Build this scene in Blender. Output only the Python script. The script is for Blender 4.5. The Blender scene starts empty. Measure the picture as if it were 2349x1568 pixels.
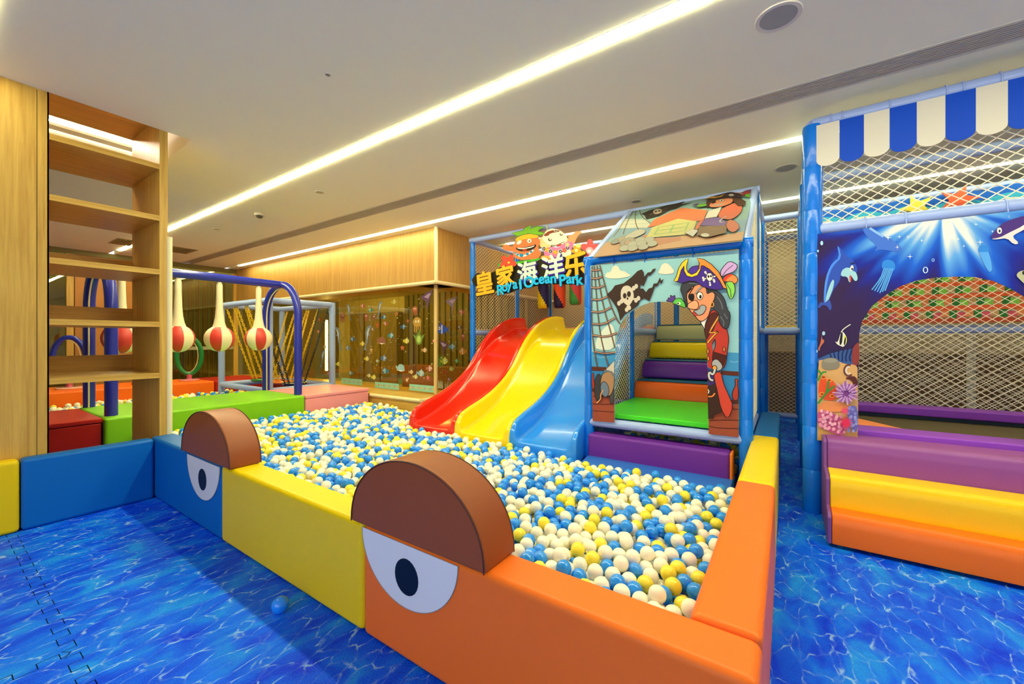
import bpy, bmesh, math, random
import numpy as np
from mathutils import Vector, Matrix

random.seed(7)
scene = bpy.context.scene
COL = scene.collection
PI = math.pi

# ------------------------------------------------------------------ camera
cam_data = bpy.data.cameras.new('camera')
cam = bpy.data.objects.new('camera', cam_data)
COL.objects.link(cam)
cam.location = (0, 0, 1.2)
cam.rotation_euler = (math.radians(90), 0, math.radians(34.1))
cam_data.sensor_width = 36
cam_data.lens = 36 * 930 / 2349
cam_data.shift_y = -5 / 2349
cam_data.clip_start = .02
scene.camera = cam

# ------------------------------------------------------------------ view, world
vs = scene.view_settings
vs.view_transform = 'Standard'
vs.look = 'None'
vs.exposure = 1.2
vs.gamma = 1
vs.use_curve_mapping = False
STRIP_LIGHT = 31          # radiance of the ceiling light strips
world = bpy.data.worlds.new('world')
scene.world = world
world.use_nodes = True
bg = world.node_tree.nodes['Background']
bg.inputs[0].default_value = (.86, .93, 1, 1)   # daylight beyond the shop front behind the camera
bg.inputs[1].default_value = 1.2
scene.cycles.max_bounces = 10
scene.cycles.diffuse_bounces = 5
scene.cycles.transparent_max_bounces = 16
scene.cycles.sample_clamp_indirect = 6

# ------------------------------------------------------------------ materials
def lin(h):
    h = h.lstrip('#')
    v = [int(h[i:i + 2], 16) / 255 for i in (0, 2, 4)]
    return tuple(x / 12.92 if x <= .04045 else ((x + .055) / 1.055) ** 2.4 for x in v) + (1,)

MATS = {}
def mat(key, hexcol, rough=.5, bump=None, coat=0, metal=0, spec=.5, vary=0, vscale=3, emit=None, sss=0):
    if key in MATS:
        return MATS[key]
    m = bpy.data.materials.new(key)
    m.use_nodes = True
    nt = m.node_tree
    b = nt.nodes['Principled BSDF']
    c = lin(hexcol)
    b.inputs['Base Color'].default_value = c
    b.inputs['Roughness'].default_value = rough
    b.inputs['Metallic'].default_value = metal
    b.inputs['Specular IOR Level'].default_value = spec
    b.inputs['Coat Weight'].default_value = coat
    b.inputs['Coat Roughness'].default_value = .08
    if sss:
        b.inputs['Subsurface Weight'].default_value = sss
        b.inputs['Subsurface Radius'].default_value = (.02, .02, .015)
    tc = nt.nodes.new('ShaderNodeTexCoord')
    if vary:
        n = nt.nodes.new('ShaderNodeTexNoise')
        n.inputs['Scale'].default_value = vscale
        n.inputs['Detail'].default_value = 4
        nt.links.new(tc.outputs['Object'], n.inputs['Vector'])
        r = nt.nodes.new('ShaderNodeMix')
        r.data_type = 'RGBA'
        r.inputs['A'].default_value = tuple(max(0, x * (1 - vary)) for x in c[:3]) + (1,)
        r.inputs['B'].default_value = tuple(min(1, x * (1 + vary)) for x in c[:3]) + (1,)
        nt.links.new(n.outputs['Fac'], r.inputs['Factor'])
        nt.links.new(r.outputs['Result'], b.inputs['Base Color'])
    if bump:
        n = nt.nodes.new('ShaderNodeTexNoise')
        n.inputs['Scale'].default_value = bump[0]
        n.inputs['Detail'].default_value = 3
        nt.links.new(tc.outputs['Object'], n.inputs['Vector'])
        bp = nt.nodes.new('ShaderNodeBump')
        bp.inputs['Strength'].default_value = bump[1]
        bp.inputs['Distance'].default_value = bump[2] if len(bump) > 2 else .002
        nt.links.new(n.outputs['Fac'], bp.inputs['Height'])
        nt.links.new(bp.outputs['Normal'], b.inputs['Normal'])
    if emit:
        b.inputs['Emission Color'].default_value = emit[0]
        b.inputs['Emission Strength'].default_value = emit[1]
    MATS[key] = m
    return m

def vinyl(h, rough=.42):     # padded artificial leather
    return mat('vinyl ' + h, h, rough, bump=(160, .12, .001), vary=.05, vscale=2, spec=.28)
def gloss(h):                # moulded plastic
    return mat('plastic ' + h, h, .16, coat=.3)
def tubev(h):                # wrinkled PVC sleeve on the posts
    return mat('sleeve ' + h, h, .2, bump=(28, .35, .006), vary=.06)
def printm(h):
    return mat('print ' + h, h, .55, spec=.2)

def wood_mat(key, c1, c2, axis='Z', scale=1.0, rough=.42):
    m = bpy.data.materials.new(key)
    m.use_nodes = True
    nt = m.node_tree
    b = nt.nodes['Principled BSDF']
    tc = nt.nodes.new('ShaderNodeTexCoord')
    mp = nt.nodes.new('ShaderNodeMapping')
    s = [26 * scale] * 3
    s['XYZ'.index(axis)] = 1.1 * scale
    mp.inputs['Scale'].default_value = s
    nt.links.new(tc.outputs['Object'], mp.inputs['Vector'])
    n = nt.nodes.new('ShaderNodeTexNoise')
    n.inputs['Scale'].default_value = 1.6
    n.inputs['Detail'].default_value = 6
    n.inputs['Roughness'].default_value = .65
    n.inputs['Distortion'].default_value = .35
    nt.links.new(mp.outputs['Vector'], n.inputs['Vector'])
    r = nt.nodes.new('ShaderNodeValToRGB')
    r.color_ramp.elements[0].position = .3
    r.color_ramp.elements[0].color = lin(c1)
    r.color_ramp.elements[1].position = .72
    r.color_ramp.elements[1].color = lin(c2)
    nt.links.new(n.outputs['Fac'], r.inputs['Fac'])
    nt.links.new(r.outputs['Color'], b.inputs['Base Color'])
    b.inputs['Roughness'].default_value = rough
    bp = nt.nodes.new('ShaderNodeBump')
    bp.inputs['Strength'].default_value = .08
    bp.inputs['Distance'].default_value = .001
    nt.links.new(n.outputs['Fac'], bp.inputs['Height'])
    nt.links.new(bp.outputs['Normal'], b.inputs['Normal'])
    return m

OAK_V = wood_mat('oak veneer upright', '#b98b34', '#dcb352', 'Z')
OAK_H = wood_mat('oak veneer lengthwise', '#b98b34', '#dcb352', 'Y')
OAK_X = wood_mat('oak veneer soffit', '#b4833a', '#d0a252', 'Z', .8)
OAK_D = wood_mat('dark oak panel', '#6b4a22', '#8a6433', 'Z', .8)
CREAM = mat('cream edge pad', '#ecdfae', .5)
CEIL = mat('ceiling paint', '#eeebd2', .9)
WALLP = mat('wall paint', '#d9cdb4', .85)

def water_mat():
    m = bpy.data.materials.new('printed water mat')
    m.use_nodes = True
    nt = m.node_tree
    N = nt.nodes.new
    L = nt.links.new
    b = nt.nodes['Principled BSDF']
    geo = N('ShaderNodeNewGeometry')
    mp = N('ShaderNodeMapping')
    mp.inputs['Scale'].default_value = (9.5, 5.0, 1)
    mp.inputs['Rotation'].default_value = (0, 0, .18)
    L(geo.outputs['Position'], mp.inputs['Vector'])
    wn = N('ShaderNodeTexNoise'); wn.inputs['Scale'].default_value = 1.3; wn.inputs['Detail'].default_value = 4
    L(mp.outputs['Vector'], wn.inputs['Vector'])
    add = N('ShaderNodeMix'); add.data_type = 'VECTOR'; add.inputs['Factor'].default_value = .42
    L(mp.outputs['Vector'], add.inputs['A']); L(wn.outputs['Color'], add.inputs['B'])
    sc = N('ShaderNodeVectorMath'); sc.operation = 'SCALE'; sc.inputs['Scale'].default_value = 2.2
    L(add.outputs['Result'], sc.inputs[0])
    v = N('ShaderNodeTexVoronoi'); v.feature = 'DISTANCE_TO_EDGE'; v.inputs['Scale'].default_value = 1.15
    L(sc.outputs['Vector'], v.inputs['Vector'])
    ln = N('ShaderNodeValToRGB')
    ln.color_ramp.elements[0].position = 0; ln.color_ramp.elements[0].color = (1, 1, 1, 1)
    ln.color_ramp.elements[1].position = .05; ln.color_ramp.elements[1].color = (0, 0, 0, 1)
    L(v.outputs['Distance'], ln.inputs['Fac'])
    mk = N('ShaderNodeTexNoise'); mk.inputs['Scale'].default_value = 2.6; mk.inputs['Detail'].default_value = 2
    L(mp.outputs['Vector'], mk.inputs['Vector'])
    mr = N('ShaderNodeValToRGB'); mr.color_ramp.elements[0].position = .47; mr.color_ramp.elements[1].position = .66
    L(mk.outputs['Fac'], mr.inputs['Fac'])
    soft = N('ShaderNodeMath'); soft.operation = 'MULTIPLY_ADD'; soft.inputs[1].default_value = .8; soft.inputs[2].default_value = .09
    L(mr.outputs['Color'], soft.inputs[0])
    mul = N('ShaderNodeMath'); mul.operation = 'MULTIPLY'
    L(ln.outputs['Color'], mul.inputs[0]); L(soft.outputs[0], mul.inputs[1])
    bn = N('ShaderNodeTexNoise'); bn.inputs['Scale'].default_value = .8; bn.inputs['Detail'].default_value = 5; bn.inputs['Distortion'].default_value = .7
    L(mp.outputs['Vector'], bn.inputs['Vector'])
    br = N('ShaderNodeValToRGB')
    e = br.color_ramp.elements
    e[0].position = .32; e[0].color = lin('#033cf0')
    e[1].position = .7; e[1].color = lin('#1c92ff')
    k = e.new(.5); k.color = lin('#0862ff')
    L(bn.outputs['Fac'], br.inputs['Fac'])
    mx = N('ShaderNodeMix'); mx.data_type = 'RGBA'
    mx.inputs['B'].default_value = lin('#a4d4ff')
    L(br.outputs['Color'], mx.inputs['A']); L(mul.outputs['Value'], mx.inputs['Factor'])
    L(mx.outputs['Result'], b.inputs['Base Color'])
    b.inputs['Roughness'].default_value = .38
    b.inputs['Specular IOR Level'].default_value = .08
    g = N('ShaderNodeTexVoronoi'); g.inputs['Scale'].default_value = 190
    L(geo.outputs['Position'], g.inputs['Vector'])
    bp = N('ShaderNodeBump'); bp.inputs['Strength'].default_value = .9; bp.inputs['Distance'].default_value = .002
    L(g.outputs['Distance'], bp.inputs['Height']); L(bp.outputs['Normal'], b.inputs['Normal'])
    return m
WATER = water_mat()

def glass_mat(key, tint, refl=.12):
    m = bpy.data.materials.new(key)
    m.use_nodes = True
    nt = m.node_tree
    nt.nodes.remove(nt.nodes['Principled BSDF'])
    out = nt.nodes['Material Output']
    t = nt.nodes.new('ShaderNodeBsdfTransparent'); t.inputs['Color'].default_value = tint
    g = nt.nodes.new('ShaderNodeBsdfGlossy'); g.inputs['Roughness'].default_value = .015
    g.inputs['Color'].default_value = (.95, .95, .85, 1)
    lw = nt.nodes.new('ShaderNodeLayerWeight'); lw.inputs['Blend'].default_value = .5
    pw = nt.nodes.new('ShaderNodeMath'); pw.operation = 'POWER'; pw.inputs[1].default_value = 5
    nt.links.new(lw.outputs['Facing'], pw.inputs[0])
    mth = nt.nodes.new('ShaderNodeMath'); mth.operation = 'ADD'; mth.inputs[1].default_value = refl; mth.use_clamp = True
    nt.links.new(pw.outputs[0], mth.inputs[0])
    mx = nt.nodes.new('ShaderNodeMixShader')
    nt.links.new(mth.outputs[0], mx.inputs['Fac'])
    nt.links.new(t.outputs[0], mx.inputs[1]); nt.links.new(g.outputs[0], mx.inputs[2])
    nt.links.new(mx.outputs[0], out.inputs['Surface'])
    return m
GLASS = glass_mat('tinted glass', (.90, .84, .48, 1), .06)

def light_mat(key, col, strength):
    m = bpy.data.materials.new(key)
    m.use_nodes = True
    nt = m.node_tree
    b = nt.nodes['Principled BSDF']
    b.inputs['Base Color'].default_value = (.9, .9, .9, 1)
    b.inputs['Emission Color'].default_value = col
    b.inputs['Emission Strength'].default_value = strength
    return m
LAMP = light_mat('light diffuser', (1, .955, .52, 1), STRIP_LIGHT)
LAMP_DIM = light_mat('dimmed diffuser', (1, .955, .52, 1), STRIP_LIGHT * .36)
LAMP_REAR = light_mat('rear diffuser', (1, .955, .52, 1), STRIP_LIGHT * .2)

# ------------------------------------------------------------------ object helpers
def link(o):
    COL.objects.link(o)
    return o

def tag(o, label=None, cat=None, group=None, kind=None):
    if label: o['label'] = label
    if cat: o['category'] = cat
    if group: o['group'] = group
    if kind: o['kind'] = kind
    return o

def thing(name, loc, label, cat, group=None):
    e = bpy.data.objects.new(name, None)
    e.empty_display_size = .1
    e.location = loc
    link(e)
    return tag(e, label, cat, group)

def attach(o, parent):
    if parent is not None:
        o.parent = parent
        o.matrix_parent_inverse = Matrix.Translation(-parent.location)
    return o

class MB:
    """collects world-space geometry for ONE mesh object"""
    def __init__(s):
        s.v, s.f, s.m = [], [], []
    def add(s, vs_, fs, mi=0):
        k = len(s.v)
        s.v.extend([tuple(p) for p in vs_])
        s.f.extend([tuple(i + k for i in f) for f in fs])
        s.m.extend([mi] * len(fs))
        return s
    def box(s, x0, x1, y0, y1, z0, z1, mi=0):
        vv = [(x, y, z) for x in (x0, x1) for y in (y0, y1) for z in (z0, z1)]
        return s.add(vv, [(0, 1, 3, 2), (4, 6, 7, 5), (0, 4, 5, 1), (2, 3, 7, 6), (0, 2, 6, 4), (1, 5, 7, 3)], mi)
    def tube(s, pts, r, n=12, mi=0, caps=True, closed=False):
        pts = [Vector(p) for p in pts]
        rr = r if isinstance(r, (list, tuple)) else [r] * len(pts)
        up = None
        rings = []
        for i, p in enumerate(pts):
            a = pts[i - 1] if (i or closed) else p
            b = pts[(i + 1) % len(pts)] if (i < len(pts) - 1 or closed) else p
            t = (b - a).normalized()
            if up is None:
                up = Vector((0, 0, 1)) if abs(t.z) < .9 else Vector((1, 0, 0))
            u = (up - t * up.dot(t)).normalized()
            up = u
            w = t.cross(u)
            rings.append([p + (u * math.cos(2 * PI * k / n) + w * math.sin(2 * PI * k / n)) * rr[i] for k in range(n)])
        vv = [q for rg in rings for q in rg]
        fs = []
        R = len(rings)
        for i in range(R if closed else R - 1):
            j = (i + 1) % R
            for k in range(n):
                fs.append((i * n + k, i * n + (k + 1) % n, j * n + (k + 1) % n, j * n + k))
        if caps and not closed:
            fs.append(tuple(reversed(range(n))))
            fs.append(tuple((R - 1) * n + k for k in range(n)))
        return s.add(vv, fs, mi)
    def lathe(s, cx, cy, prof, n=20, mi=0, a0=0, a1=2 * PI, mfun=None):
        full = abs(a1 - a0 - 2 * PI) < 1e-6
        cols = n if full else n + 1
        vv = [(cx + r * math.cos(a0 + (a1 - a0) * k / n), cy + r * math.sin(a0 + (a1 - a0) * k / n), z) for (r, z) in prof for k in range(cols)]
        base = len(s.v)
        for i in range(len(prof) - 1):
            for k in range(n):
                k2 = (k + 1) % cols
                f = (i * cols + k, i * cols + k2, (i + 1) * cols + k2, (i + 1) * cols + k)
                s.f.append(tuple(base + q for q in f))
                s.m.append(mfun(i, k) if mfun else mi)
        s.v.extend(vv)
        return s
    def build(s, name, mats, parent=None, smooth=False, wn=False):
        me = bpy.data.meshes.new(name)
        me.from_pydata(s.v, [], s.f)
        for mm in (mats if isinstance(mats, (list, tuple)) else [mats]):
            me.materials.append(mm)
        if any(s.m):
            me.polygons.foreach_set('material_index', s.m)
        if smooth:
            me.polygons.foreach_set('use_smooth', [True] * len(me.polygons))
            me.set_sharp_from_angle(angle=math.radians(42))
        me.update()
        o = link(bpy.data.objects.new(name, me))
        return attach(o, parent)

def clean(bm_):
    bmesh.ops.recalc_face_normals(bm_, faces=bm_.faces)

def from_bm(bm_, name, m, parent=None, smooth=True, wn=False):
    clean(bm_)
    me = bpy.data.meshes.new(name)
    bm_.to_mesh(me)
    bm_.free()
    for mm in (m if isinstance(m, (list, tuple)) else [m]):
        me.materials.append(mm)
    if smooth:
        me.polygons.foreach_set('use_smooth', [True] * len(me.polygons))
    o = link(bpy.data.objects.new(name, me))
    if wn:
        o.modifiers.new('normals', 'WEIGHTED_NORMAL').keep_sharp = False
    return attach(o, parent)

def rbox(name, x0, x1, y0, y1, z0, z1, m, parent=None, r=.018, seg=3):
    b = bmesh.new()
    bmesh.ops.create_cube(b, size=1)
    for v in b.verts:
        v.co = Vector((x0 if v.co.x < 0 else x1, y0 if v.co.y < 0 else y1, z0 if v.co.z < 0 else z1))
    bmesh.ops.bevel(b, geom=list(b.edges), offset=r, segments=seg, profile=.5, affect='EDGES')
    return from_bm(b, name, m, parent, True, True)

def prism(name, pts, axis, lo, hi, m, parent=None, bevel=0, smooth=False, seg=2):
    """closed 2-D outline swept along an axis; pts in the other two axes' order"""
    b = bmesh.new()
    def P3(p, t):
        return {'X': (t, p[0], p[1]), 'Y': (p[0], t, p[1]), 'Z': (p[0], p[1], t)}[axis]
    A = [b.verts.new(P3(p, lo)) for p in pts]
    B = [b.verts.new(P3(p, hi)) for p in pts]
    n = len(pts)
    b.faces.new(A); b.faces.new(list(reversed(B)))
    for i in range(n):
        b.faces.new((A[i], B[i], B[(i + 1) % n], A[(i + 1) % n]))
    clean(b)
    if bevel:
        es = [e for e in b.edges if len(e.link_faces) == 2 and e.calc_face_angle(0) > .6]
        bmesh.ops.bevel(b, geom=es, offset=bevel, segments=seg, profile=.5, affect='EDGES')
    return from_bm(b, name, m, parent, bool(bevel) or smooth, bool(bevel) or smooth)

def struct(o):
    o['kind'] = 'structure'
    return o

def bars(name, lst, m, parent=None):
    mb = MB()
    for q in lst:
        mb.box(*q)
    return mb.build(name, m, parent)

def copy_tree(root, dx, dy, dz, label=None):
    r = root.copy()
    link(r)
    r.location = root.location + Vector((dx, dy, dz))
    if label: r['label'] = label
    for ch in list(root.children):
        c = ch.copy(); link(c); c.parent = r
        for g in list(ch.children):
            d = g.copy(); link(d); d.parent = c
    return r

def catmull(pts, k=4):
    o = []
    for i in range(len(pts) - 1):
        p0 = pts[max(i - 1, 0)]; p1 = pts[i]; p2 = pts[i + 1]; p3 = pts[min(i + 2, len(pts) - 1)]
        for j in range(k):
            t = j / k
            o.append(tuple(.5 * (2 * b + (c - a) * t + (2 * a - 5 * b + 4 * c - d) * t * t + (3 * b - a - 3 * c + d) * t ** 3) for a, b, c, d in zip(p0, p1, p2, p3)))
    o.append(tuple(pts[-1]))
    return o

# ================================================================== THE ROOM
CZ = 2.85            # ceiling height
YB = 8.0             # rear wall
XL = -10.8           # far end wall
XR = 3.4
YF = -3.2

# ---- floor of printed interlocking mats
fl = struct(bars('floor', [(XL - .2, XR + .2, YF - .2, YB + .2, -.12, -.014)], mat('subfloor', '#23252c', .9)))
def seam(p, q, teeth):
    """points from p to q with interlocking teeth"""
    p, q = Vector(p), Vector(q)
    d = (q - p)
    n = max(1, int(d.length / .11)) if teeth else 0
    if not n:
        return [p]
    nrm = Vector((-d.y, d.x)).normalized() * .02
    o = [p]
    for i in range(n):
        a = p + d * ((i + .25) / n); b = p + d * ((i + .75) / n)
        o += [a - nrm, a + nrm, b + nrm, b - nrm]
    return o
def mat_tile(x0, x1, y0, y1, t, sb=(), nb_=()):
    # t: which edges carry teeth (south, east, north, west); every shared edge is walked in the same sense
    def run(y, br, tt):
        xs = [x0] + list(br) + [x1]
        return [p for a, b in zip(xs, xs[1:]) for p in seam((a, y), (b, y), tt)]
    s_ = run(y0, sb, t[0])
    e_ = seam((x1, y0), (x1, y1), t[1])
    n_ = run(y1, nb_, t[2])
    w_ = seam((x0, y0), (x0, y1), t[3])
    pts = s_ + e_ + [Vector((x1, y1))] + list(reversed(n_[1:])) + [Vector((x0, y1))] + list(reversed(w_[1:]))
    b = bmesh.new()
    f = b.faces.new([b.verts.new((p.x, p.y, 0)) for p in pts])
    bmesh.ops.recalc_face_normals(b, faces=b.faces)
    if f.normal.z < 0:
        f.normal_flip()
    r = bmesh.ops.inset_region(b, faces=[f], thickness=.0014, depth=0, use_boundary=True, use_even_offset=True)
    for v in b.verts:
        if len([g for g in v.link_faces if g != f]) and f not in v.link_faces:
            v.co.z = -.014
    me = bpy.data.meshes.new('mat_tile')
    b.to_mesh(me); b.free()
    me.materials.append(WATER); me.materials.append(mat('mat edge', '#03122e', .9))
    for p in me.polygons:
        p.material_index = 0 if len(p.vertices) > 4 or p.area > .5 else 1
    o = link(bpy.data.objects.new('mat_tile', me))
    attach(o, fl)
mat_tile(-4.28, -2.28, -1.7, .34, (0, 1, 1, 0))
mat_tile(-2.28, -.12, -1.7, .34, (0, 1, 1, 1))
mat_tile(-.12, 1.9, -1.7, .34, (0, 1, 1, 1))
mat_tile(1.9, XR, -1.7, .34, (0, 0, 1, 1))
mat_tile(-4.28, -.12, .34, 3.6, (1, 1, 1, 0), (-2.28,))
mat_tile(-.12, 1.9, .34, 3.6, (1, 1, 0, 1))
mat_tile(1.9, XR, .34, 3.6, (1, 0, 0, 1))
mat_tile(-4.28, -.12, 3.6, YB, (1, 1, 0, 0))
mat_tile(-.12, XR, 3.6, YB, (0, 0, 0, 1))
mat_tile(-4.28, XR, YF, -1.7, (0, 0, 0, 0))
mat_tile(XL, -4.28, YF, 4.0, (0, 0, 0, 0))

# ---- ceiling with the strip channels, the air slot and the well above the bookcase cut out
STRIPS = [(.19, -4.0, -2.77), (2.135, XL + .6, XR - .4), (4.07, -10.1, XR - .4), (5.73, -4.1, XR - .4), (7.4, -4.1, XR - .4)]
VENT = (3.2, 3.41)
WELL = (-5.6, -4.075, -.6, 1.296)       # x0 x1 y0 y1
cuts = sorted([(y - .045, y + .045) for y, a, b in STRIPS if y > 1.5 or y < -1] + [VENT])
cl = MB()
y = YF
for a, b in cuts + [(YB, YB)]:
    if y < WELL[3] and a > WELL[2]:
        cl.box(XL, WELL[0], y, a, CZ, CZ + .09)
        cl.box(WELL[1], XR, WELL[2], .145, CZ, CZ + .09)
        cl.box(WELL[1], XR, .235, WELL[3], CZ, CZ + .09)
        cl.box(-2.77, XR, .145, .235, CZ, CZ + .09)
        cl.box(WELL[1], -4.0, .145, .235, CZ, CZ + .09)
        cl.box(WELL[0], XR, y, WELL[2], CZ, CZ + .09)
        cl.box(WELL[0], XR, WELL[3], a, CZ, CZ + .09)
    else:
        cl.box(XL, XR, y, a, CZ, CZ + .09)
    y = b
cl.box(XL, WELL[0], YF, YB, CZ + .09, CZ + .1)
cl.box(WELL[1], XR, YF, YB, CZ + .09, CZ + .1)
cl.box(WELL[0], WELL[1], YF, WELL[2], CZ + .09, CZ + .1)
cl.box(WELL[0], WELL[1], WELL[3], YB, CZ + .09, CZ + .1)
ceiling = struct(cl.build('ceiling', CEIL))
# the raised well above the bookcase
well = MB()
x0, x1, y0, y1 = WELL
well.box(x0 - .02, x1 + .02, y0, y1, 3.3, 3.32)
well.box(x0 - .02, x0, y0, y1, CZ + .1, 3.3)
well.box(x1, x1 + .02, y0, y1, CZ + .1, 3.3)
well.box(x0, x1, y0 - .02, y0, CZ + .1, 3.3)
well.box(x0, x1, y1, y1 + .02, CZ + .1, 3.3)
well.build('well_lining', mat('well paint', '#f1ece2', .8), ceiling)

# ---- light strips: 1.24 m diffusers end to end in a recessed channel
for i, (y, xa, xb) in enumerate(STRIPS):
    lab = ['short ceiling light strip next to the wood panelled pillar', 'long ceiling light strip running above the ball pit',
           'long ceiling light strip beside the wood soffit', 'ceiling light strip over the back of the play towers', 'rearmost ceiling light strip by the back wall'][i]
    t = thing('ceiling_light_strip', ((xa + xb) / 2, y, CZ), lab, 'light strip')
    ch = MB()
    ch.box(xa, xb, y - .045, y - .043, CZ - .001, CZ + .06)
    ch.box(xa, xb, y + .043, y + .045, CZ - .001, CZ + .06)
    ch.box(xa, xb, y - .045, y + .045, CZ + .06, CZ + .065)
    ch.build('channel', mat('channel', '#d8d2bc', .6), t)
    x = -.285 + 1.24 * 6
    base = None
    while x > xa:
        a, b = max(x - 1.229, xa + .01), min(x - .011, xb - .01)
        if b - a > .1:
            if base is None or abs((b - a) - 1.218) > .01:
                o = MB().box(a, b, y - .033, y + .037, CZ - .006, CZ + .02).build('diffuser', LAMP if i == 1 else LAMP_DIM if i < 3 else LAMP_REAR, t)
                if abs((b - a) - 1.218) <= .01:
                    base, bx = o, a
            else:
                o = base.copy(); link(o); o.location = (a - bx, 0, 0)
        x -= 1.24
# cove lamp in the well
t = thing('cove_light', (-5.0, .3, 3.2), 'hidden cove lamp glowing in the ceiling well above the bookcase', 'cove light')
MB().box(-5.55, -5.49, y0 + .05, y1 - .05, 3.16, 3.19).build('tube', light_mat('cove tube', (1, .9, .74, 1), 22), t)
MB().box(-5.58, -5.46, y0 + .03, y1 - .03, 3.13, 3.155).build('tray', WALLP, t)

# ---- air slot with slats
t = thing('air_grille', (-4, 3.3, CZ), 'long linear air grille of thin slats let into the ceiling', 'air grille')
fr = MB()
fr.box(XL + .05, XR, 3.2, 3.215, CZ - .004, CZ + .05); fr.box(XL + .05, XR, 3.395, 3.41, CZ - .004, CZ + .05)
fr.build('frame', mat('grille frame', '#d2cbbb', .5), t)
MB().box(XL + .05, XR, 3.2, 3.41, CZ + .05, CZ + .06).build('backing', mat('duct', '#1c1a16', .9), t)
s0 = MB().box(XL + .05, XR, 3.222, 3.231, CZ - .001, CZ + .03).build('slat', mat('grille slat', '#c6bdaa', .5), t)
for k in range(1, 9):
    c = s0.copy(); link(c); c.location = (0, .0198 * k, 0)

# ---- walls
wb = struct(bars('wall_back', [(XL - .5, XR, YB, YB + .1, 0, CZ)], mat('rear wall paint', '#cdb68c', .85)))
for k in range(6):
    a = -4.3 + k * 1.28
    MB().box(a, a + 1.27, YB - .02, YB, 0, .98).build('wood_panel', OAK_D, wb)
MB().box(-4.3, XR, YB - .03, YB, .98, 1.01).build('rail', mat('panel rail', '#8a6a3c', .5), wb)
MB().tube([(2.05, YB - .05, 0), (2.05, YB - .05, CZ)], .045, 10).build('pipe', WALLP, wb, True)
struct(bars('wall_right', [(XR, XR + .1, YF, YB, 0, CZ)], WALLP))
wf = MB()
wf.box(XL, XR, YF - .1, YF, 0, .35); wf.box(XL, XR, YF - .1, YF, 2.6, CZ); wf.box(XL, -2.6, YF - .1, YF, .35, 2.6)
for k in range(8):
    wf.box(XL + k * 2.0, XL + k * 2.0 + .12, YF - .1, YF, .35, 2.6)
struct(wf.build('wall_front', WALLP))
# far end wall: tinted glazing, an orange panel and oak posts
we = struct(bars('wall_far', [(XL - .5, XL - .4, YF, YB, 0, CZ), (XL, XL + .06, YF, YB, 2.76, CZ), (XL, XL + .05, YF, YB, 0, .12)], mat('olive end wall', '#7d7446', .7)))
for k in range(26):
    a = 3.0 + k * .046
    MB().box(XL - .32, XL - .29 - .02 * (k % 2), a, a + .034, .1, 2.6).build('curtain_slat', mat('dark slat', '#5d522c', .7) if k % 3 else mat('green slat', '#56613a', .7), we)
MB().box(XL - .06, XL + .02, 1.66, 2.98, .12, 2.76).build('orange_panel', mat('orange panel', '#b5762c', .5, vary=.08), we)
for a in (1.55, 2.98, 4.22):
    MB().box(XL - .04, XL + .05, a, a + .09, .12, 2.76).build('post', OAK_V, we)
MB().box(XL - .02, XL, YF, 1.55, .12, 2.76).build('pane', GLASS, we)
MB().box(XL - .02, XL, 3.07, 4.22, .12, 2.76).build('pane', GLASS, we)
MB().tube([(XL + .09, 1.86, .1), (XL + .09, 1.86, 2.0)], .055, 12).build('edge_pad', CREAM, we, True)
MB().box(XL + .0, XL + .03, 3.07, 4.22, .98, 1.05).build('rail', mat('pale rail', '#a6a684', .5), we)
for k in range(3):
    MB().box(XL - .38, XL - .34, 3.15 + .36 * k, 3.42 + .36 * k, .35, .86).build('poster', mat('yellow board', '#a8902c', .6), we)

# ---- oak pillar wall beside the bookcase
wl = struct(bars('wall_left', [(-4.785, -4.09, YF, .503, 0, CZ)], OAK_D))
MB().box(-4.09, -4.075, .457, .508, 0, CZ).build('wood_panel', OAK_V, wl)
for k in range(3):
    MB().box(-4.09, -4.075, .454 - .95 * (k + 1) + .003, .454 - .95 * k, 0, CZ).build('wood_panel', OAK_V, wl)
MB().box(-4.785, -4.075, .5, .508, 0, CZ).build('wood_panel', OAK_V, wl)

# ---- glazed room behind the pit: soffit, corner trim, panes, ledge
GX, GY = -4.24, 4.28
so = struct(bars('wall_glazed', [(XL, GX - .016, GY + .012, GY + .14, 2.05, CZ), (GX - .14, GX - .012, GY + .012, YB, 2.05, CZ), (XL, GX - .02, GY + .02, GY + .5, 2.03, 2.05), (GX - .5, GX - .02, GY + .02, YB, 2.03, 2.05)], OAK_X))
for k in range(5):
    a = GX - 1.31 * k
    MB().box(a - 1.307, a, GY, GY + .014, 2.06, CZ).build('wood_panel', OAK_X, so)
for k in range(3):
    a = GY + .001 + 1.22 * k
    MB().box(GX - .014, GX, a, a + 1.217, 2.06, CZ).build('wood_panel', OAK_X, so)
MB().tube([(XL, GY + .005, 2.045), (GX, GY + .005, 2.045)], .028, 10).build('edge_pad', CREAM, so, True)
MB().tube([(GX, GY + .005, 2.045), (GX, YB - .1, 2.045)], .028, 10).build('edge_pad', CREAM, so, True)
MB().tube([(GX, GY + .005, 2.045), (GX, GY + .005, CZ)], .028, 10).build('edge_pad', CREAM, so, True)
MB().tube([(GX - .15, GY + .15, .38), (GX - .15, GY + .15, 2.03)], .03, 10).build('corner_post', mat('cream post', '#d9bb78', .5), so, True)
PY = GY + .15
PX = GX - .15
edges = [XL, -8.4, -7.325, -6.268, -5.221, PX]
panes = []
for a, b in zip(edges, edges[1:]):
    panes.append(MB().box(a + .003, b - .003, PY - .006, PY + .006, .38, 2.03).build('pane', GLASS, so))
for a, b in ((PY, 5.5), (5.5, 6.75), (6.75, YB)):
    MB().box(PX - .006, PX + .006, a + .003, b - .003, .38, 2.03).build('pane', GLASS, so)
led = MB()
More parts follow.
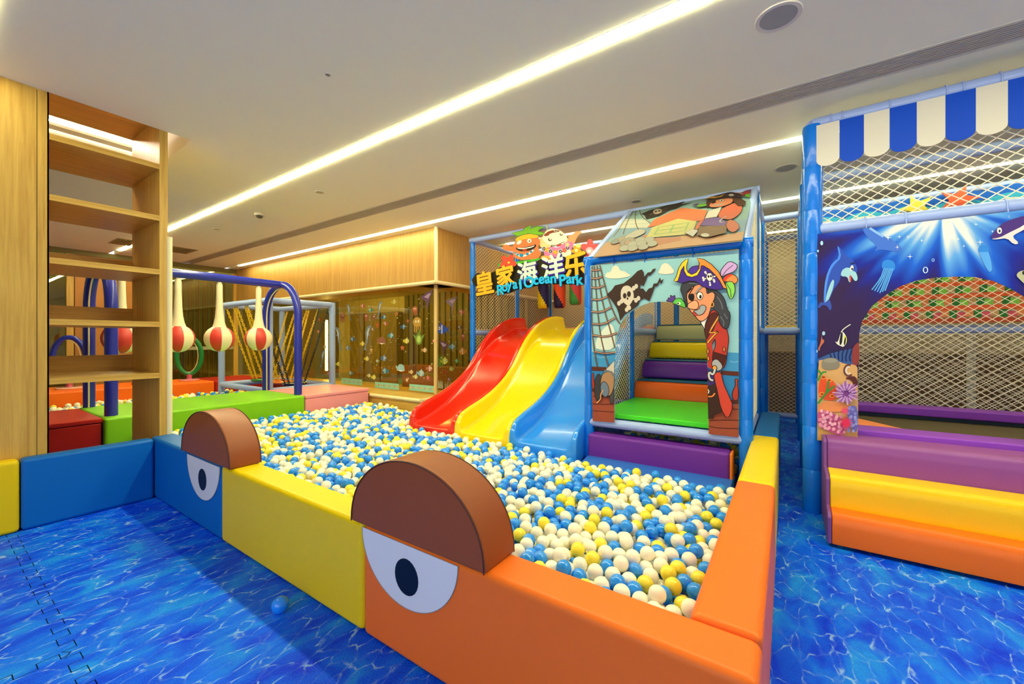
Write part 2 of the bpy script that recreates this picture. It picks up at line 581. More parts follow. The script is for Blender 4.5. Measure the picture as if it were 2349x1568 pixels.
led.box(-6.4, GX - .02, 4.0, 4.9, 0, .365); led.box(XL, -6.402, 4.14, 4.9, 0, .365); led.box(GX - .5, GX - .02, 4.9, YB, 0, .365)
led.build('ledge', OAK_H, so)
MB().tube([(-5.36, 3.99, .345), (GX, 3.99, .345)], .026, 10).build('ledge_pad', CREAM, so, True)
MB().tube([(GX - .01, 3.99, .345), (GX - .01, YB - .2, .345)], .026, 10).build('ledge_pad', CREAM, so, True)
# inside that room
inn = MB()
inn.box(XL, PX, 6.95, 7.05, 0, 2.6); inn.box(XL, PX - .2, 4.9, 7.0, .02, .1); inn.box(XL, PX, 4.5, 7.0, 2.3, 2.34)
inn.build('inner_room', mat('inner room', '#c8b878', .8), so)
for k in range(40):
    a = -7.9 + k * .088
    MB().box(a, a + .07, 6.88 - .03 * (k % 2), 6.93, .1, 2.3).build('curtain_slat', mat('olive slat', '#6e6028', .7), so)
for k in range(3):
    MB().box(-9.9 + k * .66, -9.3 + k * .66, 6.7, 6.9, .1, 1.9).build('cupboard_panel', mat('inner cupboard', '#7c6a34', .6), so)
MB().box(-7.2, -4.9, 6.2, 6.7, .1, .62).build('bench', mat('inner bench', '#8a5a34', .6), so)
for x in (-6.9, -5.6):
    MB().lathe(x, 6.1, [(.001, 2.285), (.05, 2.285), (.05, 2.3)], 14).build('spot_light', light_mat('spot', (1, .9, .7, 1), 60), so)
t = thing('inner_fill_strip', (-6.8, 5.6, 2.28), 'added fill light strip brightening the room behind the glazing', 'light strip')  # fill light added to lift the dark interior behind the panes
MB().box(-9.8, -4.9, 5.55, 5.6, 2.27, 2.3).build('diffuser', light_mat('inner fill', (1, .88, .5, 1), 18), t)
for z in (1.15,):
    MB().box(-9.30, -9.25, 5.62, 5.66, .45, 1.68).build('lamp_reflection', light_mat('lamp reflection', (1, .85, .5, 1), 9), so)  # glowing bar standing in for a lamp's reflection in the glazing

# ================================================================== THE BALL PIT AND ITS FOAM WALLS
BLUE, YEL, ORA = vinyl('#0068bc'), vinyl('#eecb00'), vinyl('#f4721a')
BROWN, EYEW, PUP = vinyl('#904a22'), vinyl('#dcdcdf'), vinyl('#0a1426')
WT = .45
def block(label, x0, x1, y0, y1, m, z0=0, z1=WT, r=.024, group=None, name='foam_block'):
    t = thing(name, ((x0 + x1) / 2, (y0 + y1) / 2, z0), label, 'foam block', group)
    rbox('cushion', x0, x1, y0, y1, z0, z1, m, t, r)
    return t
bl_front = block('blue foam wall block with a sleepy cartoon eye, next to the bookcase', -4.09, -2.802, 1.03, 1.19, BLUE)
bl_yel = block('long yellow foam wall block between the two brown eyelids', -2.798, -1.439, 1.03, 1.19, YEL)
bl_ora = block('near orange foam wall block with the big cartoon eye', -1.435, -.048, 1.03, 1.19, ORA)
block('blue foam wall block standing in front of the oak pillar', -4.072, -3.965, .378, 1.026, BLUE)
block('yellow foam wall block at the edge beside the oak pillar', -4.072, -3.965, -.9, .374, YEL)
block('orange foam side block facing the blue aisle', -.222, -.048, 1.194, 2.498, ORA)
block('yellow foam side block facing the blue aisle', -.222, -.048, 2.502, 3.742, YEL)
block('blue foam side block at the far end of the aisle wall', -.222, -.05, 3.746, 4.99, BLUE)

def eye(parent, xa, xb, zt, zb, pc, pr):
    """white half-round patch stitched on the face, with its pupil"""
    n = 28
    cx, rx = (xa + xb) / 2, (xb - xa) / 2
    pts = [(xb, zt)] + [(cx + rx * math.cos(a), zt - (zt - zb) * math.sin(a)) for a in [PI * k / n for k in range(n + 1)]][1:-1] + [(xa, zt)]
    e = prism('eye_patch', pts, 'Y', 1.0265, 1.0305, EYEW, parent)
    # the patch folds over the rounded top edge
    q = [(pc[0] + pr[0] * math.cos(2 * PI * k / 24), pc[1] + pr[1] * math.sin(2 * PI * k / 24)) for k in range(24)]
    prism('pupil', q, 'Y', 1.0250, 1.0268, PUP, e)
    b = MB()
    ring = pts + [pts[0]]
    b.tube([(p[0], 1.0268, p[1]) for p in pts], .0016, 6)
    b.build('stitching', mat('stitch', '#8d8d90', .6), e)
eye(bl_ora, -1.432, -.915, .437, .203, (-1.168, .320), (.063, .067))
eye(bl_front, -3.318, -2.806, .437, .19, (-3.062, .316), (.063, .068))

def brow(x0, x1, h, label):
    t = thing('foam_eyelid', ((x0 + x1) / 2, 1.11, WT), label, 'foam eyelid')
    cx, r = (x0 + x1) / 2, (x1 - x0) / 2
    n = 30
    pts = [(cx + r * math.cos(PI * k / n), WT + h * math.sin(PI * k / n) ** .92) for k in range(n + 1)]
    prism('cushion', pts, 'Y', 1.02, 1.192, BROWN, t, bevel=.009)
    for yy in (1.0195, 1.1925):
        MB().tube([(cx + (r - .004) * math.cos(PI * k / n), yy, WT + .001 + (h - .004) * math.sin(PI * k / n) ** .92) for k in range(n + 1)], .0028, 6).build('piping', mat('dark piping', '#4a2214', .5), t, True)
brow(-1.50, -.795, .302, 'near brown half-round foam eyelid on the orange and yellow wall')
brow(-3.40, -2.655, .300, 'far brown half-round foam eyelid on the blue and yellow wall')

# loose ball on the mat
BR = .035
def ico(sub, r=BR):
    b = bmesh.new()
    bmesh.ops.create_icosphere(b, subdivisions=sub, radius=r)
    v = np.array([p.co[:] for p in b.verts])
    f = np.array([[q.index for q in p.verts] for p in b.faces])
    b.free()
    return v, f
BALLC = [mat('ball blue', '#1c90ff', .2, coat=.25), mat('ball white', '#faf6e4', .3, coat=.15, sss=.1), mat('ball yellow', '#fae63c', .28, coat=.2)]
bv, bf = ico(3)
ball_me = []
for k in range(3):
    me = bpy.data.meshes.new('ball')
    me.from_pydata(bv.tolist(), [], bf.tolist())
    me.polygons.foreach_set('use_smooth', [True] * len(me.polygons))
    me.materials.append(BALLC[k])
    ball_me.append(me)
o = link(bpy.data.objects.new('play_ball', ball_me[0]))
o.location = (-1.845, .905, BR)
tag(o, 'lone blue plastic ball lying on the blue water mat outside the pit', 'ball')

# ---- ball surface: a jittered bed, then balls dropped so that each rests on those below
def fill(rects, hole, level, seed, drops, top):
    rnd = random.Random(seed)
    D = 2 * BR
    grid = {}
    pts = []
    lev = level if callable(level) else (lambda x, y: level)
    def cell(x, y): return (int(math.floor(x / D)), int(math.floor(y / D)))
    def put(x, y, z):
        grid.setdefault(cell(x, y), []).append((x, y, z)); pts.append((x, y, z))
    def rest(x, y):
        i, j = cell(x, y)
        z = lev(x, y) - .03
        for a in (i - 1, i, i + 1):
            for b in (j - 1, j, j + 1):
                for (px, py, pz) in grid.get((a, b), ()):
                    d2 = (x - px) ** 2 + (y - py) ** 2
                    if d2 < D * D:
                        z = max(z, pz + math.sqrt(D * D - d2))
        return z
    def ok(x, y):
        return any(a <= x <= b and c <= y <= d for a, b, c, d in rects) and not any(a - BR < x < b + BR and c - BR < y < d + BR for a, b, c, d in hole)
    for (a, b, c, d) in rects:
        yy = c + BR; row = 0
        while yy < d - BR:
            xx = a + BR + (row % 2) * BR
            while xx < b - BR:
                x, y = xx + rnd.uniform(-.008, .008), yy + rnd.uniform(-.008, .008)
                if ok(x, y) and rnd.random() > .04:
                    put(x, y, lev(x, y) + rnd.uniform(-.014, .014) + .012 * math.sin(x * 2.3) * math.cos(y * 2.9))
                xx += D * 1.03
            yy += D * .9; row += 1
    nb = len(pts)
    area = [(r[1] - r[0]) * (r[3] - r[2]) for r in rects]
    for _ in range(drops):
        r = rnd.choices(rects, area)[0]
        x, y = rnd.uniform(r[0] + BR, r[1] - BR), rnd.uniform(r[2] + BR, r[3] - BR)
        if not ok(x, y): continue
        z = rest(x, y)
        step = .03
        for _k in range(14):                     # roll down
            best = None
            for q in range(6):
                an = rnd.random() * 2 * PI
                x2, y2 = x + step * math.cos(an), y + step * math.sin(an)
                if not any(a + BR * .9 <= x2 <= b - BR * .9 and c + BR * .9 <= y2 <= d - BR * .9 for a, b, c, d in rects) or not ok(x2, y2): continue
                z2 = rest(x2, y2)
                if z2 < z - 1e-4 and (best is None or z2 < best[2]): best = (x2, y2, z2)
            if best: x, y, z = best
            else: step *= .5
        if z < lev(x, y) + top: put(x, y, z)
    return pts, nb
MAIN = [(-5.33, -.226, 1.195, 3.97)]
holes = [(-1.53, -.26, 3.22, 4.0), (-3.76, -1.53, 3.30, 4.0)]
def pit_level(x, y):            # the heap sinks towards the slides and the doorway
    k = min(1, max(0, (-3.9 - x) / 1.2))
    return .088 + .075 * k + .02 * max(0, 1 - (y - 1.2) / 1.2)
pts, nb = fill(MAIN, holes, pit_level, 3, 4700, .085)
pts2, _ = fill([(-1.46, -.32, 3.72, 4.65)], [], .12, 5, 160, .1)
pts3, _ = fill([(-4.2, -3.76, 3.97, 4.6)], [], .13, 6, 60, .1)
pts = pts + pts2 + pts3
rnd = random.Random(11)
colr = [rnd.choices((0, 1, 2), (.36, .44, .20))[0] for _ in pts]
# the 300 that show largest lie on top and nearest to the viewer
P_ = np.array(pts)
top_ok = np.ones(len(P_), bool)
for i, (x, y, z) in enumerate(pts):
    d2 = (P_[:, 0] - x) ** 2 + (P_[:, 1] - y) ** 2
    if ((d2 < .046 ** 2) & (P_[:, 2] > z + .03)).any():
        top_ok[i] = False
    # hidden behind the front wall's top edge?
    s_ = 1.19 / y
    if 1.2 + (z + BR * .8 - 1.2) * s_ < WT: top_ok[i] = False
dist = np.linalg.norm(P_ - np.array((0, 0, 1.2)), axis=1)
order = [i for i in np.argsort(dist) if top_ok[i]][:300]
chosen = set(int(i) for i in order)
CN = ['blue', 'white', 'yellow']
for i in order:
    o = link(bpy.data.objects.new('play_ball', ball_me[colr[i]]))
    o.location = pts[i]
    o.rotation_euler = (rnd.random() * 6, rnd.random() * 6, 0)
    tag(o, '%s plastic ball on top of the heap near the orange foam corner' % CN[colr[i]], 'ball', '%s balls in the near corner of the ball pit' % CN[colr[i]])
def ball_mass(name, idx, P, C, label, sub=2):
    sv, sf = ico(sub)
    n = len(idx)
    V = (P[idx][:, None, :] + sv[None]).reshape(-1, 3)
    F = (sf[None] + (np.arange(n) * len(sv))[:, None, None]).reshape(-1, 3)
    me = bpy.data.meshes.new(name)
    me.vertices.add(len(V)); me.vertices.foreach_set('co', V.ravel())
    me.loops.add(F.size); me.loops.foreach_set('vertex_index', F.ravel().astype(np.int32))
    me.polygons.add(len(F)); me.polygons.foreach_set('loop_start', np.arange(0, F.size, 3, dtype=np.int32))
    me.polygons.foreach_set('use_smooth', np.ones(len(F), bool))
    for k in BALLC: me.materials.append(k)
    me.polygons.foreach_set('material_index', np.repeat(np.array([C[i] for i in idx], dtype=np.int32), len(sf)))
    me.update(); me.validate()
    o = link(bpy.data.objects.new(name, me))
    return tag(o, label, 'balls', kind='stuff')
rest_idx = []
for i in range(len(pts)):
    if i in chosen: continue
    d2 = (P_[:, 0] - pts[i][0]) ** 2 + (P_[:, 1] - pts[i][1]) ** 2
    if ((d2 < .055 ** 2) & (P_[:, 2] > pts[i][2] + .03)).sum() < 4: rest_idx.append(i)   # buried balls are left out
ball_mass('pit_balls', rest_idx, P_, colr, 'blue, white and yellow plastic balls filling the main pit')
ptsb, _ = fill([(-8.58, -7.35, .3, 3.4)], [], .20, 9, 320, .1)
Pb = np.array(ptsb)
ball_mass('pit_balls', list(range(len(ptsb))), Pb, [rnd.choices((0, 1, 2), (.2, .55, .25))[0] for _ in ptsb], 'mostly white plastic balls filling the far pit before the orange bench')

# ================================================================== BOOKCASE
SX0, SX1, SY0, SY1 = -4.785, -4.075, .508, 1.135
bk = thing('bookcase', (-4.43, .82, 0), 'tall open oak bookcase rising into the ceiling well', 'bookcase')
MB().box(SX0, SX1, 1.084, SY1, 0, 3.0).build('side_panel', OAK_V, bk)
MB().box(SX0, SX1, SY0, SY1, 2.96, 3.02).build('top_board', OAK_H, bk)
zs = (2.575, 2.17, 1.748, 1.337, .937)
s0 = MB().box(SX0, SX1, SY0 + .001, 1.083, zs[0] - .036, zs[0] + .004).build('shelf', OAK_H, bk)
for z in zs[1:]:
    c = s0.copy(); link(c); c.location = (0, 0, z - zs[0])
l0 = MB().box(SX0, SX0 + .02, SY0 + .001, 1.083, zs[4] + .004, zs[4] + .135).build('back_lip', OAK_H, bk)
for z, h in zip(zs[1:4], (.3, .6, .9)):
    c = l0.copy(); link(c); c.location = (0, 0, z - zs[4]); c.scale = (1, 1, 1)
MB().tube([(SX1 - .012, SY1 + .012, .0), (SX1 - .012, SY1 + .012, 2.02)], .021, 12).build('edge_guard', CREAM, bk, True)

# ================================================================== SOFT BLOCKS BEYOND THE BOOKCASE
GRN, PNK, RED, OR2 = vinyl('#7fc814'), vinyl('#ef9aa4'), vinyl('#b81e12'), vinyl('#ff6f0c')
block('long lime green foam block carrying the blue arches', -6.5, -5.36, 1.02, 2.955, GRN)
def lidded(label, x0, x1, y0, y1, m):
    t = thing('foam_chest', ((x0 + x1) / 2, (y0 + y1) / 2, 0), label, 'foam block')
    rbox('body', x0, x1, y0, y1, 0, .405, m, t, .012)
    rbox('lid', x0 - .004, x1 + .008, y0 - .004, y1 + .004, .407, .452, m, t, .012)
lidded('pink foam chest between the green block and the glazed wall', -6.4, -5.36, 2.962, 3.955, PNK)
lidded('red foam chest behind the bookcase', -6.4, -5.42, .02, 1.012, RED)
block('long orange foam bench by the far end wall', -9.62, -8.6, -.3, 3.07, OR2)
block('red foam block in the far corner behind the chain frame', -9.62, -8.6, 3.08, 3.97, RED)
block('low red foam block under the chain frame', -8.15, -6.9, 3.75, 3.98, RED, 0, .40)

# ================================================================== BLUE ARCHES WITH PUNCHING BALLS
NAVY = mat('navy sleeve', '#2430a8', .26, bump=(14, .15, .004))
af = thing('arch_frame', (-5.98, 2.0, WT), 'pair of navy padded arches joined by a top bar', 'arch frame')
AX, AR, ATOP = -5.99, .45, 1.985
def arch(y):
    pts = [(AX + AR, y, WT + .001), (AX + AR, y, 1.3), (AX + AR, y, ATOP - AR)]
    pts += [(AX + AR * math.cos(a), y, ATOP - AR + AR * math.sin(a)) for a in [PI * k / 18 for k in range(1, 18)]]
    pts += [(AX - AR, y, ATOP - AR), (AX - AR, y, 1.3), (AX - AR, y, WT + .001)]
    o = MB().tube(pts, .05, 14).build('arch', NAVY, af, True)
    # cream zip seam along the inside of the sleeve
    q = [(AX + (p[0] - AX) * (AR - .05) / AR, p[1] - .012, p[2] - (.05 if p[2] > ATOP - AR * .2 else .05 * max(0, (p[2] - (ATOP - AR)) / AR))) for p in pts]
    MB().tube(q, .0075, 6).build('seam', CREAM, o, True)
for y in (1.1, 2.955): arch(y)
MB().tube([(AX, 1.1, ATOP + .0), (AX, 2.0, ATOP + .005), (AX, 2.955, ATOP)], .052, 14).build('top_bar', NAVY, af, True)
WHT, REDB = mat('ball canvas', '#efe6c4', .5), mat('ball red', '#d23a30', .45)
def punch(y, rot, label, first=[None]):
    R, zc = .165, 1.215
    t = thing('punching_ball', (AX, y, zc - R), label, 'punching ball', 'punching balls under the navy arches')
    for g in range(8):
        a0 = rot + g * PI / 4
        prof = [(max(.004, R * math.sin(PI * k / 12)), zc - R * math.cos(PI * k / 12)) for k in range(13)]
        MB().lathe(AX, y, prof, 4, a0=a0, a1=a0 + PI / 4).build('panel', REDB if g % 2 else WHT, t, True)
    MB().lathe(AX, y, [(.078, zc + .142), (.062, zc + .19), (.048, zc + .27), (.040, zc + .38), (.035, zc + .55), (.034, ATOP - .09), (.02, ATOP - .05)], 16).build('strap', WHT, t, True)
    MB().tube([(AX + .02 * math.cos(a), y, ATOP - .055 + .02 * math.sin(a)) for a in [2 * PI * k / 10 for k in range(10)]], .004, 6, closed=True).build('ring', mat('steel', '#8f8d86', .3, metal=.9), t, True)
for y, r, l in ((2.655, .15, 'red and white punching ball nearest the chain frame'), (2.19, -.2, 'red and white punching ball second from the chain frame'),
                (1.765, .05, 'red and white punching ball beside the bookcase edge'), (1.27, .35, 'red and white punching ball seen between the bookcase shelves')):
    punch(y, r, l)

# ================================================================== LIGHT BLUE CHAIN FRAME
PALE = mat('pale blue sleeve', '#9ab2ea', .35, bump=(22, .25, .005), vary=.04)
cf = thing('swing_stand', (-7.35, 3.55, 0), 'pale blue padded box frame with hanging chain seats', 'play frame')
CXa, CXb, CYa, CYb, CT, CL = -8.2, -6.5, 3.03, 4.06, 1.8, .42
for x in (CXa, CXb):
    for y in (CYa, CYb):
        MB().tube([(x, y, z) for z in (0, .4, .8, 1.2, CT + .04)], .05, 12).build('post', PALE, cf, True)
for z in (CT, CL):
    for y in (CYa, CYb):
        MB().tube([(CXa, y, z), (CXb, y, z)], .047, 12).build('beam', PALE, cf, True)
    for x in (CXa, CXb):
        MB().tube([(x, CYa, z), (x, CYb, z)], .047, 12).build('beam', PALE, cf, True)
YCH, BCH = mat('yellow chain', '#e6bd10', .4), mat('black chain', '#20221e', .4)
STEEL = mat('steel hook', '#9a988e', .3, metal=.9)
def chain(mb, p, q):
    p, q = Vector(p), Vector(q)
    n = int((q - p).length / .036)
    d = (q - p).normalized()
    u = d.cross(Vector((0, 0, 1))).normalized()
    w = d.cross(u)
    for i in range(n):
        c = p + (q - p) * ((i + .5) / n)
        s_ = u if i % 2 else w
        mb.tube([c + d * (.027 * math.cos(a)) + s_ * (.014 * math.sin(a)) for a in [2 * PI * k / 8 for k in range(8)]], .0062, 4, closed=True)
for i, (x, m, cm, l) in enumerate(((-7.85, '#1d6a34', YCH, 'green disc seat hung on yellow chains'), (-7.45, '#d23e22', YCH, 'red disc seat hung on yellow chains'),
                                   (-7.08, '#d86a20', YCH, 'orange disc seat hung on yellow chains'), (-6.76, '#23262c', BCH, 'black disc seat hung on black chains'))):
    t = thing('chain_swing', (x, 3.55, .45), l, 'swing', 'chain swings in the pale blue frame')
    MB().lathe(x, 3.55, [(.001, .45), (.15, .45), (.185, .465), (.19, .485), (.17, .5), (.05, .505), (.001, .505)], 22).build('disc', gloss(m), t, True)
    for sx in (-1, 1):
        for sy, yy in ((-1, CYa), (1, CYb)):
            mb = MB()
            chain(mb, (x + sx * .15, yy, CT - .05), (x + sx * .07, 3.55 + sy * .13, .5))
            mb.build('chain', cm, t, True)
            MB().tube([(x + sx * .15 + .02 * math.cos(a), yy, CT - .05 + .02 * math.sin(a)) for a in [2 * PI * k / 10 for k in range(10)]], .005, 5, closed=True).build('hook', STEEL, t, True)

# ================================================================== RING TOYS ON THE ORANGE BENCH
def ring_toy(x, y, ringc, basec, lab, rz):
    t = thing('ring_toy', (x, y, WT), lab, 'ring toy', 'ring toys on the orange bench')
    MB().lathe(x, y, [(.001, WT + .001), (.15, WT + .001), (.155, WT + .014), (.14, WT + .028), (.001, WT + .03)], 24).build('base_disc', gloss(basec), t, True)
    MB().lathe(x, y, [(.05, WT + .03), (.035, WT + .06), (.045, WT + .1), (.03, WT + .13), (.001, WT + .135)], 14).build('knob', gloss('#c8506c'), t, True)
    if ringc:
        R = .29
        o = MB().tube([(x + R * .62 * math.cos(a) * math.cos(rz), y + R * .62 * math.cos(a) * math.sin(rz), WT + .12 + R * 1.15 + R * 1.15 * math.sin(a)) for a in [2 * PI * k / 30 for k in range(30)]], .036, 10, closed=True).build('ring', mat('ring ' + ringc, ringc, .3), t, True)
        MB().tube([(x + .004 + (R * .62 - .036) * math.cos(a) * math.cos(rz), y - .02 + (R * .62 - .036) * math.cos(a) * math.sin(rz), WT + .12 + R * 1.15 + (R * 1.15 - .036) * math.sin(a)) for a in [2 * PI * k / 30 for k in range(30)]], .006, 5, closed=True).build('seam', CREAM, o, True)
ring_toy(-9.1, 2.85, '#0f7a3a', '#e08a98', 'green padded ring toy on a pink disc', 1.2)
ring_toy(-9.1, 1.34, '#2430a8', '#e6b4a0', 'navy padded ring toy on a pale disc behind the bookcase', 1.2)
ring_toy(-9.1, 2.2, None, '#c0302a', 'low red disc toy without a ring on the orange bench', 0)

# ================================================================== THINGS ON THE CEILING
def disc(x, y, rad, lab, cat, name, inner='#9c9c98', drop=.006):
    t = thing(name, (x, y, CZ), lab, cat)
    MB().lathe(x, y, [(.001, CZ - drop * .6), (rad * .78, CZ - drop * .6), (rad * .8, CZ - drop), (rad * .97, CZ - drop), (rad, CZ)], 32).build('rim', mat('fitting white', '#d6d0c4', .5), t, True)
    MB().lathe(x, y, [(.001, CZ - drop * .9), (rad * .76, CZ - drop * .9), (rad * .78, CZ - drop * .55)], 32).build('mesh', mat('mesh ' + inner, inner, .7), t, True)
disc(-.035, 2.48, .105, 'large round ceiling speaker in front of the air grille', 'speaker', 'ceiling_speaker')
disc(-.004, 4.70, .105, 'round ceiling speaker above the aisle', 'speaker', 'ceiling_speaker')
disc(-1.482, 4.83, .06, 'small round ceiling fitting above the roof banner', 'ceiling fitting', 'ceiling_fitting')
disc(-4.317, 2.544, .05, 'small pale sprinkler cover above the middle of the pit', 'sprinkler', 'sprinkler_cover', '#c0b890')
disc(-7.03, 2.536, .05, 'small pale sprinkler cover near the chain frame', 'sprinkler', 'sprinkler_cover', '#c0b890')
disc(-2.36, 1.445, .018, 'tiny dark ceiling sensor above the pit wall', 'sensor', 'ceiling_sensor', '#8a8468')
t = thing('smoke_detector', (-5.716, 2.542, CZ), 'white smoke detector hanging below the ceiling', 'smoke detector')
MB().lathe(-5.716, 2.542, [(.06, CZ), (.06, CZ - .02), (.052, CZ - .028), (.001, CZ - .03)], 24).build('base', mat('fitting white', '#d6d0c4', .5), t, True)
MB().lathe(-5.716, 2.542, [(.03, CZ - .03), (.04, CZ - .04), (.032, CZ - .052), (.001, CZ - .054)], 20).build('sensor_head', mat('sensor head', '#4a4636', .5), t, True)
for x, y in ((-9.25, 2.74), (-9.26, 2.06)):
    t = thing('ceiling_vent', (x, y, CZ), 'square dark ceiling vent ' + ('above the chain frame' if y > 2.4 else 'seen through the bookcase'), 'vent')
    MB().box(x - .3, x + .3, y - .2, y + .2, CZ - .006, CZ).build('frame', mat('vent frame', '#9b8d5c', .6), t)
    for k in range(7):
        MB().box(x - .27, x + .27, y - .17 + k * .05, y - .14 + k * .05, CZ - .011, CZ - .006).build('slat', mat('vent slat', '#84784c', .6), t)

# ================================================================== PLAY TOWERS
SKY = tubev('#0478ec')
BM = mat('pale tube', '#a0b6f0', .3, bump=(24, .25, .005), vary=.04)
ROPE = mat('net cord', '#fbf0d8', .7)
TOPZ, MIDZ = 2.70, 1.31

def post(parent, x, y, z1, r=.042, z0=0, m=None):
    prof = []
    z = z0
    while z < z1 - .01:
        e = min(z + .3, z1)
        prof += [(r * .95, z), (r, z + .012), (r * 1.02, (z + e) / 2), (r, e - .012), (r * .95, e)]
        z = e
    prof = [(.001, z0)] + prof + [(r * .6, z1 + .004), (.001, z1 + .005)]
    return MB().lathe(x, y, prof, 16).build('post', m or SKY, parent, True)
def beam(parent, p, q, r=.04, m=None, name='beam'):
    p, q = Vector(p), Vector(q)
    n = max(2, int((q - p).length / .25))
    pts, rr = [], []
    for i in range(n):
        for t_, k in ((.02, .97), (.5, 1.0), (.98, .97)):
            pts.append(p + (q - p) * ((i + t_) / n)); rr.append(r * k)
    pts[0], pts[-1] = p, q
    return MB().tube(pts, rr, 12).build(name, m or BM, parent, True)

def clip_line(poly, a, d):
    """interval of a+t*d inside a convex polygon"""
    t0, t1 = -1e9, 1e9
    n = len(poly)
    area = sum(poly[i][0] * poly[(i + 1) % n][1] - poly[(i + 1) % n][0] * poly[i][1] for i in range(n))
    sg = 1 if area > 0 else -1
    for i in range(n):
        x0, y0 = poly[i]; x1, y1 = poly[(i + 1) % n]
        nx, ny = -(y1 - y0) * sg, (x1 - x0) * sg
        den = nx * d[0] + ny * d[1]
        num = nx * (x0 - a[0]) + ny * (y0 - a[1])
        if abs(den) < 1e-12:
            if num > 0: return None
            continue
        t = num / den
        if den > 0: t0 = max(t0, t)
        else: t1 = min(t1, t)
    return (t0, t1) if t1 - t0 > .01 else None
def net(parent, axis, val, poly, w=.070, h=.052, r=.0026):
    mb = MB()
    def P3(u, v, off=0): return (val + off, u, v) if axis == 'X' else (u, val + off, v)
    us = [p[0] for p in poly]; vs_ = [p[1] for p in poly]
    u0, u1, v0, v1 = min(us), max(us), min(vs_), max(vs_)
    for sgn in (1, -1):
        slope = sgn * h / w
        span = (u1 - u0) * h / w
        k = int((v0 - span) / h) - 2
        while k * h < v1 + span:
            a = (u0, k * h + (0 if sgn > 0 else 0)); d = (1, slope)
            iv = clip_line(poly, a, d)
            if iv:
                t0, t1 = iv
                # cords sag a little between the knots
                n = 1
                p = P3(a[0] + t0, a[1] + slope * t0, sgn * .001); q = P3(a[0] + t1, a[1] + slope * t1, sgn * .001)
                mb.tube([p, q], r, 4, caps=False)
            k += 1
    nn = len(poly)
    for i in range(nn):
        mb.tube([P3(*poly[i]), P3(*poly[(i + 1) % nn])], r * 1.7, 5, caps=False)
    return mb.build('net', ROPE, parent)

# ------------------------------------------------------------------ pirate tower with the slide bay
XA, XM, XB = -3.92, -1.52, -.265
Y1, Y2, Y3, Y4 = 3.53, 4.735, 5.94, 7.14
tw = thing('play_tower', (-2, 5.3, 0), 'blue padded play tower frame with slides and pirate stairway', 'play tower')
post(tw, XB + .012, Y1, 1.95, .048); post(tw, XM, Y1, 1.95, .045)
for x in (XA, XM, XB):
    for y in (Y2, Y3, Y4):
        post(tw, x, y, TOPZ - .03, .042)
post(tw, .15, Y3, TOPZ - .03, .042)
post(tw, .15, Y4, TOPZ - .03, .042)
beam(tw, (XM - .045, Y1, 1.935), (XB + .06, Y1, 1.935), .043, SKY)
beam(tw, (XM, Y1, .445), (XB, Y1, .445), .042)
for y in (Y2, Y3, Y4):
    beam(tw, (XA - .045, y, TOPZ), (XB + .045, y, TOPZ))
    if y > Y2: beam(tw, (XA, y, MIDZ), (XB, y, MIDZ))
beam(tw, (XB, Y3, TOPZ), (.15, Y3, TOPZ)); beam(tw, (XB, Y3, MIDZ), (.15, Y3, MIDZ)); beam(tw, (XB, Y4, TOPZ), (.15, Y4, TOPZ)); beam(tw, (XB, Y4, MIDZ), (.15, Y4, MIDZ)); beam(tw, (XB, Y4, .1), (.15, Y4, .1))
for x in (XA, XM, XB):
    beam(tw, (x, Y2, TOPZ), (x, Y4, TOPZ)); beam(tw, (x, Y2, MIDZ), (x, Y4, MIDZ))
beam(tw, (XM, Y1, .445), (XM, Y2, .445)); beam(tw, (XB, Y1, .445), (XB, Y2, .445))
beam(tw, (XB, Y1, 1.935), (XB, Y2, TOPZ), .036); beam(tw, (XM, Y1, 1.935), (XM, Y2, TOPZ), .036)
# nets
side = [(Y1 + .05, .50), (Y2 - .04, .50), (Y2 - .04, TOPZ - .06), (Y1 + .05, 1.93)]
net(tw, 'X', XB + .02, side); net(tw, 'X', XM, side)
for a, b in ((Y2, Y3), (Y3, Y4)):
    net(tw, 'X', XA, [(a + .04, MIDZ + .05), (b - .04, MIDZ + .05), (b - .04, TOPZ - .05), (a + .04, TOPZ - .05)])
    net(tw, 'X', XA, [(a + .04, .1), (b - .04, .1), (b - .04, MIDZ - .05), (a + .04, MIDZ - .05)])
    net(tw, 'X', XB, [(a + .04, MIDZ + .05), (b - .04, MIDZ + .05), (b - .04, TOPZ - .05), (a + .04, TOPZ - .05)])
net(tw, 'X', XM, [(Y2 + .04, .5), (Y3 - .04, 1.0), (Y3 - .04, TOPZ - .05), (Y2 + .04, TOPZ - .05)])
net(tw, 'Y', Y4, [(XA + .04, MIDZ + .05), (XM - .04, MIDZ + .05), (XM - .04, TOPZ - .05), (XA + .04, TOPZ - .05)])
net(tw, 'Y', Y4, [(XM + .04, MIDZ + .05), (XB - .04, MIDZ + .05), (XB - .04, TOPZ - .05), (XM + .04, TOPZ - .05)])
net(tw, 'Y', Y4, [(XA + .04, .1), (XB - .04, .1), (XB - .04, MIDZ - .05), (XA + .04, MIDZ - .05)])
net(tw, 'Y', Y3, [(XB + .04, MIDZ + .04), (.11, MIDZ + .04), (.11, TOPZ - .05), (XB + .04, TOPZ - .05)])
net(tw, 'Y', Y4, [(XB + .04, .12), (.11, .12), (.11, TOPZ - .05), (XB + .04, TOPZ - .05)])
# decks
rbox('deck', XA + .05, XM - .05, Y3 + .03, Y4 - .05, 1.34, 1.40, vinyl('#f26a68'), tw, .012)
rbox('deck', XM + .05, XB - .05, Y3 + .03, Y4 - .05, 1.34, 1.40, vinyl('#f0c81c'), tw, .012)
rbox('deck', XB + .03, .12, Y3 + .35, Y4 - .05, 1.32, 1.385, vinyl('#f0c81c'), tw, .012)
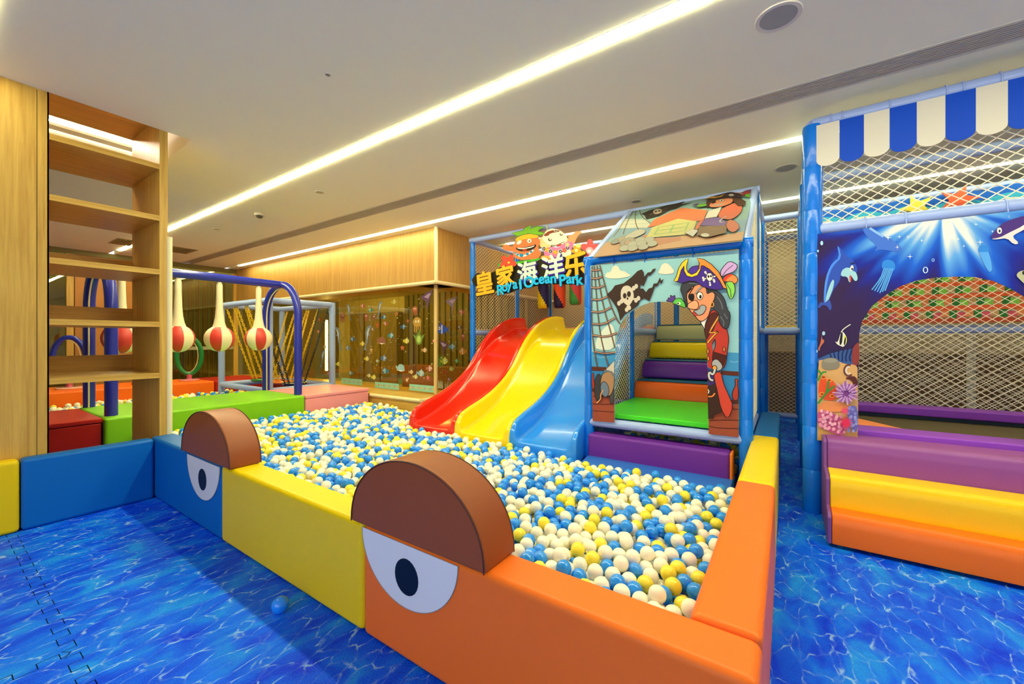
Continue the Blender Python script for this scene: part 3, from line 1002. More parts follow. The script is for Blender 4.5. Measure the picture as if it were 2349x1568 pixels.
# ties that lash the banner
def tie(parent, x, y, z, r=.05, tail=True, m=None):
    mb = MB().tube([(x, y + r * math.cos(a), z + r * math.sin(a)) for a in [2 * PI * k / 14 for k in range(14)]], .004, 5, closed=True)
    if tail: mb.tube([(x, y - r, z - .01), (x + .004, y - r - .004, z - r - .03)], .0035, 5)
    mb.build('cable_tie', m or SKY, parent, True)
for x in (-1.27, -1.0, -.62): tie(tw, x, Y1, 1.935)

# stairs inside
t = thing('foam_platform', (-.89, 4.1, .46), 'bright green foam platform just inside the pirate doorway', 'foam platform')
rbox('cushion', XM + .055, XB - .05, Y1 + .02, 4.715, .49, .535, vinyl('#46cf2c'), t, .01)
for i, (c, l) in enumerate((('#f4651c', 'orange padded stair roll, lowest step behind the green platform'), ('#6c2fa0', 'purple padded stair roll above the orange one'),
                            ('#f0cc04', 'yellow padded stair roll above the purple one'), ('#b0ac80', 'grey beige padded stair roll at the top'))):
    ya, za = 4.72 + .322 * i, .515 + .2265 * i
    t = thing('stair_roll', (-.89, ya, za), l, 'foam step')
    pts = [(ya, za + .02), (ya + .01, za), (ya + .42, za), (ya + .42, za + .205), (ya + .16, za + .205), (ya + .10, za + .198), (ya + .045, za + .165), (ya + .012, za + .10)]
    prism('roll', pts, 'X', XM + .045, XB - .05, vinyl(c, .35), t, bevel=.008)
    MB().box(XM + .05, XB - .055, ya + .1, ya + .5, za + .204, za + .214).build('tread', vinyl('#1a6a90'), t)
# step bench and mat at the doorway
t = thing('foam_step', (-.91, 3.55, .0), 'long purple foam step with an orange end under the pirate banner', 'foam step')
rbox('cushion', -1.492, -.352, 3.42, 3.62, .12, .352, vinyl('#6a2c9e'), t, .025)
rbox('end_cap', -.353, -.335, 3.425, 3.615, .122, .348, vinyl('#f0822a'), t, .008)
t = thing('landing_mat', (-.9, 3.4, 0), 'blue sloping foam mat between the balls and the purple step', 'foam mat')
prism('cushion', [(3.2, .02), (3.2, .10), (3.24, .135), (3.41, .16), (3.66, .115), (3.66, .02)], 'X', -1.485, -.33, vinyl('#2f6ad0'), t, bevel=.008)

# ------------------------------------------------------------------ slides
RIM = [(5.84, 1.56), (5.62, 1.565), (5.40, 1.535), (5.15, 1.46), (4.95, 1.365), (4.75, 1.22), (4.58, 1.05), (4.42, .87), (4.22, .71), (3.98, .585), (3.75, .50), (3.55, .445), (3.42, .40), (3.37, .365), (3.335, .31)]
FLR = [(5.84, 1.385), (5.58, 1.375), (5.33, 1.335), (5.05, 1.235), (4.83, 1.12), (4.62, .965), (4.44, .79), (4.26, .62), (4.06, .475), (3.86, .362), (3.68, .287), (3.52, .237), (3.42, .212), (3.37, .203), (3.338, .20)]
def slide(xc, h, lab):
    t = thing('slide', (xc, 4.4, 0), lab, 'slide', 'row of three slides')
    rim, flr = catmull(RIM, 3), catmull(FLR, 3)
    W = .36
    rows = []
    for (ry, rz), (fy, fz) in zip(rim, flr):
        sk = max(.03, rz - .16) if ry > 3.9 else max(.03, (rz - .16) * (ry - 3.3) / .6)
        sec = [(-W, sk, ry), (-W, rz - .04, ry), (-W + .003, rz - .008, ry), (-W + .016, rz, ry), (-W + .036, rz - .002, ry), (-W + .046, rz - .016, ry)]
        for k in (.12, .5, .85):
            sec.append((-W + .048 + .026 * k, rz - .016 + (fz + .02 - rz + .016) * k, ry + (fy - ry) * k))
        sec += [(-W + .084, fz + .013, fy), (-W + .104, fz + .002, fy), (-W + .13, fz, fy), (-.1, fz - .002, fy), (0, fz - .003, fy)]
        sec += [(-a, b, c) for a, b, c in reversed(sec[:-1])]
        rows.append(sec)
    n = len(rows[0])
    last = rows[-1]
    rows.append([(a, b - .004, 3.327) for a, b, c in last])
    rows.append([(a, min(b, .29) - .008, 3.322) for a, b, c in last])
    rows.append([(a, min(b, .26) - .016, 3.318) for a, b, c in last])
    rows.append([(a, min(b, .12), 3.314) for a, b, c in last])
    rows.append([(a, .03, 3.312) for a, b, c in last])
    mb = MB()
    vv = [(xc + a, c, b) for r in rows for a, b, c in r]
    fs = [(i * n + k, i * n + k + 1, (i + 1) * n + k + 1, (i + 1) * n + k) for i in range(len(rows) - 1) for k in range(n - 1)]
    mb.add(vv, fs)
    o = mb.build('chute', gloss(h), t)
    o.data.polygons.foreach_set('use_smooth', [True] * len(o.data.polygons))
    s_ = o.modifiers.new('thick', 'SOLIDIFY'); s_.thickness = .009; s_.offset = 0
    d = o.modifiers.new('soft', 'SUBSURF'); d.levels = 1; d.render_levels = 1
    # hood plates at the top of the side walls
    return t
slide(-3.362, '#e02410', 'glossy red slide nearest the glazed wall')
slide(-2.640, '#f7d80a', 'glossy yellow slide between the red and blue ones')
slide(-1.918, '#2a92ff', 'glossy blue slide beside the pirate doorway')

# ------------------------------------------------------------------ hanging bags in the tower
def bag(x, c1, c2, zb, lab):
    y, r = 6.5, .105
    t = thing('hanging_bag', (x, y, zb), lab, 'hanging bag', 'two-coloured bags hung in the tower')
    prof = [(.001, zb), (r * .8, zb + .004), (r * .96, zb + .03), (r, zb + .08)] + [(r, zb + .08 + .045 * k) for k in range(1, 15)] + [(r * .6, zb + .74), (.02, zb + .76)]
    nn = 24
    MB().lathe(x, y, prof, nn, mfun=lambda i, k: 1 if ((k + i * 1.1) % nn) < nn * .42 else 0).build('body', [vinyl(c1), vinyl(c2)], t, True)
    MB().tube([(x, y, zb + .75), (x, y, TOPZ - .02)], .008, 6).build('strap', ROPE, t)
bag(-3.70, '#f0cf08', '#2c2560', 1.77, 'yellow and navy hanging bag next to the net')
bag(-3.37, '#2c2048', '#f2502c', 1.765, 'dark purple and red hanging bag')
bag(-3.06, '#3f9a48', '#d84850', 1.81, 'green and red hanging bag above the yellow slide')
bag(-2.76, '#eeb010', '#d84848', 1.80, 'orange and red hanging bag half hidden by the pirate frame')

# ------------------------------------------------------------------ awning tower with the trampoline
AXL, AXR = .15, 1.43
aw = thing('trampoline_tower', (.8, 4.5, 0), 'blue padded trampoline tower with nets and striped awning', 'play tower')
post(aw, AXL, Y1, 2.69, .058); post(aw, AXR, Y1, 2.69, .058)
post(aw, 2.7, Y1, 2.69, .058)
for x in (2.7,):
    for y in (Y2, Y3): post(aw, x, y, TOPZ - .03, .042)
post(aw, AXL, Y2, TOPZ - .03, .045)
for y, zz in ((Y1, (TOPZ, 1.965)), (Y2, (TOPZ,)), (Y3, (TOPZ, MIDZ))):
    for z in zz: beam(aw, (AXL, y, z), (2.7, y, z), .043)
for x in (AXL, 2.7):
    beam(aw, (x, Y1, TOPZ), (x, Y3, TOPZ))
beam(aw, (AXL, Y2, MIDZ), (AXL, Y3, MIDZ))
net(aw, 'Y', Y1 + .01, [(AXL + .05, 2.0), (AXR - .05, 2.0), (AXR - .05, TOPZ - .06), (AXL + .05, TOPZ - .06)], .074, .054, .0032)
net(aw, 'Y', Y1 + .01, [(AXR + .05, .6), (2.66, .6), (2.66, TOPZ - .06), (AXR + .05, TOPZ - .06)], .074, .054, .0032)
net(aw, 'X', AXL - .005, [(Y1 + .06, .12), (Y2 - .05, .12), (Y2 - .05, TOPZ - .05), (Y1 + .06, TOPZ - .05)])
net(aw, 'Y', 5.06, [(AXL + .05, .56), (2.66, .56), (2.66, 1.95), (AXL + .05, 1.95)], .070, .056, .0027)
net(aw, 'Y', Y3, [(AXL + .05, .12), (2.66, .12), (2.66, MIDZ - .05), (AXL + .05, MIDZ - .05)])
for x in (.25, .31, .545, .80, .87, 1.02): tie(aw, x, Y1, TOPZ, .047, True, BM)
for x in (.43, .62, 1.04): tie(aw, x, Y1, 1.965, .046, True, BM)
for z in (1.5, .9): tie(aw, AXL + .02, Y1, z, .06, False)
# awning: scalloped flaps, white and blue in turn
va = thing('awning_valance', (.8, 3.48, 2.4), 'scalloped awning valance in white and blue stripes', 'awning')
W_, B_ = mat('valance white', '#ddd6c8', .6, bump=(9, .25, .01)), mat('valance blue', '#0448c8', .45, bump=(9, .35, .01), spec=.15)
x = .17
k = 0
while x < 2.6:
    w = .1235
    n = 10
    pts = [(x, 2.668), (x + w, 2.668), (x + w, 2.425)] + [(x + w / 2 + w / 2 * math.cos(PI * j / n), 2.425 - .045 * math.sin(PI * j / n)) for j in range(1, n)] + [(x, 2.425)]
    o = prism('flap', pts, 'Y', 3.474, 3.479, B_ if k % 2 else W_, va)
    x += w + .0006
    k += 1

# trampoline
tr = thing('trampoline', (.8, 4.2, 0), 'trampoline bed with purple padded edges behind the sea banner', 'trampoline')
PUR = vinyl('#8a3ec2', .45)
rbox('edge_pad', AXL + .06, 2.64, 3.545, 3.76, .53, .60, PUR, tr, .012)
rbox('edge_pad', AXL + .06, 2.64, 4.80, 5.02, .55, .62, PUR, tr, .012)
prism('corner_pad', [(AXL + .06, 3.77), (AXL + .06, 4.79), (AXL + .2, 4.79), (AXL + .2, 4.4), (AXL + .62, 3.77)], 'Z', .545, .575, vinyl('#f08a4a'), tr)
MB().box(AXL + .06, 2.64, 3.6, 4.95, .50, .515).build('bed', mat('bed fabric', '#5b4f33', .8, bump=(90, .3, .001)), tr)
MB().box(AXL + .06, 2.64, 4.86, 5.03, .499, .549).build('back_rail', mat('base skirt', '#33465c', .7), tr)
MB().box(AXL + .06, 2.64, 3.56, 5.03, .02, .498).build('base', mat('base skirt', '#33465c', .7), tr)
# front steps
st = thing('foam_stairs', (.8, 3.2, 0), 'three-tier purple, yellow and orange foam steps before the sea banner', 'foam steps')
def tier(y0, y1, z0, z1, c, x0=.218):
    pts = [(y1, z0), (y1, z1), (y0 + .055, z1), (y0 + .03, z1 - .006), (y0 + .010, z1 - .03), (y0, z1 - .075), (y0, z0)]
    return prism('tier', pts, 'X', x0, 2.5, vinyl(c, .36), st, bevel=.006)
tier(3.30, 3.545, .02, .565, '#8d4a94'); tier(3.10, 3.295, .02, .385, '#f6c406'); tier(2.975, 3.095, .02, .20, '#f07018')
prism('end_panel', [(3.545, .02), (3.545, .56), (3.33, .562), (3.30, .54), (3.295, .39), (3.13, .382), (3.10, .36), (3.095, .205), (3.0, .195), (2.978, .17), (2.978, .02)], 'X', .198, .2165, vinyl('#7d4a92'), st, bevel=.004)

# woven climbing wall behind the trampoline
wv = thing('woven_wall', (1.4, 5.85, 1.36), 'orange and green woven strap climbing wall above the back rail', 'climbing wall')
SO, SG, SD, SP = mat('strap orange', '#ee5a1e', .6), mat('strap lime', '#86d84a', .6), mat('strap dark green', '#177a2c', .6), mat('strap pink', '#e0506c', .6)
for k in range(8):
    z = 1.37 + k * .125
    y = 5.84 + .04 * k
    MB().box(.5, 2.64, y, y + .012, z, z + .048).build('strap', SO if k else mat('strap rust', '#c4421a', .6), wv)
    for j in range(12):
        x = .52 + j * .168 + .03 * k
        MB().box(x, x + .05, y + .01, y + .022, z + .046, z + .126).build('knot', SD, wv)
        MB().box(x + .052, x + .108, y + .014, y + .024, z + .05, z + .105).build('knot', SG if k else SP, wv)
        MB().box(x + .110, x + .165, y + .016, y + .026, z + .062, z + .126).build('knot', mat('strap peach', '#ee8a4a', .6) if (j + k) % 3 else mat('strap tan', '#c9a06a', .6), wv)
# wave board with starfish on the rear top beam
wbd = thing('wave_board', (1.3, 5.9, 2.45), 'cut-out wave board with starfish along the rear beam', 'board')
def wave(name, amp, base, h, m, y):
    n = 90
    top = [(.2 + 2.45 * i / n, base + amp * abs(math.sin(.2 + i * PI / 13))) for i in range(n + 1)]
    pts = top + [(p[0], p[1] - h) for p in reversed(top)]
    prism(name, pts, 'Y', y, y + .006, m, wbd)
wave('wave_crest', .03, 2.66, .09, printm('#1f66d8'), 5.885)
wave('wave_body', .05, 2.56, .10, printm('#3fb6e8'), 5.878)
wave('wave_foam', .06, 2.50, .09, printm('#f2eedd'), 5.871)
wave('wave_lower', .05, 2.44, .07, printm('#7fd0e8'), 5.864)
def starfish(x, z, r, c, rot):
    pts = [(x + (r if i % 2 == 0 else r * .42) * math.cos(rot + PI * i / 5), z + (r if i % 2 == 0 else r * .42) * math.sin(rot + PI * i / 5)) for i in range(10)]
    prism('starfish', pts, 'Y', 5.845, 5.862, printm(c), wbd)
starfish(1.12, 2.58, .14, '#f4e25a', 1.9); starfish(1.42, 2.60, .15, '#ee6a4c', 1.2)

# traced outlines of the printed artwork, millimetres in the plane of each banner
PIRATE = {
 'cloth': [
 ('p','#8cc0ca',[-1488,1879,-297,1876,-297,468,-502,466,-507,859,-515,1120,-528,1251,-555,1328,-600,1396,-657,1451,-715,1485,-791,1509,-874,1518,-959,1513,-1035,1485,-1101,1449,-1162,1400,-1205,1340,-1236,1245,-1252,1110,-1257,937,-1259,468,-1465,460],0,None),
 ],
 'sea': [
 ('p','#3f8fc6',[-1479,1091,-1252,1095,-1255,956,-1475,947],0,None),
 ('p','#3f8fc6',[-515,1109,-297,1102,-297,955,-507,955],0,None),
 ('p','#2f7db8',[-475,931,-297,929,-297,714,-441,702],0,None),
 ('p','#2f7db8',[-1475,922,-1352,927,-1365,807,-1472,750],0,None),
 ('s','#7db8e0',[-1465,1056,-1392,1039,-1313,1049],54,None),
 ('s','#7db8e0',[-355,1038,-328,1030,-300,1039],54,None),
 ],
 'deck': [
 ('p','#9a4a36',[-1472,750,-1259,764,-1259,468,-1465,460],0,None),
 ('p','#9a4a36',[-503,625,-297,725,-297,468,-502,466],0,None),
 ('s','#4a1f16',[-1469,686,-1259,697],54,None),
 ('s','#4a1f16',[-1469,616,-1352,620,-1259,634],54,None),
 ('s','#4a1f16',[-1468,553,-1392,557,-1259,561],54,None),
 ('s','#4a1f16',[-500,575,-297,597],54,None),
 ('s','#4a1f16',[-502,528,-441,521,-297,534],54,None),
 ('s','#4a1f16',[-346,678,-297,678],54,None),
 ('p','#5a2a20',[-1475,956,-1333,956,-1339,921,-1475,918],0,None),
 ('p','#5a2a20',[-417,965,-297,961,-297,928,-417,933],0,None),
 ('p','#5a2a20',[-351,744,-297,748,-297,719,-351,714],0,None),
 ('p','#5a2a20',[-1472,756,-1405,754,-1405,727,-1472,727],0,None),
 ('p','#b03c2c',[-318,907,-306,908,-301,896,-304,873,-303,848,-299,822,-298,793,-299,761,-309,745,-328,743,-338,758,-340,790,-334,819,-322,846,-318,872,-322,895],0,'#2a1a16'),
 ('p','#b03c2c',[-1467,897,-1456,897,-1452,883,-1454,854,-1452,831,-1446,812,-1443,791,-1444,766,-1452,754,-1465,753,-1472,788,-1472,860],0,'#2a1a16'),
 ],
 'clouds': [
 ('p','#e2d8c2',[-1347,1767,-1337,1790,-1323,1801,-1303,1800,-1288,1814,-1277,1843,-1261,1856,-1238,1853,-1222,1841,-1213,1817,-1197,1803,-1173,1799,-1156,1790,-1143,1777,-1130,1768,-1117,1764,-1116,1758,-1126,1749,-1157,1743,-1210,1739,-1265,1741,-1323,1751],0,None),
 ('p','#e2d8c2',[-885,1759,-874,1774,-866,1790,-861,1809,-850,1823,-832,1832,-815,1829,-797,1815,-782,1800,-770,1784,-761,1768,-758,1752,-770,1742,-798,1738,-832,1740,-871,1748],0,None),
 ('p','#d4dcd0',[-1382,1271,-1362,1296,-1339,1318,-1313,1336,-1292,1338,-1276,1326,-1264,1304,-1256,1273,-1252,1221,-1254,1147,-1298,1109,-1386,1108,-1433,1126,-1437,1164,-1426,1202,-1403,1240],0,None),
 ],
 'rigging': [
 ('s','#2a1a16',[-1469,1873,-1471,1796,-1473,1642,-1473,1489,-1470,1336,-1461,1209,-1447,1107,-1434,1031,-1423,981,-1418,956],119,None),
 ('s','#8a6250',[-1469,1873,-1471,1796,-1473,1642,-1473,1489,-1470,1336,-1461,1209,-1447,1107,-1434,1031,-1423,981,-1418,956],54,None),
 ('s','#2a1a16',[-1448,1874,-1444,1828,-1438,1736,-1429,1633,-1420,1518,-1409,1407,-1396,1300,-1378,1199,-1355,1105,-1336,1034,-1319,984,-1311,960],119,None),
 ('s','#8a6250',[-1448,1874,-1444,1828,-1438,1736,-1429,1633,-1420,1518,-1409,1407,-1396,1300,-1378,1199,-1355,1105,-1336,1034,-1319,984,-1311,960],54,None),
 ('s','#2a1a16',[-1421,1873,-1415,1827,-1403,1734,-1385,1630,-1361,1515,-1334,1408,-1303,1308,-1279,1225,-1262,1160,-1254,1128],119,None),
 ('s','#8a6250',[-1421,1873,-1415,1827,-1403,1734,-1385,1630,-1361,1515,-1334,1408,-1303,1308,-1279,1225,-1262,1160,-1254,1128],54,None),
 ('s','#2a1a16',[-1394,1873,-1383,1830,-1361,1745,-1336,1656,-1311,1564,-1282,1484,-1252,1415,-1230,1370,-1216,1350,-1209,1340],119,None),
 ('s','#8a6250',[-1394,1873,-1383,1830,-1361,1745,-1336,1656,-1311,1564,-1282,1484,-1252,1415,-1230,1370,-1216,1350,-1209,1340],54,None),
 ('s','#2a1a16',[-1477,1840,-1466,1837,-1443,1832,-1421,1830,-1399,1833,-1389,1834],184,None),
 ('s','#b88a74',[-1477,1840,-1466,1837,-1443,1832,-1421,1830,-1399,1833,-1389,1834],98,None),
 ('s','#2a1a16',[-1479,1763,-1465,1761,-1438,1755,-1412,1756,-1386,1764,-1373,1768],184,None),
 ('s','#b88a74',[-1479,1763,-1465,1761,-1438,1755,-1412,1756,-1386,1764,-1373,1768],98,None),
 ('s','#2a1a16',[-1479,1680,-1463,1677,-1433,1670,-1402,1671,-1369,1681,-1353,1686],184,None),
 ('s','#b88a74',[-1479,1680,-1463,1677,-1433,1670,-1402,1671,-1369,1681,-1353,1686],98,None),
 ('s','#2a1a16',[-1477,1571,-1457,1568,-1418,1562,-1379,1565,-1341,1579,-1322,1586],184,None),
 ('s','#b88a74',[-1477,1571,-1457,1568,-1418,1562,-1379,1565,-1341,1579,-1322,1586],98,None),
 ('s','#2a1a16',[-1475,1457,-1450,1455,-1402,1450,-1356,1457,-1313,1477,-1291,1487],184,None),
 ('s','#b88a74',[-1475,1457,-1450,1455,-1402,1450,-1356,1457,-1313,1477,-1291,1487],98,None),
 ('s','#2a1a16',[-1469,1346,-1440,1344,-1381,1341,-1327,1353,-1278,1380,-1254,1393],184,None),
 ('s','#b88a74',[-1469,1346,-1440,1344,-1381,1341,-1327,1353,-1278,1380,-1254,1393],98,None),
 ('s','#2a1a16',[-1464,1244,-1432,1239,-1370,1229,-1311,1233,-1256,1253,-1229,1262],184,None),
 ('s','#b88a74',[-1464,1244,-1432,1239,-1370,1229,-1311,1233,-1256,1253,-1229,1262],98,None),
 ('s','#2a1a16',[-1445,1094,-1420,1090,-1370,1081,-1321,1080,-1274,1087,-1250,1090],184,None),
 ('s','#b88a74',[-1445,1094,-1420,1090,-1370,1081,-1321,1080,-1274,1087,-1250,1090],98,None),
 ],
 'flag': [
 ('p','#3a2a24',[-1326,1605,-1281,1641,-1252,1679,-1174,1692,-1107,1738,-1053,1787,-1017,1798,-1001,1770,-997,1731,-968,1766,-942,1768,-924,1792,-899,1794,-909,1774,-936,1751,-947,1738,-967,1742,-982,1701,-1001,1655,-1027,1671,-1031,1636,-1005,1634,-982,1602,-959,1631,-930,1638,-919,1669,-890,1670,-868,1717,-857,1689,-837,1703,-855,1661,-870,1677,-885,1647,-907,1644,-924,1599,-936,1569,-953,1523,-994,1551,-1029,1538,-1047,1494,-1101,1456,-1162,1421,-1205,1365,-1218,1429,-1236,1479,-1268,1529],0,None),
 ('p','#cfc2b2',[-1191,1643,-1180,1659,-1164,1668,-1144,1670,-1127,1665,-1111,1653,-1099,1638,-1092,1619,-1087,1599,-1085,1577,-1087,1557,-1095,1539,-1106,1520,-1120,1499,-1136,1494,-1153,1506,-1169,1520,-1185,1536,-1195,1555,-1199,1576,-1200,1599,-1198,1623],0,None),
 ('p','#3a2a24',[-1148,1581,-1149,1573,-1152,1566,-1156,1561,-1161,1558,-1167,1559,-1172,1562,-1176,1567,-1179,1575,-1180,1583,-1179,1592,-1176,1599,-1172,1604,-1167,1606,-1161,1606,-1156,1603,-1152,1597,-1149,1590],0,None),
 ('p','#3a2a24',[-1110,1594,-1111,1585,-1114,1578,-1119,1572,-1124,1569,-1130,1570,-1136,1573,-1140,1579,-1143,1587,-1144,1596,-1143,1604,-1140,1612,-1136,1617,-1130,1620,-1124,1619,-1119,1616,-1114,1610,-1111,1602],0,None),
 ('p','#3a2a24',[-1132,1556,-1133,1553,-1134,1549,-1136,1547,-1138,1546,-1141,1546,-1143,1547,-1145,1550,-1146,1553,-1147,1557,-1146,1561,-1145,1564,-1143,1566,-1141,1567,-1138,1567,-1136,1566,-1134,1563,-1133,1560],0,None),
 ('p','#cfc2b2',[-1069,1641,-1070,1634,-1073,1628,-1077,1624,-1082,1622,-1088,1622,-1093,1625,-1097,1630,-1100,1636,-1101,1643,-1100,1650,-1097,1656,-1093,1661,-1088,1663,-1082,1662,-1077,1659,-1073,1655,-1070,1648],0,None),
 ('p','#cfc2b2',[-1048,1656,-1049,1650,-1052,1644,-1056,1639,-1061,1637,-1066,1638,-1071,1640,-1075,1645,-1078,1652,-1079,1659,-1078,1666,-1075,1671,-1071,1676,-1066,1678,-1061,1677,-1056,1675,-1052,1670,-1049,1663],0,None),
 ('p','#cfc2b2',[-1050,1537,-1051,1530,-1054,1524,-1058,1520,-1063,1518,-1069,1518,-1074,1521,-1078,1526,-1080,1532,-1081,1539,-1080,1546,-1078,1552,-1074,1556,-1069,1558,-1063,1558,-1058,1555,-1054,1551,-1051,1544],0,None),
 ('p','#cfc2b2',[-1029,1553,-1030,1546,-1033,1540,-1037,1536,-1042,1534,-1047,1534,-1052,1536,-1056,1541,-1059,1548,-1060,1555,-1059,1561,-1056,1567,-1052,1572,-1047,1574,-1042,1573,-1037,1571,-1033,1566,-1030,1560],0,None),
 ('p','#cfc2b2',[-1199,1518,-1200,1511,-1203,1505,-1207,1501,-1212,1499,-1218,1499,-1223,1502,-1228,1506,-1230,1513,-1231,1520,-1230,1527,-1228,1533,-1223,1538,-1218,1540,-1212,1540,-1207,1537,-1203,1532,-1200,1526],0,None),
 ('p','#cfc2b2',[-1177,1534,-1177,1527,-1180,1521,-1185,1517,-1190,1515,-1195,1515,-1201,1518,-1205,1523,-1208,1529,-1209,1536,-1208,1543,-1205,1549,-1201,1554,-1195,1556,-1190,1556,-1185,1553,-1180,1548,-1177,1542],0,None),
 ('p','#cfc2b2',[-1130,1459,-1131,1452,-1134,1446,-1138,1442,-1143,1440,-1148,1440,-1154,1443,-1158,1447,-1161,1454,-1162,1461,-1161,1468,-1158,1474,-1154,1478,-1148,1480,-1143,1480,-1138,1478,-1134,1473,-1131,1466],0,None),
 ('p','#cfc2b2',[-1108,1475,-1109,1468,-1112,1462,-1116,1458,-1121,1456,-1126,1456,-1132,1459,-1136,1463,-1139,1470,-1140,1477,-1139,1484,-1136,1490,-1132,1494,-1126,1496,-1121,1496,-1116,1493,-1112,1489,-1109,1482],0,None),
 ('s','#cfc2b2',[-1098,1629,-1081,1642],152,None),
 ('s','#cfc2b2',[-1098,1551,-1067,1548],152,None),
 ('s','#cfc2b2',[-1196,1528,-1174,1537],152,None),
 ('s','#cfc2b2',[-1137,1472,-1140,1494],152,None),
 ],
 'cannon': [
 ('p','#3a3a40',[-1363,770,-1365,727,-1372,689,-1382,660,-1395,644,-1409,643,-1422,656,-1433,684,-1440,721,-1442,765,-1440,808,-1433,847,-1422,875,-1409,891,-1395,892,-1382,877,-1372,850,-1365,813],0,'#2a1a16'),
 ('p','#4a4a52',[-1258,721,-1259,691,-1263,664,-1269,644,-1276,632,-1283,632,-1291,642,-1296,661,-1300,688,-1301,718,-1300,749,-1296,776,-1291,796,-1283,807,-1276,808,-1269,798,-1263,778,-1259,752],0,'#2a1a16'),
 ('p','#c8c0b4',[-1333,938,-1254,1017,-1255,900,-1313,904],0,'#2a1a16'),
 ('p','#a8805f',[-1328,916,-1279,920,-1256,892,-1256,832,-1261,786,-1268,755,-1279,729,-1293,709,-1313,700,-1339,701,-1361,714,-1380,737,-1387,776,-1383,830,-1374,871,-1359,900],0,'#2a1a16'),
 ('s','#6a7a8c',[-1349,927,-1300,923,-1257,875],130,None),
 ('p','#6a7a90',[-1306,767,-1304,743,-1308,721,-1316,704,-1327,693,-1340,690,-1354,695,-1367,708,-1377,727,-1383,750,-1385,774,-1381,797,-1373,814,-1362,825,-1348,827,-1334,822,-1322,809,-1312,790],0,'#2a1a16'),
 ('s','#f0a060',[-1359,751,-1365,740,-1378,717,-1383,696,-1380,678,-1389,659,-1410,639,-1421,630],87,None),
 ],
 'pirate_figure': [
 ('p','#b8382c',[-513,1355,-501,1388,-488,1413,-473,1429,-458,1432,-444,1424,-431,1410,-420,1389,-409,1368,-397,1346,-387,1319,-377,1287,-369,1255,-363,1223,-362,1191,-366,1159,-372,1109,-379,1040,-391,996,-408,978,-428,974,-450,982,-464,1002,-472,1034,-474,1065,-470,1095,-464,1121,-455,1143,-452,1170,-454,1203,-461,1205,-472,1174,-486,1149,-502,1130,-511,1137,-514,1169,-519,1207,-526,1251,-527,1289,-522,1322],0,'#2a1a16'),
 ('p','#b8382c',[-514,1196,-475,1164,-470,1088,-478,1023,-470,969,-507,990],0,None),
 ('p','#54231c',[-530,1306,-522,1327,-509,1354,-493,1386,-476,1405,-458,1410,-443,1404,-432,1387,-433,1363,-447,1331,-459,1304,-466,1281,-477,1262,-491,1247,-502,1229,-511,1207,-519,1210,-525,1237,-529,1262,-532,1284],0,'#2a1a16'),
 ('s','#2a1a16',[-424,1387,-457,1330,-478,1292,-494,1255,-451,1257],184,None),
 ('s','#2a1a16',[-435,1267,-470,1227,-508,1177],184,None),
 ('s','#f0a040',[-424,1387,-457,1330,-478,1292,-494,1255,-451,1257,-435,1267,-470,1227,-508,1177],108,None),
 ('p','#f0a040',[-414,1411,-393,1440,-365,1446,-384,1422,-395,1425],0,'#2a1a16'),
 ('p','#e8e4dc',[-553,1347,-536,1363,-521,1374,-507,1379,-507,1365,-521,1333,-527,1304,-526,1280,-528,1274,-532,1288,-541,1306,-555,1328],0,'#2a1a16'),
 ('p','#3c2a6e',[-511,989,-465,943,-451,862,-456,835,-505,826],0,None),
 ('p','#3c241e',[-505,837,-453,862,-430,789,-399,657,-465,622,-468,593,-500,588],0,'#2a1a16'),
 ('s','#f08838',[-503,761,-496,761,-482,761,-470,768,-461,782,-456,789],98,None),
 ('s','#e8e0d8',[-505,816,-497,800,-503,785],65,None),
 ('p','#cc4434',[-453,944,-428,957,-411,939,-402,890,-389,845,-371,803,-355,762,-338,721,-339,674,-359,620,-380,613,-403,652,-420,703,-432,767,-442,820,-452,862,-459,897,-463,924],0,'#2a1a16'),
 ('p','#4a1c16',[-470,1108,-376,1080,-397,1002,-475,1054],0,'#2a1a16'),
 ('p','#a8a8ac',[-471,1039,-452,1052,-433,1046,-411,1019,-403,997,-408,979,-419,967,-437,961,-453,966,-468,982,-476,1001,-479,1022],0,'#2a1a16'),
 ('p','#f0a040',[-442,981,-443,974,-446,967,-450,962,-456,959,-462,959,-467,962,-471,966,-474,973,-475,980,-474,987,-471,994,-467,999,-462,1002,-456,1002,-450,1000,-446,995,-443,989],0,'#2a1a16'),
 ('s','#2a1a16',[-456,975,-457,967,-461,951,-466,940,-472,934,-480,938,-490,951,-497,948,-500,929,-499,911,-493,895,-485,887,-474,886,-468,885],239,None),
 ('s','#c8c8c8',[-456,975,-457,967,-461,951,-466,940,-472,934,-480,937,-490,949,-496,946,-499,928,-497,912,-491,898,-483,890,-473,888,-468,887],141,None),
 ('p','#f08838',[-497,1112,-497,1105,-499,1099,-501,1095,-503,1092,-506,1092,-509,1095,-511,1099,-512,1105,-513,1111,-512,1118,-511,1124,-509,1128,-506,1131,-503,1131,-501,1129,-499,1124,-497,1118],0,'#2a1a16'),
 ('p','#f08838',[-494,1055,-494,1049,-496,1043,-498,1038,-500,1036,-503,1036,-506,1038,-508,1042,-509,1048,-510,1055,-509,1062,-508,1068,-506,1072,-503,1074,-500,1074,-498,1072,-496,1068,-494,1062],0,'#2a1a16'),
 ('p','#f08838',[-386,1127,-386,1121,-387,1115,-389,1111,-392,1108,-395,1108,-397,1110,-399,1115,-400,1121,-401,1127,-400,1134,-399,1139,-397,1144,-395,1146,-392,1146,-389,1144,-387,1140,-386,1134],0,'#2a1a16'),
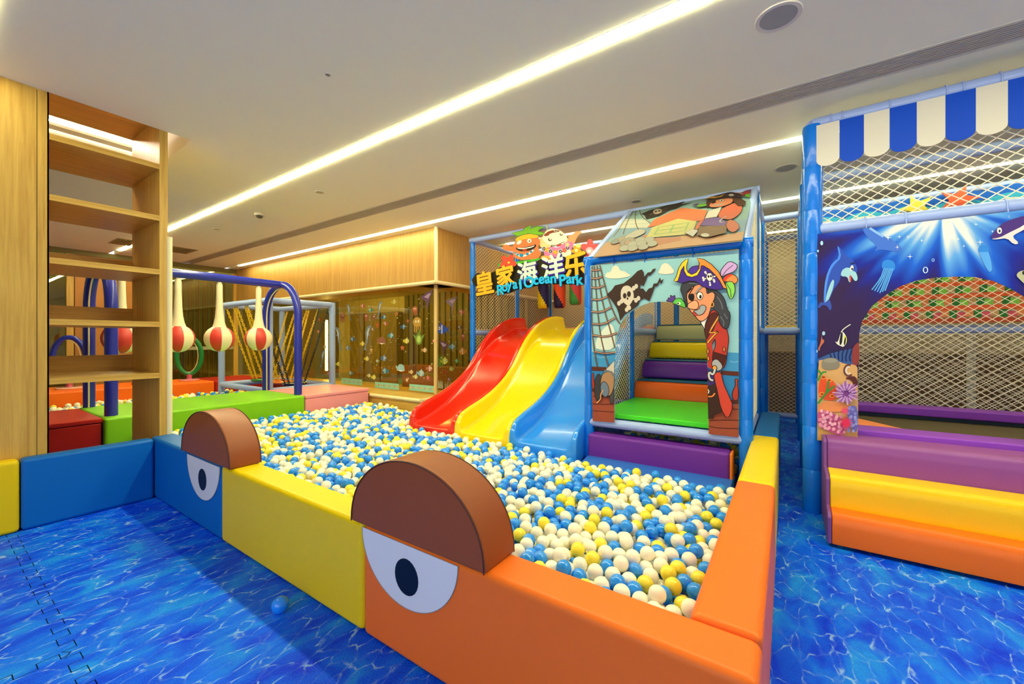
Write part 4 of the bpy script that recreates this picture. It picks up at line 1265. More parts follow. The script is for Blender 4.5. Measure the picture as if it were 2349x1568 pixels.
 ('p','#3c3c44',[-499,1584,-467,1584,-439,1573,-415,1551,-398,1526,-387,1498,-380,1470,-375,1444,-367,1422,-355,1406,-351,1382,-353,1350,-357,1321,-365,1293,-377,1283,-394,1289,-410,1307,-426,1337,-431,1364,-426,1388,-437,1411,-462,1432,-481,1460,-494,1495,-504,1530,-511,1565],0,'#1c1c22'),
 ('p','#3c3c44',[-695,1574,-703,1593,-704,1613,-700,1634,-689,1649,-671,1659,-649,1666,-623,1669,-599,1668,-575,1663,-559,1651,-549,1633,-537,1620,-523,1612,-510,1602,-500,1589,-498,1569,-504,1542,-517,1544,-539,1575,-562,1600,-588,1617,-611,1619,-631,1605,-645,1584,-651,1556,-657,1532,-664,1510,-663,1489,-654,1471,-654,1463,-661,1464,-669,1479,-677,1507,-684,1533,-689,1554],0,'#1c1c22'),
 ('s','#6a6a74',[-441,1530,-434,1519,-420,1497,-410,1472,-405,1445,-403,1432],65,None),
 ('s','#6a6a74',[-417,1379,-411,1368,-399,1346,-394,1327,-397,1311,-398,1303],65,None),
 ('s','#6a6a74',[-393,1399,-387,1388,-375,1367,-370,1356],65,None),
 ('s','#6a6a74',[-642,1648,-631,1647,-611,1645,-590,1641,-570,1634,-560,1630],65,None),
 ('p','#ec9068',[-656,1565,-646,1590,-631,1609,-611,1620,-588,1629,-562,1635,-542,1631,-526,1616,-516,1595,-513,1567,-507,1556,-499,1561,-489,1565,-476,1569,-466,1564,-457,1552,-455,1536,-459,1517,-465,1500,-474,1484,-481,1463,-486,1437,-493,1410,-503,1382,-518,1362,-539,1348,-556,1345,-569,1352,-582,1367,-598,1390,-613,1408,-629,1423,-640,1444,-648,1472,-654,1503,-658,1536],0,'#2a1a16'),
 ('p','#1a1414',[-639,1559,-619,1567,-606,1562,-601,1543,-602,1526,-609,1510,-620,1506,-634,1512,-644,1525,-648,1546],0,None),
 ('s','#1a1414',[-644,1551,-600,1628],76,None),
 ('p','#f4f0e4',[-540,1542,-541,1532,-545,1523,-551,1516,-558,1513,-566,1514,-573,1518,-579,1525,-583,1534,-584,1545,-583,1556,-579,1565,-573,1571,-566,1574,-558,1574,-551,1570,-545,1562,-541,1553],0,'#2a1a16'),
 ('p','#1a1414',[-549,1536,-549,1531,-551,1527,-553,1523,-556,1522,-559,1522,-562,1524,-565,1527,-566,1532,-567,1537,-566,1543,-565,1547,-562,1550,-559,1552,-556,1552,-553,1550,-551,1546,-549,1542],0,None),
 ('s','#2a1a16',[-595,1561,-570,1593,-540,1618],152,None),
 ('s','#9a9aa0',[-595,1563,-570,1595,-542,1616],87,None),
 ('s','#2a1a16',[-654,1576,-621,1609],130,None),
 ('p','#f0a078',[-651,1458,-653,1473,-647,1486,-632,1497,-616,1506,-597,1513,-583,1507,-573,1489,-570,1470,-575,1451,-586,1440,-602,1439,-620,1441,-640,1448],0,'#2a1a16'),
 ('p','#9ca2a4',[-605,1415,-607,1426,-598,1433,-578,1435,-565,1445,-560,1464,-548,1472,-528,1468,-518,1457,-519,1437,-526,1420,-538,1404,-553,1395,-571,1393,-586,1397,-598,1406],0,'#2a1a16'),
 ('p','#c83c34',[-617,1414,-600,1420,-574,1392,-600,1389],0,'#2a1a16'),
 ('s','#f0a040',[-464,1471,-464,1465,-466,1460,-469,1456,-473,1454,-477,1454,-481,1457,-484,1461,-486,1466,-487,1472,-486,1478,-484,1483,-481,1487,-477,1489,-473,1488,-469,1486,-466,1482,-464,1477,-464,1471],54,None),
 ('p','#c8a0d8',[-414,1687,-417,1710,-412,1732,-399,1752,-385,1769,-368,1785,-352,1790,-337,1784,-321,1774,-306,1760,-304,1742,-316,1721,-333,1708,-354,1702,-377,1694,-400,1682],0,'#2a1a16'),
 ('s','#2a1a16',[-408,1680,-374,1728,-332,1761],43,None),
 ('p','#f08848',[-399,1656,-392,1672,-378,1685,-357,1693,-337,1692,-318,1681,-306,1667,-301,1650,-304,1635,-316,1622,-335,1622,-361,1634,-381,1642,-396,1646],0,'#2a1a16'),
 ('p','#d8402c',[-399,1656,-392,1672,-378,1685,-357,1693,-343,1695,-336,1690,-340,1682,-357,1673,-370,1662,-379,1650,-389,1645,-398,1646],0,None),
 ('p','#84cc58',[-376,1634,-356,1640,-341,1638,-331,1628,-323,1611,-319,1587,-319,1563,-325,1538,-332,1519,-341,1507,-351,1510,-360,1527,-368,1550,-373,1576,-379,1600,-383,1621],0,'#2a1a16'),
 ('s','#2a1a16',[-374,1622,-351,1578,-344,1519],43,None),
 ('p','#43288a',[-753,1676,-726,1705,-704,1760,-681,1791,-668,1745,-642,1707,-600,1708,-564,1746,-550,1789,-510,1774,-470,1743,-433,1696,-405,1640,-374,1588,-451,1582,-500,1596,-550,1622,-590,1658,-642,1667,-683,1654,-715,1661],0,'#2a1a16'),
 ('p','#4c3098',[-644,1747,-631,1767,-614,1778,-593,1781,-574,1781,-559,1778,-556,1764,-564,1741,-578,1725,-600,1714,-620,1716,-640,1730],0,'#2a1a16'),
 ('p','#f4c430',[-755,1673,-734,1715,-719,1772,-694,1815,-668,1837,-644,1841,-655,1805,-660,1769,-650,1738,-621,1716,-588,1729,-566,1759,-558,1789,-555,1750,-578,1706,-619,1694,-657,1708,-677,1750,-676,1793,-698,1759,-711,1713,-724,1673],0,'#2a1a16'),
 ('p','#f08838',[-582,1840,-532,1826,-478,1781,-430,1720,-397,1647,-372,1588,-397,1594,-422,1649,-453,1697,-492,1744,-534,1776,-550,1780,-556,1748,-568,1762,-564,1801],0,'#2a1a16'),
 ('s','#d8d4d0',[-524,1723,-456,1652],98,None),
 ('s','#d8d4d0',[-538,1672,-451,1687],98,None),
 ('s','#d8d4d0',[-485,1619,-495,1661],98,None),
 ('p','#e0dcd4',[-468,1683,-470,1672,-474,1663,-480,1656,-488,1653,-496,1653,-504,1658,-510,1666,-514,1676,-516,1687,-514,1698,-510,1708,-504,1714,-496,1717,-488,1717,-480,1712,-474,1704,-470,1694],0,'#2a1a16'),
 ('p','#2a1a16',[-493,1689,-493,1686,-495,1683,-496,1681,-499,1680,-501,1680,-503,1682,-505,1684,-506,1687,-507,1691,-506,1694,-505,1697,-503,1699,-501,1700,-499,1700,-496,1698,-495,1696,-493,1693],0,None),
 ('p','#2a1a16',[-475,1690,-476,1687,-477,1684,-479,1682,-481,1681,-483,1681,-486,1682,-487,1685,-489,1688,-489,1691,-489,1695,-487,1697,-486,1699,-483,1700,-481,1700,-479,1699,-477,1696,-476,1693],0,None),
 ('p','#d8d4d0',[-514,1724,-514,1721,-516,1718,-518,1716,-520,1715,-523,1715,-526,1716,-528,1719,-529,1722,-530,1725,-529,1729,-528,1731,-526,1733,-523,1734,-520,1734,-518,1733,-516,1730,-514,1727],0,None),
 ('p','#d8d4d0',[-530,1682,-530,1678,-531,1675,-534,1673,-536,1672,-539,1673,-542,1674,-544,1676,-545,1680,-546,1683,-545,1686,-544,1689,-542,1691,-539,1692,-536,1692,-534,1690,-531,1688,-530,1685],0,None),
 ('p','#d8d4d0',[-526,1664,-526,1660,-527,1658,-530,1656,-532,1655,-535,1655,-538,1656,-540,1659,-541,1662,-542,1665,-541,1668,-540,1671,-538,1673,-535,1674,-532,1674,-530,1673,-527,1670,-526,1667],0,None),
 ('p','#d8d4d0',[-455,1658,-455,1655,-457,1652,-459,1650,-461,1649,-464,1649,-466,1651,-469,1653,-470,1656,-470,1659,-470,1663,-469,1665,-466,1667,-464,1668,-461,1668,-459,1667,-457,1664,-455,1661],0,None),
 ('p','#d8d4d0',[-451,1647,-451,1644,-453,1641,-455,1639,-457,1638,-460,1638,-463,1639,-465,1642,-466,1645,-466,1648,-466,1651,-465,1654,-463,1656,-460,1657,-457,1657,-455,1656,-453,1653,-451,1650],0,None),
 ('p','#d8d4d0',[-480,1623,-481,1620,-482,1617,-484,1615,-487,1614,-489,1614,-492,1616,-494,1618,-495,1621,-496,1624,-495,1628,-494,1631,-492,1633,-489,1634,-487,1633,-484,1632,-482,1630,-481,1627],0,None),
 ],
 'parrot': [
 ('p','#58b848',[-763,1503,-753,1521,-736,1532,-715,1535,-699,1529,-687,1515,-677,1501,-669,1486,-665,1472,-666,1458,-676,1456,-695,1465,-710,1472,-720,1478,-736,1485,-758,1491],0,'#2a1a16'),
 ('p','#5a3a90',[-810,1522,-800,1528,-796,1534,-798,1542,-794,1543,-783,1538,-779,1544,-781,1559,-776,1562,-766,1553,-756,1553,-749,1560,-745,1555,-743,1538,-748,1524,-758,1512,-772,1507,-788,1509,-801,1512,-810,1517],0,'#2a1a16'),
 ('p','#f4f0e0',[-702,1491,-703,1488,-706,1484,-710,1482,-715,1481,-720,1481,-725,1483,-729,1485,-731,1489,-732,1493,-731,1497,-729,1500,-725,1502,-720,1503,-715,1503,-710,1501,-706,1499,-703,1495],0,None),
 ('p','#1a1a1a',[-713,1492,-713,1490,-715,1488,-717,1486,-720,1486,-723,1486,-726,1487,-728,1488,-730,1490,-730,1493,-730,1495,-728,1497,-726,1498,-723,1499,-720,1499,-717,1498,-715,1496,-713,1494],0,None),
 ],
}
ROOFART = {
 'cloth': [
 ('p','#a9d2d6',[-1434,-106,-1444,465,-1479,1388,-1418,1420,-273,1368,-265,753,-268,241,-265,-138],0,None),
 ],
 'sea': [
 ('p','#9cc8ea',[-1454,413,-1466,735,-1382,718,-1053,555,-1026,263,-1168,292],0,None),
 ('p','#9cc8ea',[-376,419,-270,401,-268,93,-307,75],0,None),
 ('p','#e8ece4',[-1466,735,-1489,1088,-1208,904,-1069,563],0,None),
 ],
 'deck': [
 ('p','#f2ba92',[-1434,-106,-1448,292,-1171,304,-955,154,-705,182,-387,58,-270,76,-265,-138],0,None),
 ('s','#8a3f30',[-1430,-108,-266,-126],151,None),
 ('p','#e89878',[-1119,261,-1093,376,-970,219,-742,160,-718,56,-902,1],0,None),
 ],
 'rigging': [
 ('s','#8a6250',[-1516,1396,-1509,1324,-1495,1183,-1473,990,-1444,755,-1427,595,-1421,500,-1418,453],75,None),
 ('s','#8a6250',[-1477,1396,-1464,1299,-1441,1115,-1411,917,-1375,709,-1351,577,-1336,513,-1328,481],75,None),
 ('s','#8a6250',[-1445,1406,-1429,1330,-1398,1182,-1356,1020,-1304,847,-1259,715,-1221,618,-1202,571],75,None),
 ('s','#8a6250',[-1408,1413,-1390,1350,-1354,1228,-1308,1102,-1252,975,-1199,867,-1147,776,-1122,732],75,None),
 ('s','#5a5a50',[-1501,1326,-1368,1289],35,None),
 ('s','#5a5a50',[-1495,1228,-1333,1152],35,None),
 ('s','#5a5a50',[-1488,1116,-1272,1006],35,None),
 ('s','#5a5a50',[-1475,985,-1209,891],35,None),
 ('s','#5a5a50',[-1463,860,-1136,727],35,None),
 ('s','#5a5a50',[-1439,685,-1149,603],35,None),
 ],
 'flag': [
 ('p','#3a302a',[-1327,1163,-1262,1261,-1163,1320,-1093,1363,-1014,1360,-913,1395,-933,1289,-824,1278,-908,1232,-951,1139,-1015,1105,-1083,950,-1206,898,-1264,1069],0,None),
 ('p','#e0c8b8',[-1106,1159,-1099,1121,-1098,1087,-1103,1061,-1114,1046,-1129,1044,-1147,1055,-1165,1077,-1182,1110,-1195,1147,-1203,1187,-1204,1222,-1199,1250,-1188,1265,-1173,1267,-1154,1255,-1135,1231,-1119,1197],0,None),
 ('p','#3a302a',[-1149,1139,-1147,1126,-1147,1116,-1150,1110,-1153,1108,-1159,1112,-1165,1119,-1171,1130,-1176,1144,-1180,1158,-1182,1171,-1182,1181,-1180,1187,-1176,1189,-1171,1185,-1165,1177,-1158,1166,-1153,1153],0,None),
 ('p','#3a302a',[-1118,1153,-1116,1140,-1116,1130,-1118,1124,-1122,1122,-1127,1126,-1133,1133,-1139,1144,-1144,1158,-1148,1172,-1150,1185,-1150,1195,-1148,1201,-1144,1203,-1139,1199,-1132,1191,-1127,1180,-1121,1167],0,None),
 ('s','#e0c8b8',[-1208,1063,-1057,1221],69,None),
 ('s','#e0c8b8',[-1159,1021,-1036,1102],69,None),
 ],
 'house': [
 ('p','#f48a60',[-1117,575,-1112,845,-904,1122,-622,857,-613,523,-672,534,-861,720,-1033,591],0,None),
 ('p','#f4ec9c',[-1049,236,-1067,558,-861,720,-671,533,-653,193,-704,178],0,None),
 ('s','#b4e08c',[-990,309,-1000,533,-737,528,-726,290,-990,309],197,None),
 ('s','#b4e08c',[-862,526,-855,305],197,None),
 ('s','#b4e08c',[-994,416,-732,400],197,None),
 ],
 'cannon': [
 ('p','#c8b8a8',[-1371,225,-1382,281,-1365,332,-1320,378,-1266,431,-1203,492,-1156,514,-1124,499,-1106,463,-1103,407,-1129,349,-1186,290,-1236,243,-1279,209,-1316,193,-1349,196],0,'#7a6a60'),
 ('p','#e0dcd4',[-1275,412,-1226,521,-1177,555,-1130,512,-1105,460,-1100,398,-1124,336,-1177,276,-1227,273,-1275,330],0,'#7a6a60'),
 ('p','#c0b4a8',[-1139,211,-1125,159,-1120,110,-1123,69,-1136,41,-1155,28,-1179,31,-1206,52,-1232,87,-1254,133,-1270,185,-1277,236,-1275,281,-1262,313,-1241,327,-1215,321,-1187,298,-1161,259],0,'#8a7a70'),
 ('p','#d8b0a0',[-1172,189,-1166,166,-1163,145,-1165,127,-1170,114,-1178,109,-1189,110,-1201,119,-1212,135,-1221,155,-1228,177,-1231,199,-1230,218,-1224,231,-1216,237,-1205,235,-1193,225,-1181,209],0,'#8a7a70'),
 ('p','#a8b0b8',[-1307,269,-1301,246,-1298,222,-1301,202,-1308,188,-1319,181,-1332,182,-1346,190,-1359,206,-1370,227,-1377,251,-1380,275,-1378,295,-1371,310,-1360,318,-1346,317,-1332,307,-1318,291],0,'#7a6a60'),
 ],
 'cannonballs': [
 ('p','#d4d2c8',[-1045,202,-1039,173,-1038,146,-1044,125,-1054,112,-1069,108,-1086,115,-1103,130,-1119,153,-1131,182,-1138,212,-1138,240,-1133,262,-1122,276,-1107,279,-1089,272,-1072,255,-1056,231],0,'#a0a098'),
 ('p','#d4d2c8',[-960,173,-955,144,-955,118,-961,98,-971,85,-985,81,-1002,87,-1018,103,-1033,125,-1044,153,-1050,182,-1050,209,-1045,231,-1034,244,-1019,248,-1002,241,-986,225,-971,201],0,'#a0a098'),
 ('p','#d4d2c8',[-1086,107,-1080,79,-1079,53,-1085,32,-1095,20,-1110,16,-1127,22,-1144,37,-1159,59,-1172,86,-1179,115,-1180,142,-1175,164,-1164,177,-1149,181,-1131,174,-1113,158,-1098,135],0,'#a0a098'),
 ('p','#d4d2c8',[-1009,96,-1004,68,-1003,43,-1009,23,-1019,10,-1033,6,-1050,12,-1066,27,-1081,49,-1093,76,-1099,104,-1100,131,-1094,152,-1084,165,-1069,169,-1052,162,-1035,146,-1020,123],0,'#a0a098'),
 ('p','#d4d2c8',[-907,47,-902,20,-903,-4,-908,-24,-919,-36,-932,-40,-948,-34,-963,-20,-977,1,-988,26,-993,54,-993,79,-988,100,-977,113,-963,116,-947,110,-931,95,-917,73],0,'#a0a098'),
 ('p','#d4d2c8',[-1135,21,-1129,-6,-1128,-31,-1133,-51,-1143,-64,-1158,-68,-1175,-62,-1192,-48,-1208,-26,-1220,0,-1228,28,-1229,54,-1224,75,-1213,89,-1198,92,-1181,86,-1163,71,-1147,48],0,'#a0a098'),
 ('p','#d4d2c8',[-1057,-7,-1051,-34,-1050,-59,-1056,-78,-1066,-91,-1080,-94,-1096,-89,-1113,-75,-1128,-54,-1139,-29,-1146,-1,-1147,24,-1142,45,-1131,58,-1116,62,-1099,56,-1083,41,-1068,19],0,'#a0a098'),
 ('p','#d4d2c8',[-967,-12,-962,-39,-962,-63,-968,-82,-978,-95,-992,-98,-1007,-93,-1023,-79,-1037,-59,-1048,-34,-1054,-7,-1054,18,-1049,39,-1038,52,-1024,55,-1008,49,-992,35,-978,13],0,'#a0a098'),
 ],
 'pirate_figure': [
 ('p','#f0785c',[-506,623,-499,757,-465,863,-404,939,-361,929,-336,836,-324,732,-323,616,-337,522,-362,446,-390,416,-419,432,-452,469,-490,528],0,'#4a2a22'),
 ('p','#f0785c',[-414,378,-389,406,-355,357,-316,237,-306,143,-325,70,-346,58,-372,106,-395,186,-416,303],0,'#4a2a22'),
 ('p','#f0785c',[-652,367,-646,469,-631,527,-608,536,-601,488,-608,386,-616,308,-625,253,-636,248,-649,294],0,'#4a2a22'),
 ('p','#f4f0ec',[-608,559,-606,807,-500,871,-501,714,-508,553],0,'#4a2a22'),
 ('s','#8a8ab0',[-597,809,-580,750,-575,813],29,None),
 ('s','#8a8ab0',[-573,821,-556,760,-551,825],29,None),
 ('s','#8a8ab0',[-549,833,-533,769,-528,837],29,None),
 ('s','#8a8ab0',[-525,845,-509,778,-504,849],29,None),
 ('p','#7c54b8',[-620,357,-602,544,-489,529,-404,332,-423,243],0,'#4a2a22'),
 ('p','#8a6040',[-606,101,-617,335,-402,248,-387,58,-506,4],0,'#4a2a22'),
 ('p','#f0e8dc',[-503,52,-503,37,-507,24,-515,18,-526,17,-538,22,-550,32,-561,48,-570,65,-574,83,-575,100,-570,112,-562,119,-551,120,-538,115,-526,103,-515,88,-507,70],0,'#4a2a22'),
 ('s','#f4a850',[-540,251,-520,239,-483,214,-452,211,-427,229,-414,239],69,None),
 ('p','#f4f0ec',[-715,206,-668,283,-609,216,-629,65],0,'#4a2a22'),
 ('s','#f4f0ec',[-429,513,-437,501,-451,477,-462,445,-468,407,-465,376,-453,355,-442,349,-431,359,-426,364],104,None),
 ('p','#54382c',[-629,892,-670,1158,-623,1281,-496,1229,-360,1046,-309,905,-307,780,-360,791,-410,976,-453,1032,-556,1160,-611,1062],0,'#4a2a22'),
 ('p','#f0906c',[-622,992,-619,1074,-602,1127,-571,1149,-535,1156,-495,1148,-462,1129,-436,1100,-422,1053,-422,989,-425,948,-433,927,-452,902,-483,873,-520,865,-562,880,-594,904,-614,936],0,'#4a2a22'),
 ('p','#2a1a16',[-620,1109,-583,1139,-570,1048,-604,1031],0,None),
 ('p','#f4f0e4',[-504,1082,-504,1068,-506,1058,-511,1052,-518,1052,-526,1058,-534,1068,-541,1082,-546,1098,-549,1114,-549,1128,-546,1139,-541,1145,-535,1145,-527,1139,-519,1128,-512,1114,-507,1098],0,'#4a2a22'),
 ('p','#2a1a16',[-517,1086,-517,1078,-517,1071,-519,1066,-522,1065,-524,1067,-527,1072,-530,1080,-533,1089,-534,1098,-534,1107,-534,1114,-532,1118,-530,1119,-527,1117,-524,1112,-521,1104,-519,1096],0,None),
 ('p','#c0b0b0',[-587,967,-562,976,-533,980,-501,977,-490,961,-500,932,-520,917,-552,916,-576,927,-591,950],0,None),
 ('p','#3a2430',[-717,1242,-667,1299,-610,1344,-576,1354,-538,1378,-476,1375,-395,1266,-338,1132,-362,1068,-460,1188,-562,1215,-629,1213],0,'#4a2a22'),
 ('p','#e8b040',[-716,1233,-633,1362,-642,1324,-568,1278,-525,1315,-523,1367,-538,1246,-605,1238,-664,1273],0,None),
 ('s','#d84838',[-527,1369,-514,1375,-490,1386,-457,1363,-416,1308,-381,1243,-352,1169,-338,1132],81,None),
 ('p','#e0d8d0',[-430,1222,-430,1206,-433,1193,-439,1187,-446,1187,-455,1193,-463,1205,-471,1222,-476,1240,-479,1260,-480,1276,-477,1289,-471,1296,-464,1296,-455,1289,-446,1277,-439,1260,-433,1241],0,None),
 ('s','#e0d8d0',[-507,1266,-414,1224],52,None),
 ('p','#b0486c',[-368,1260,-350,1303,-327,1329,-299,1335,-284,1320,-284,1283,-297,1253,-322,1230,-345,1224,-366,1233],0,None),
 ('p','#d84030',[-355,1200,-338,1229,-318,1234,-295,1216,-286,1195,-291,1171,-311,1165,-346,1178],0,None),
 ('p','#78b838',[-331,1136,-323,1164,-311,1172,-293,1158,-283,1120,-281,1057,-286,1031,-299,1041,-313,1064,-327,1102],0,None),
 ],
 'parrot': [
 ('p','#78c048',[-746,1029,-735,1069,-711,1083,-676,1073,-653,1044,-642,997,-649,972,-673,968,-702,977,-735,999],0,'#4a2a22'),
 ('p','#7050a0',[-790,1095,-773,1125,-755,1133,-735,1120,-730,1096,-739,1061,-757,1053,-785,1071],0,None),
 ],
}
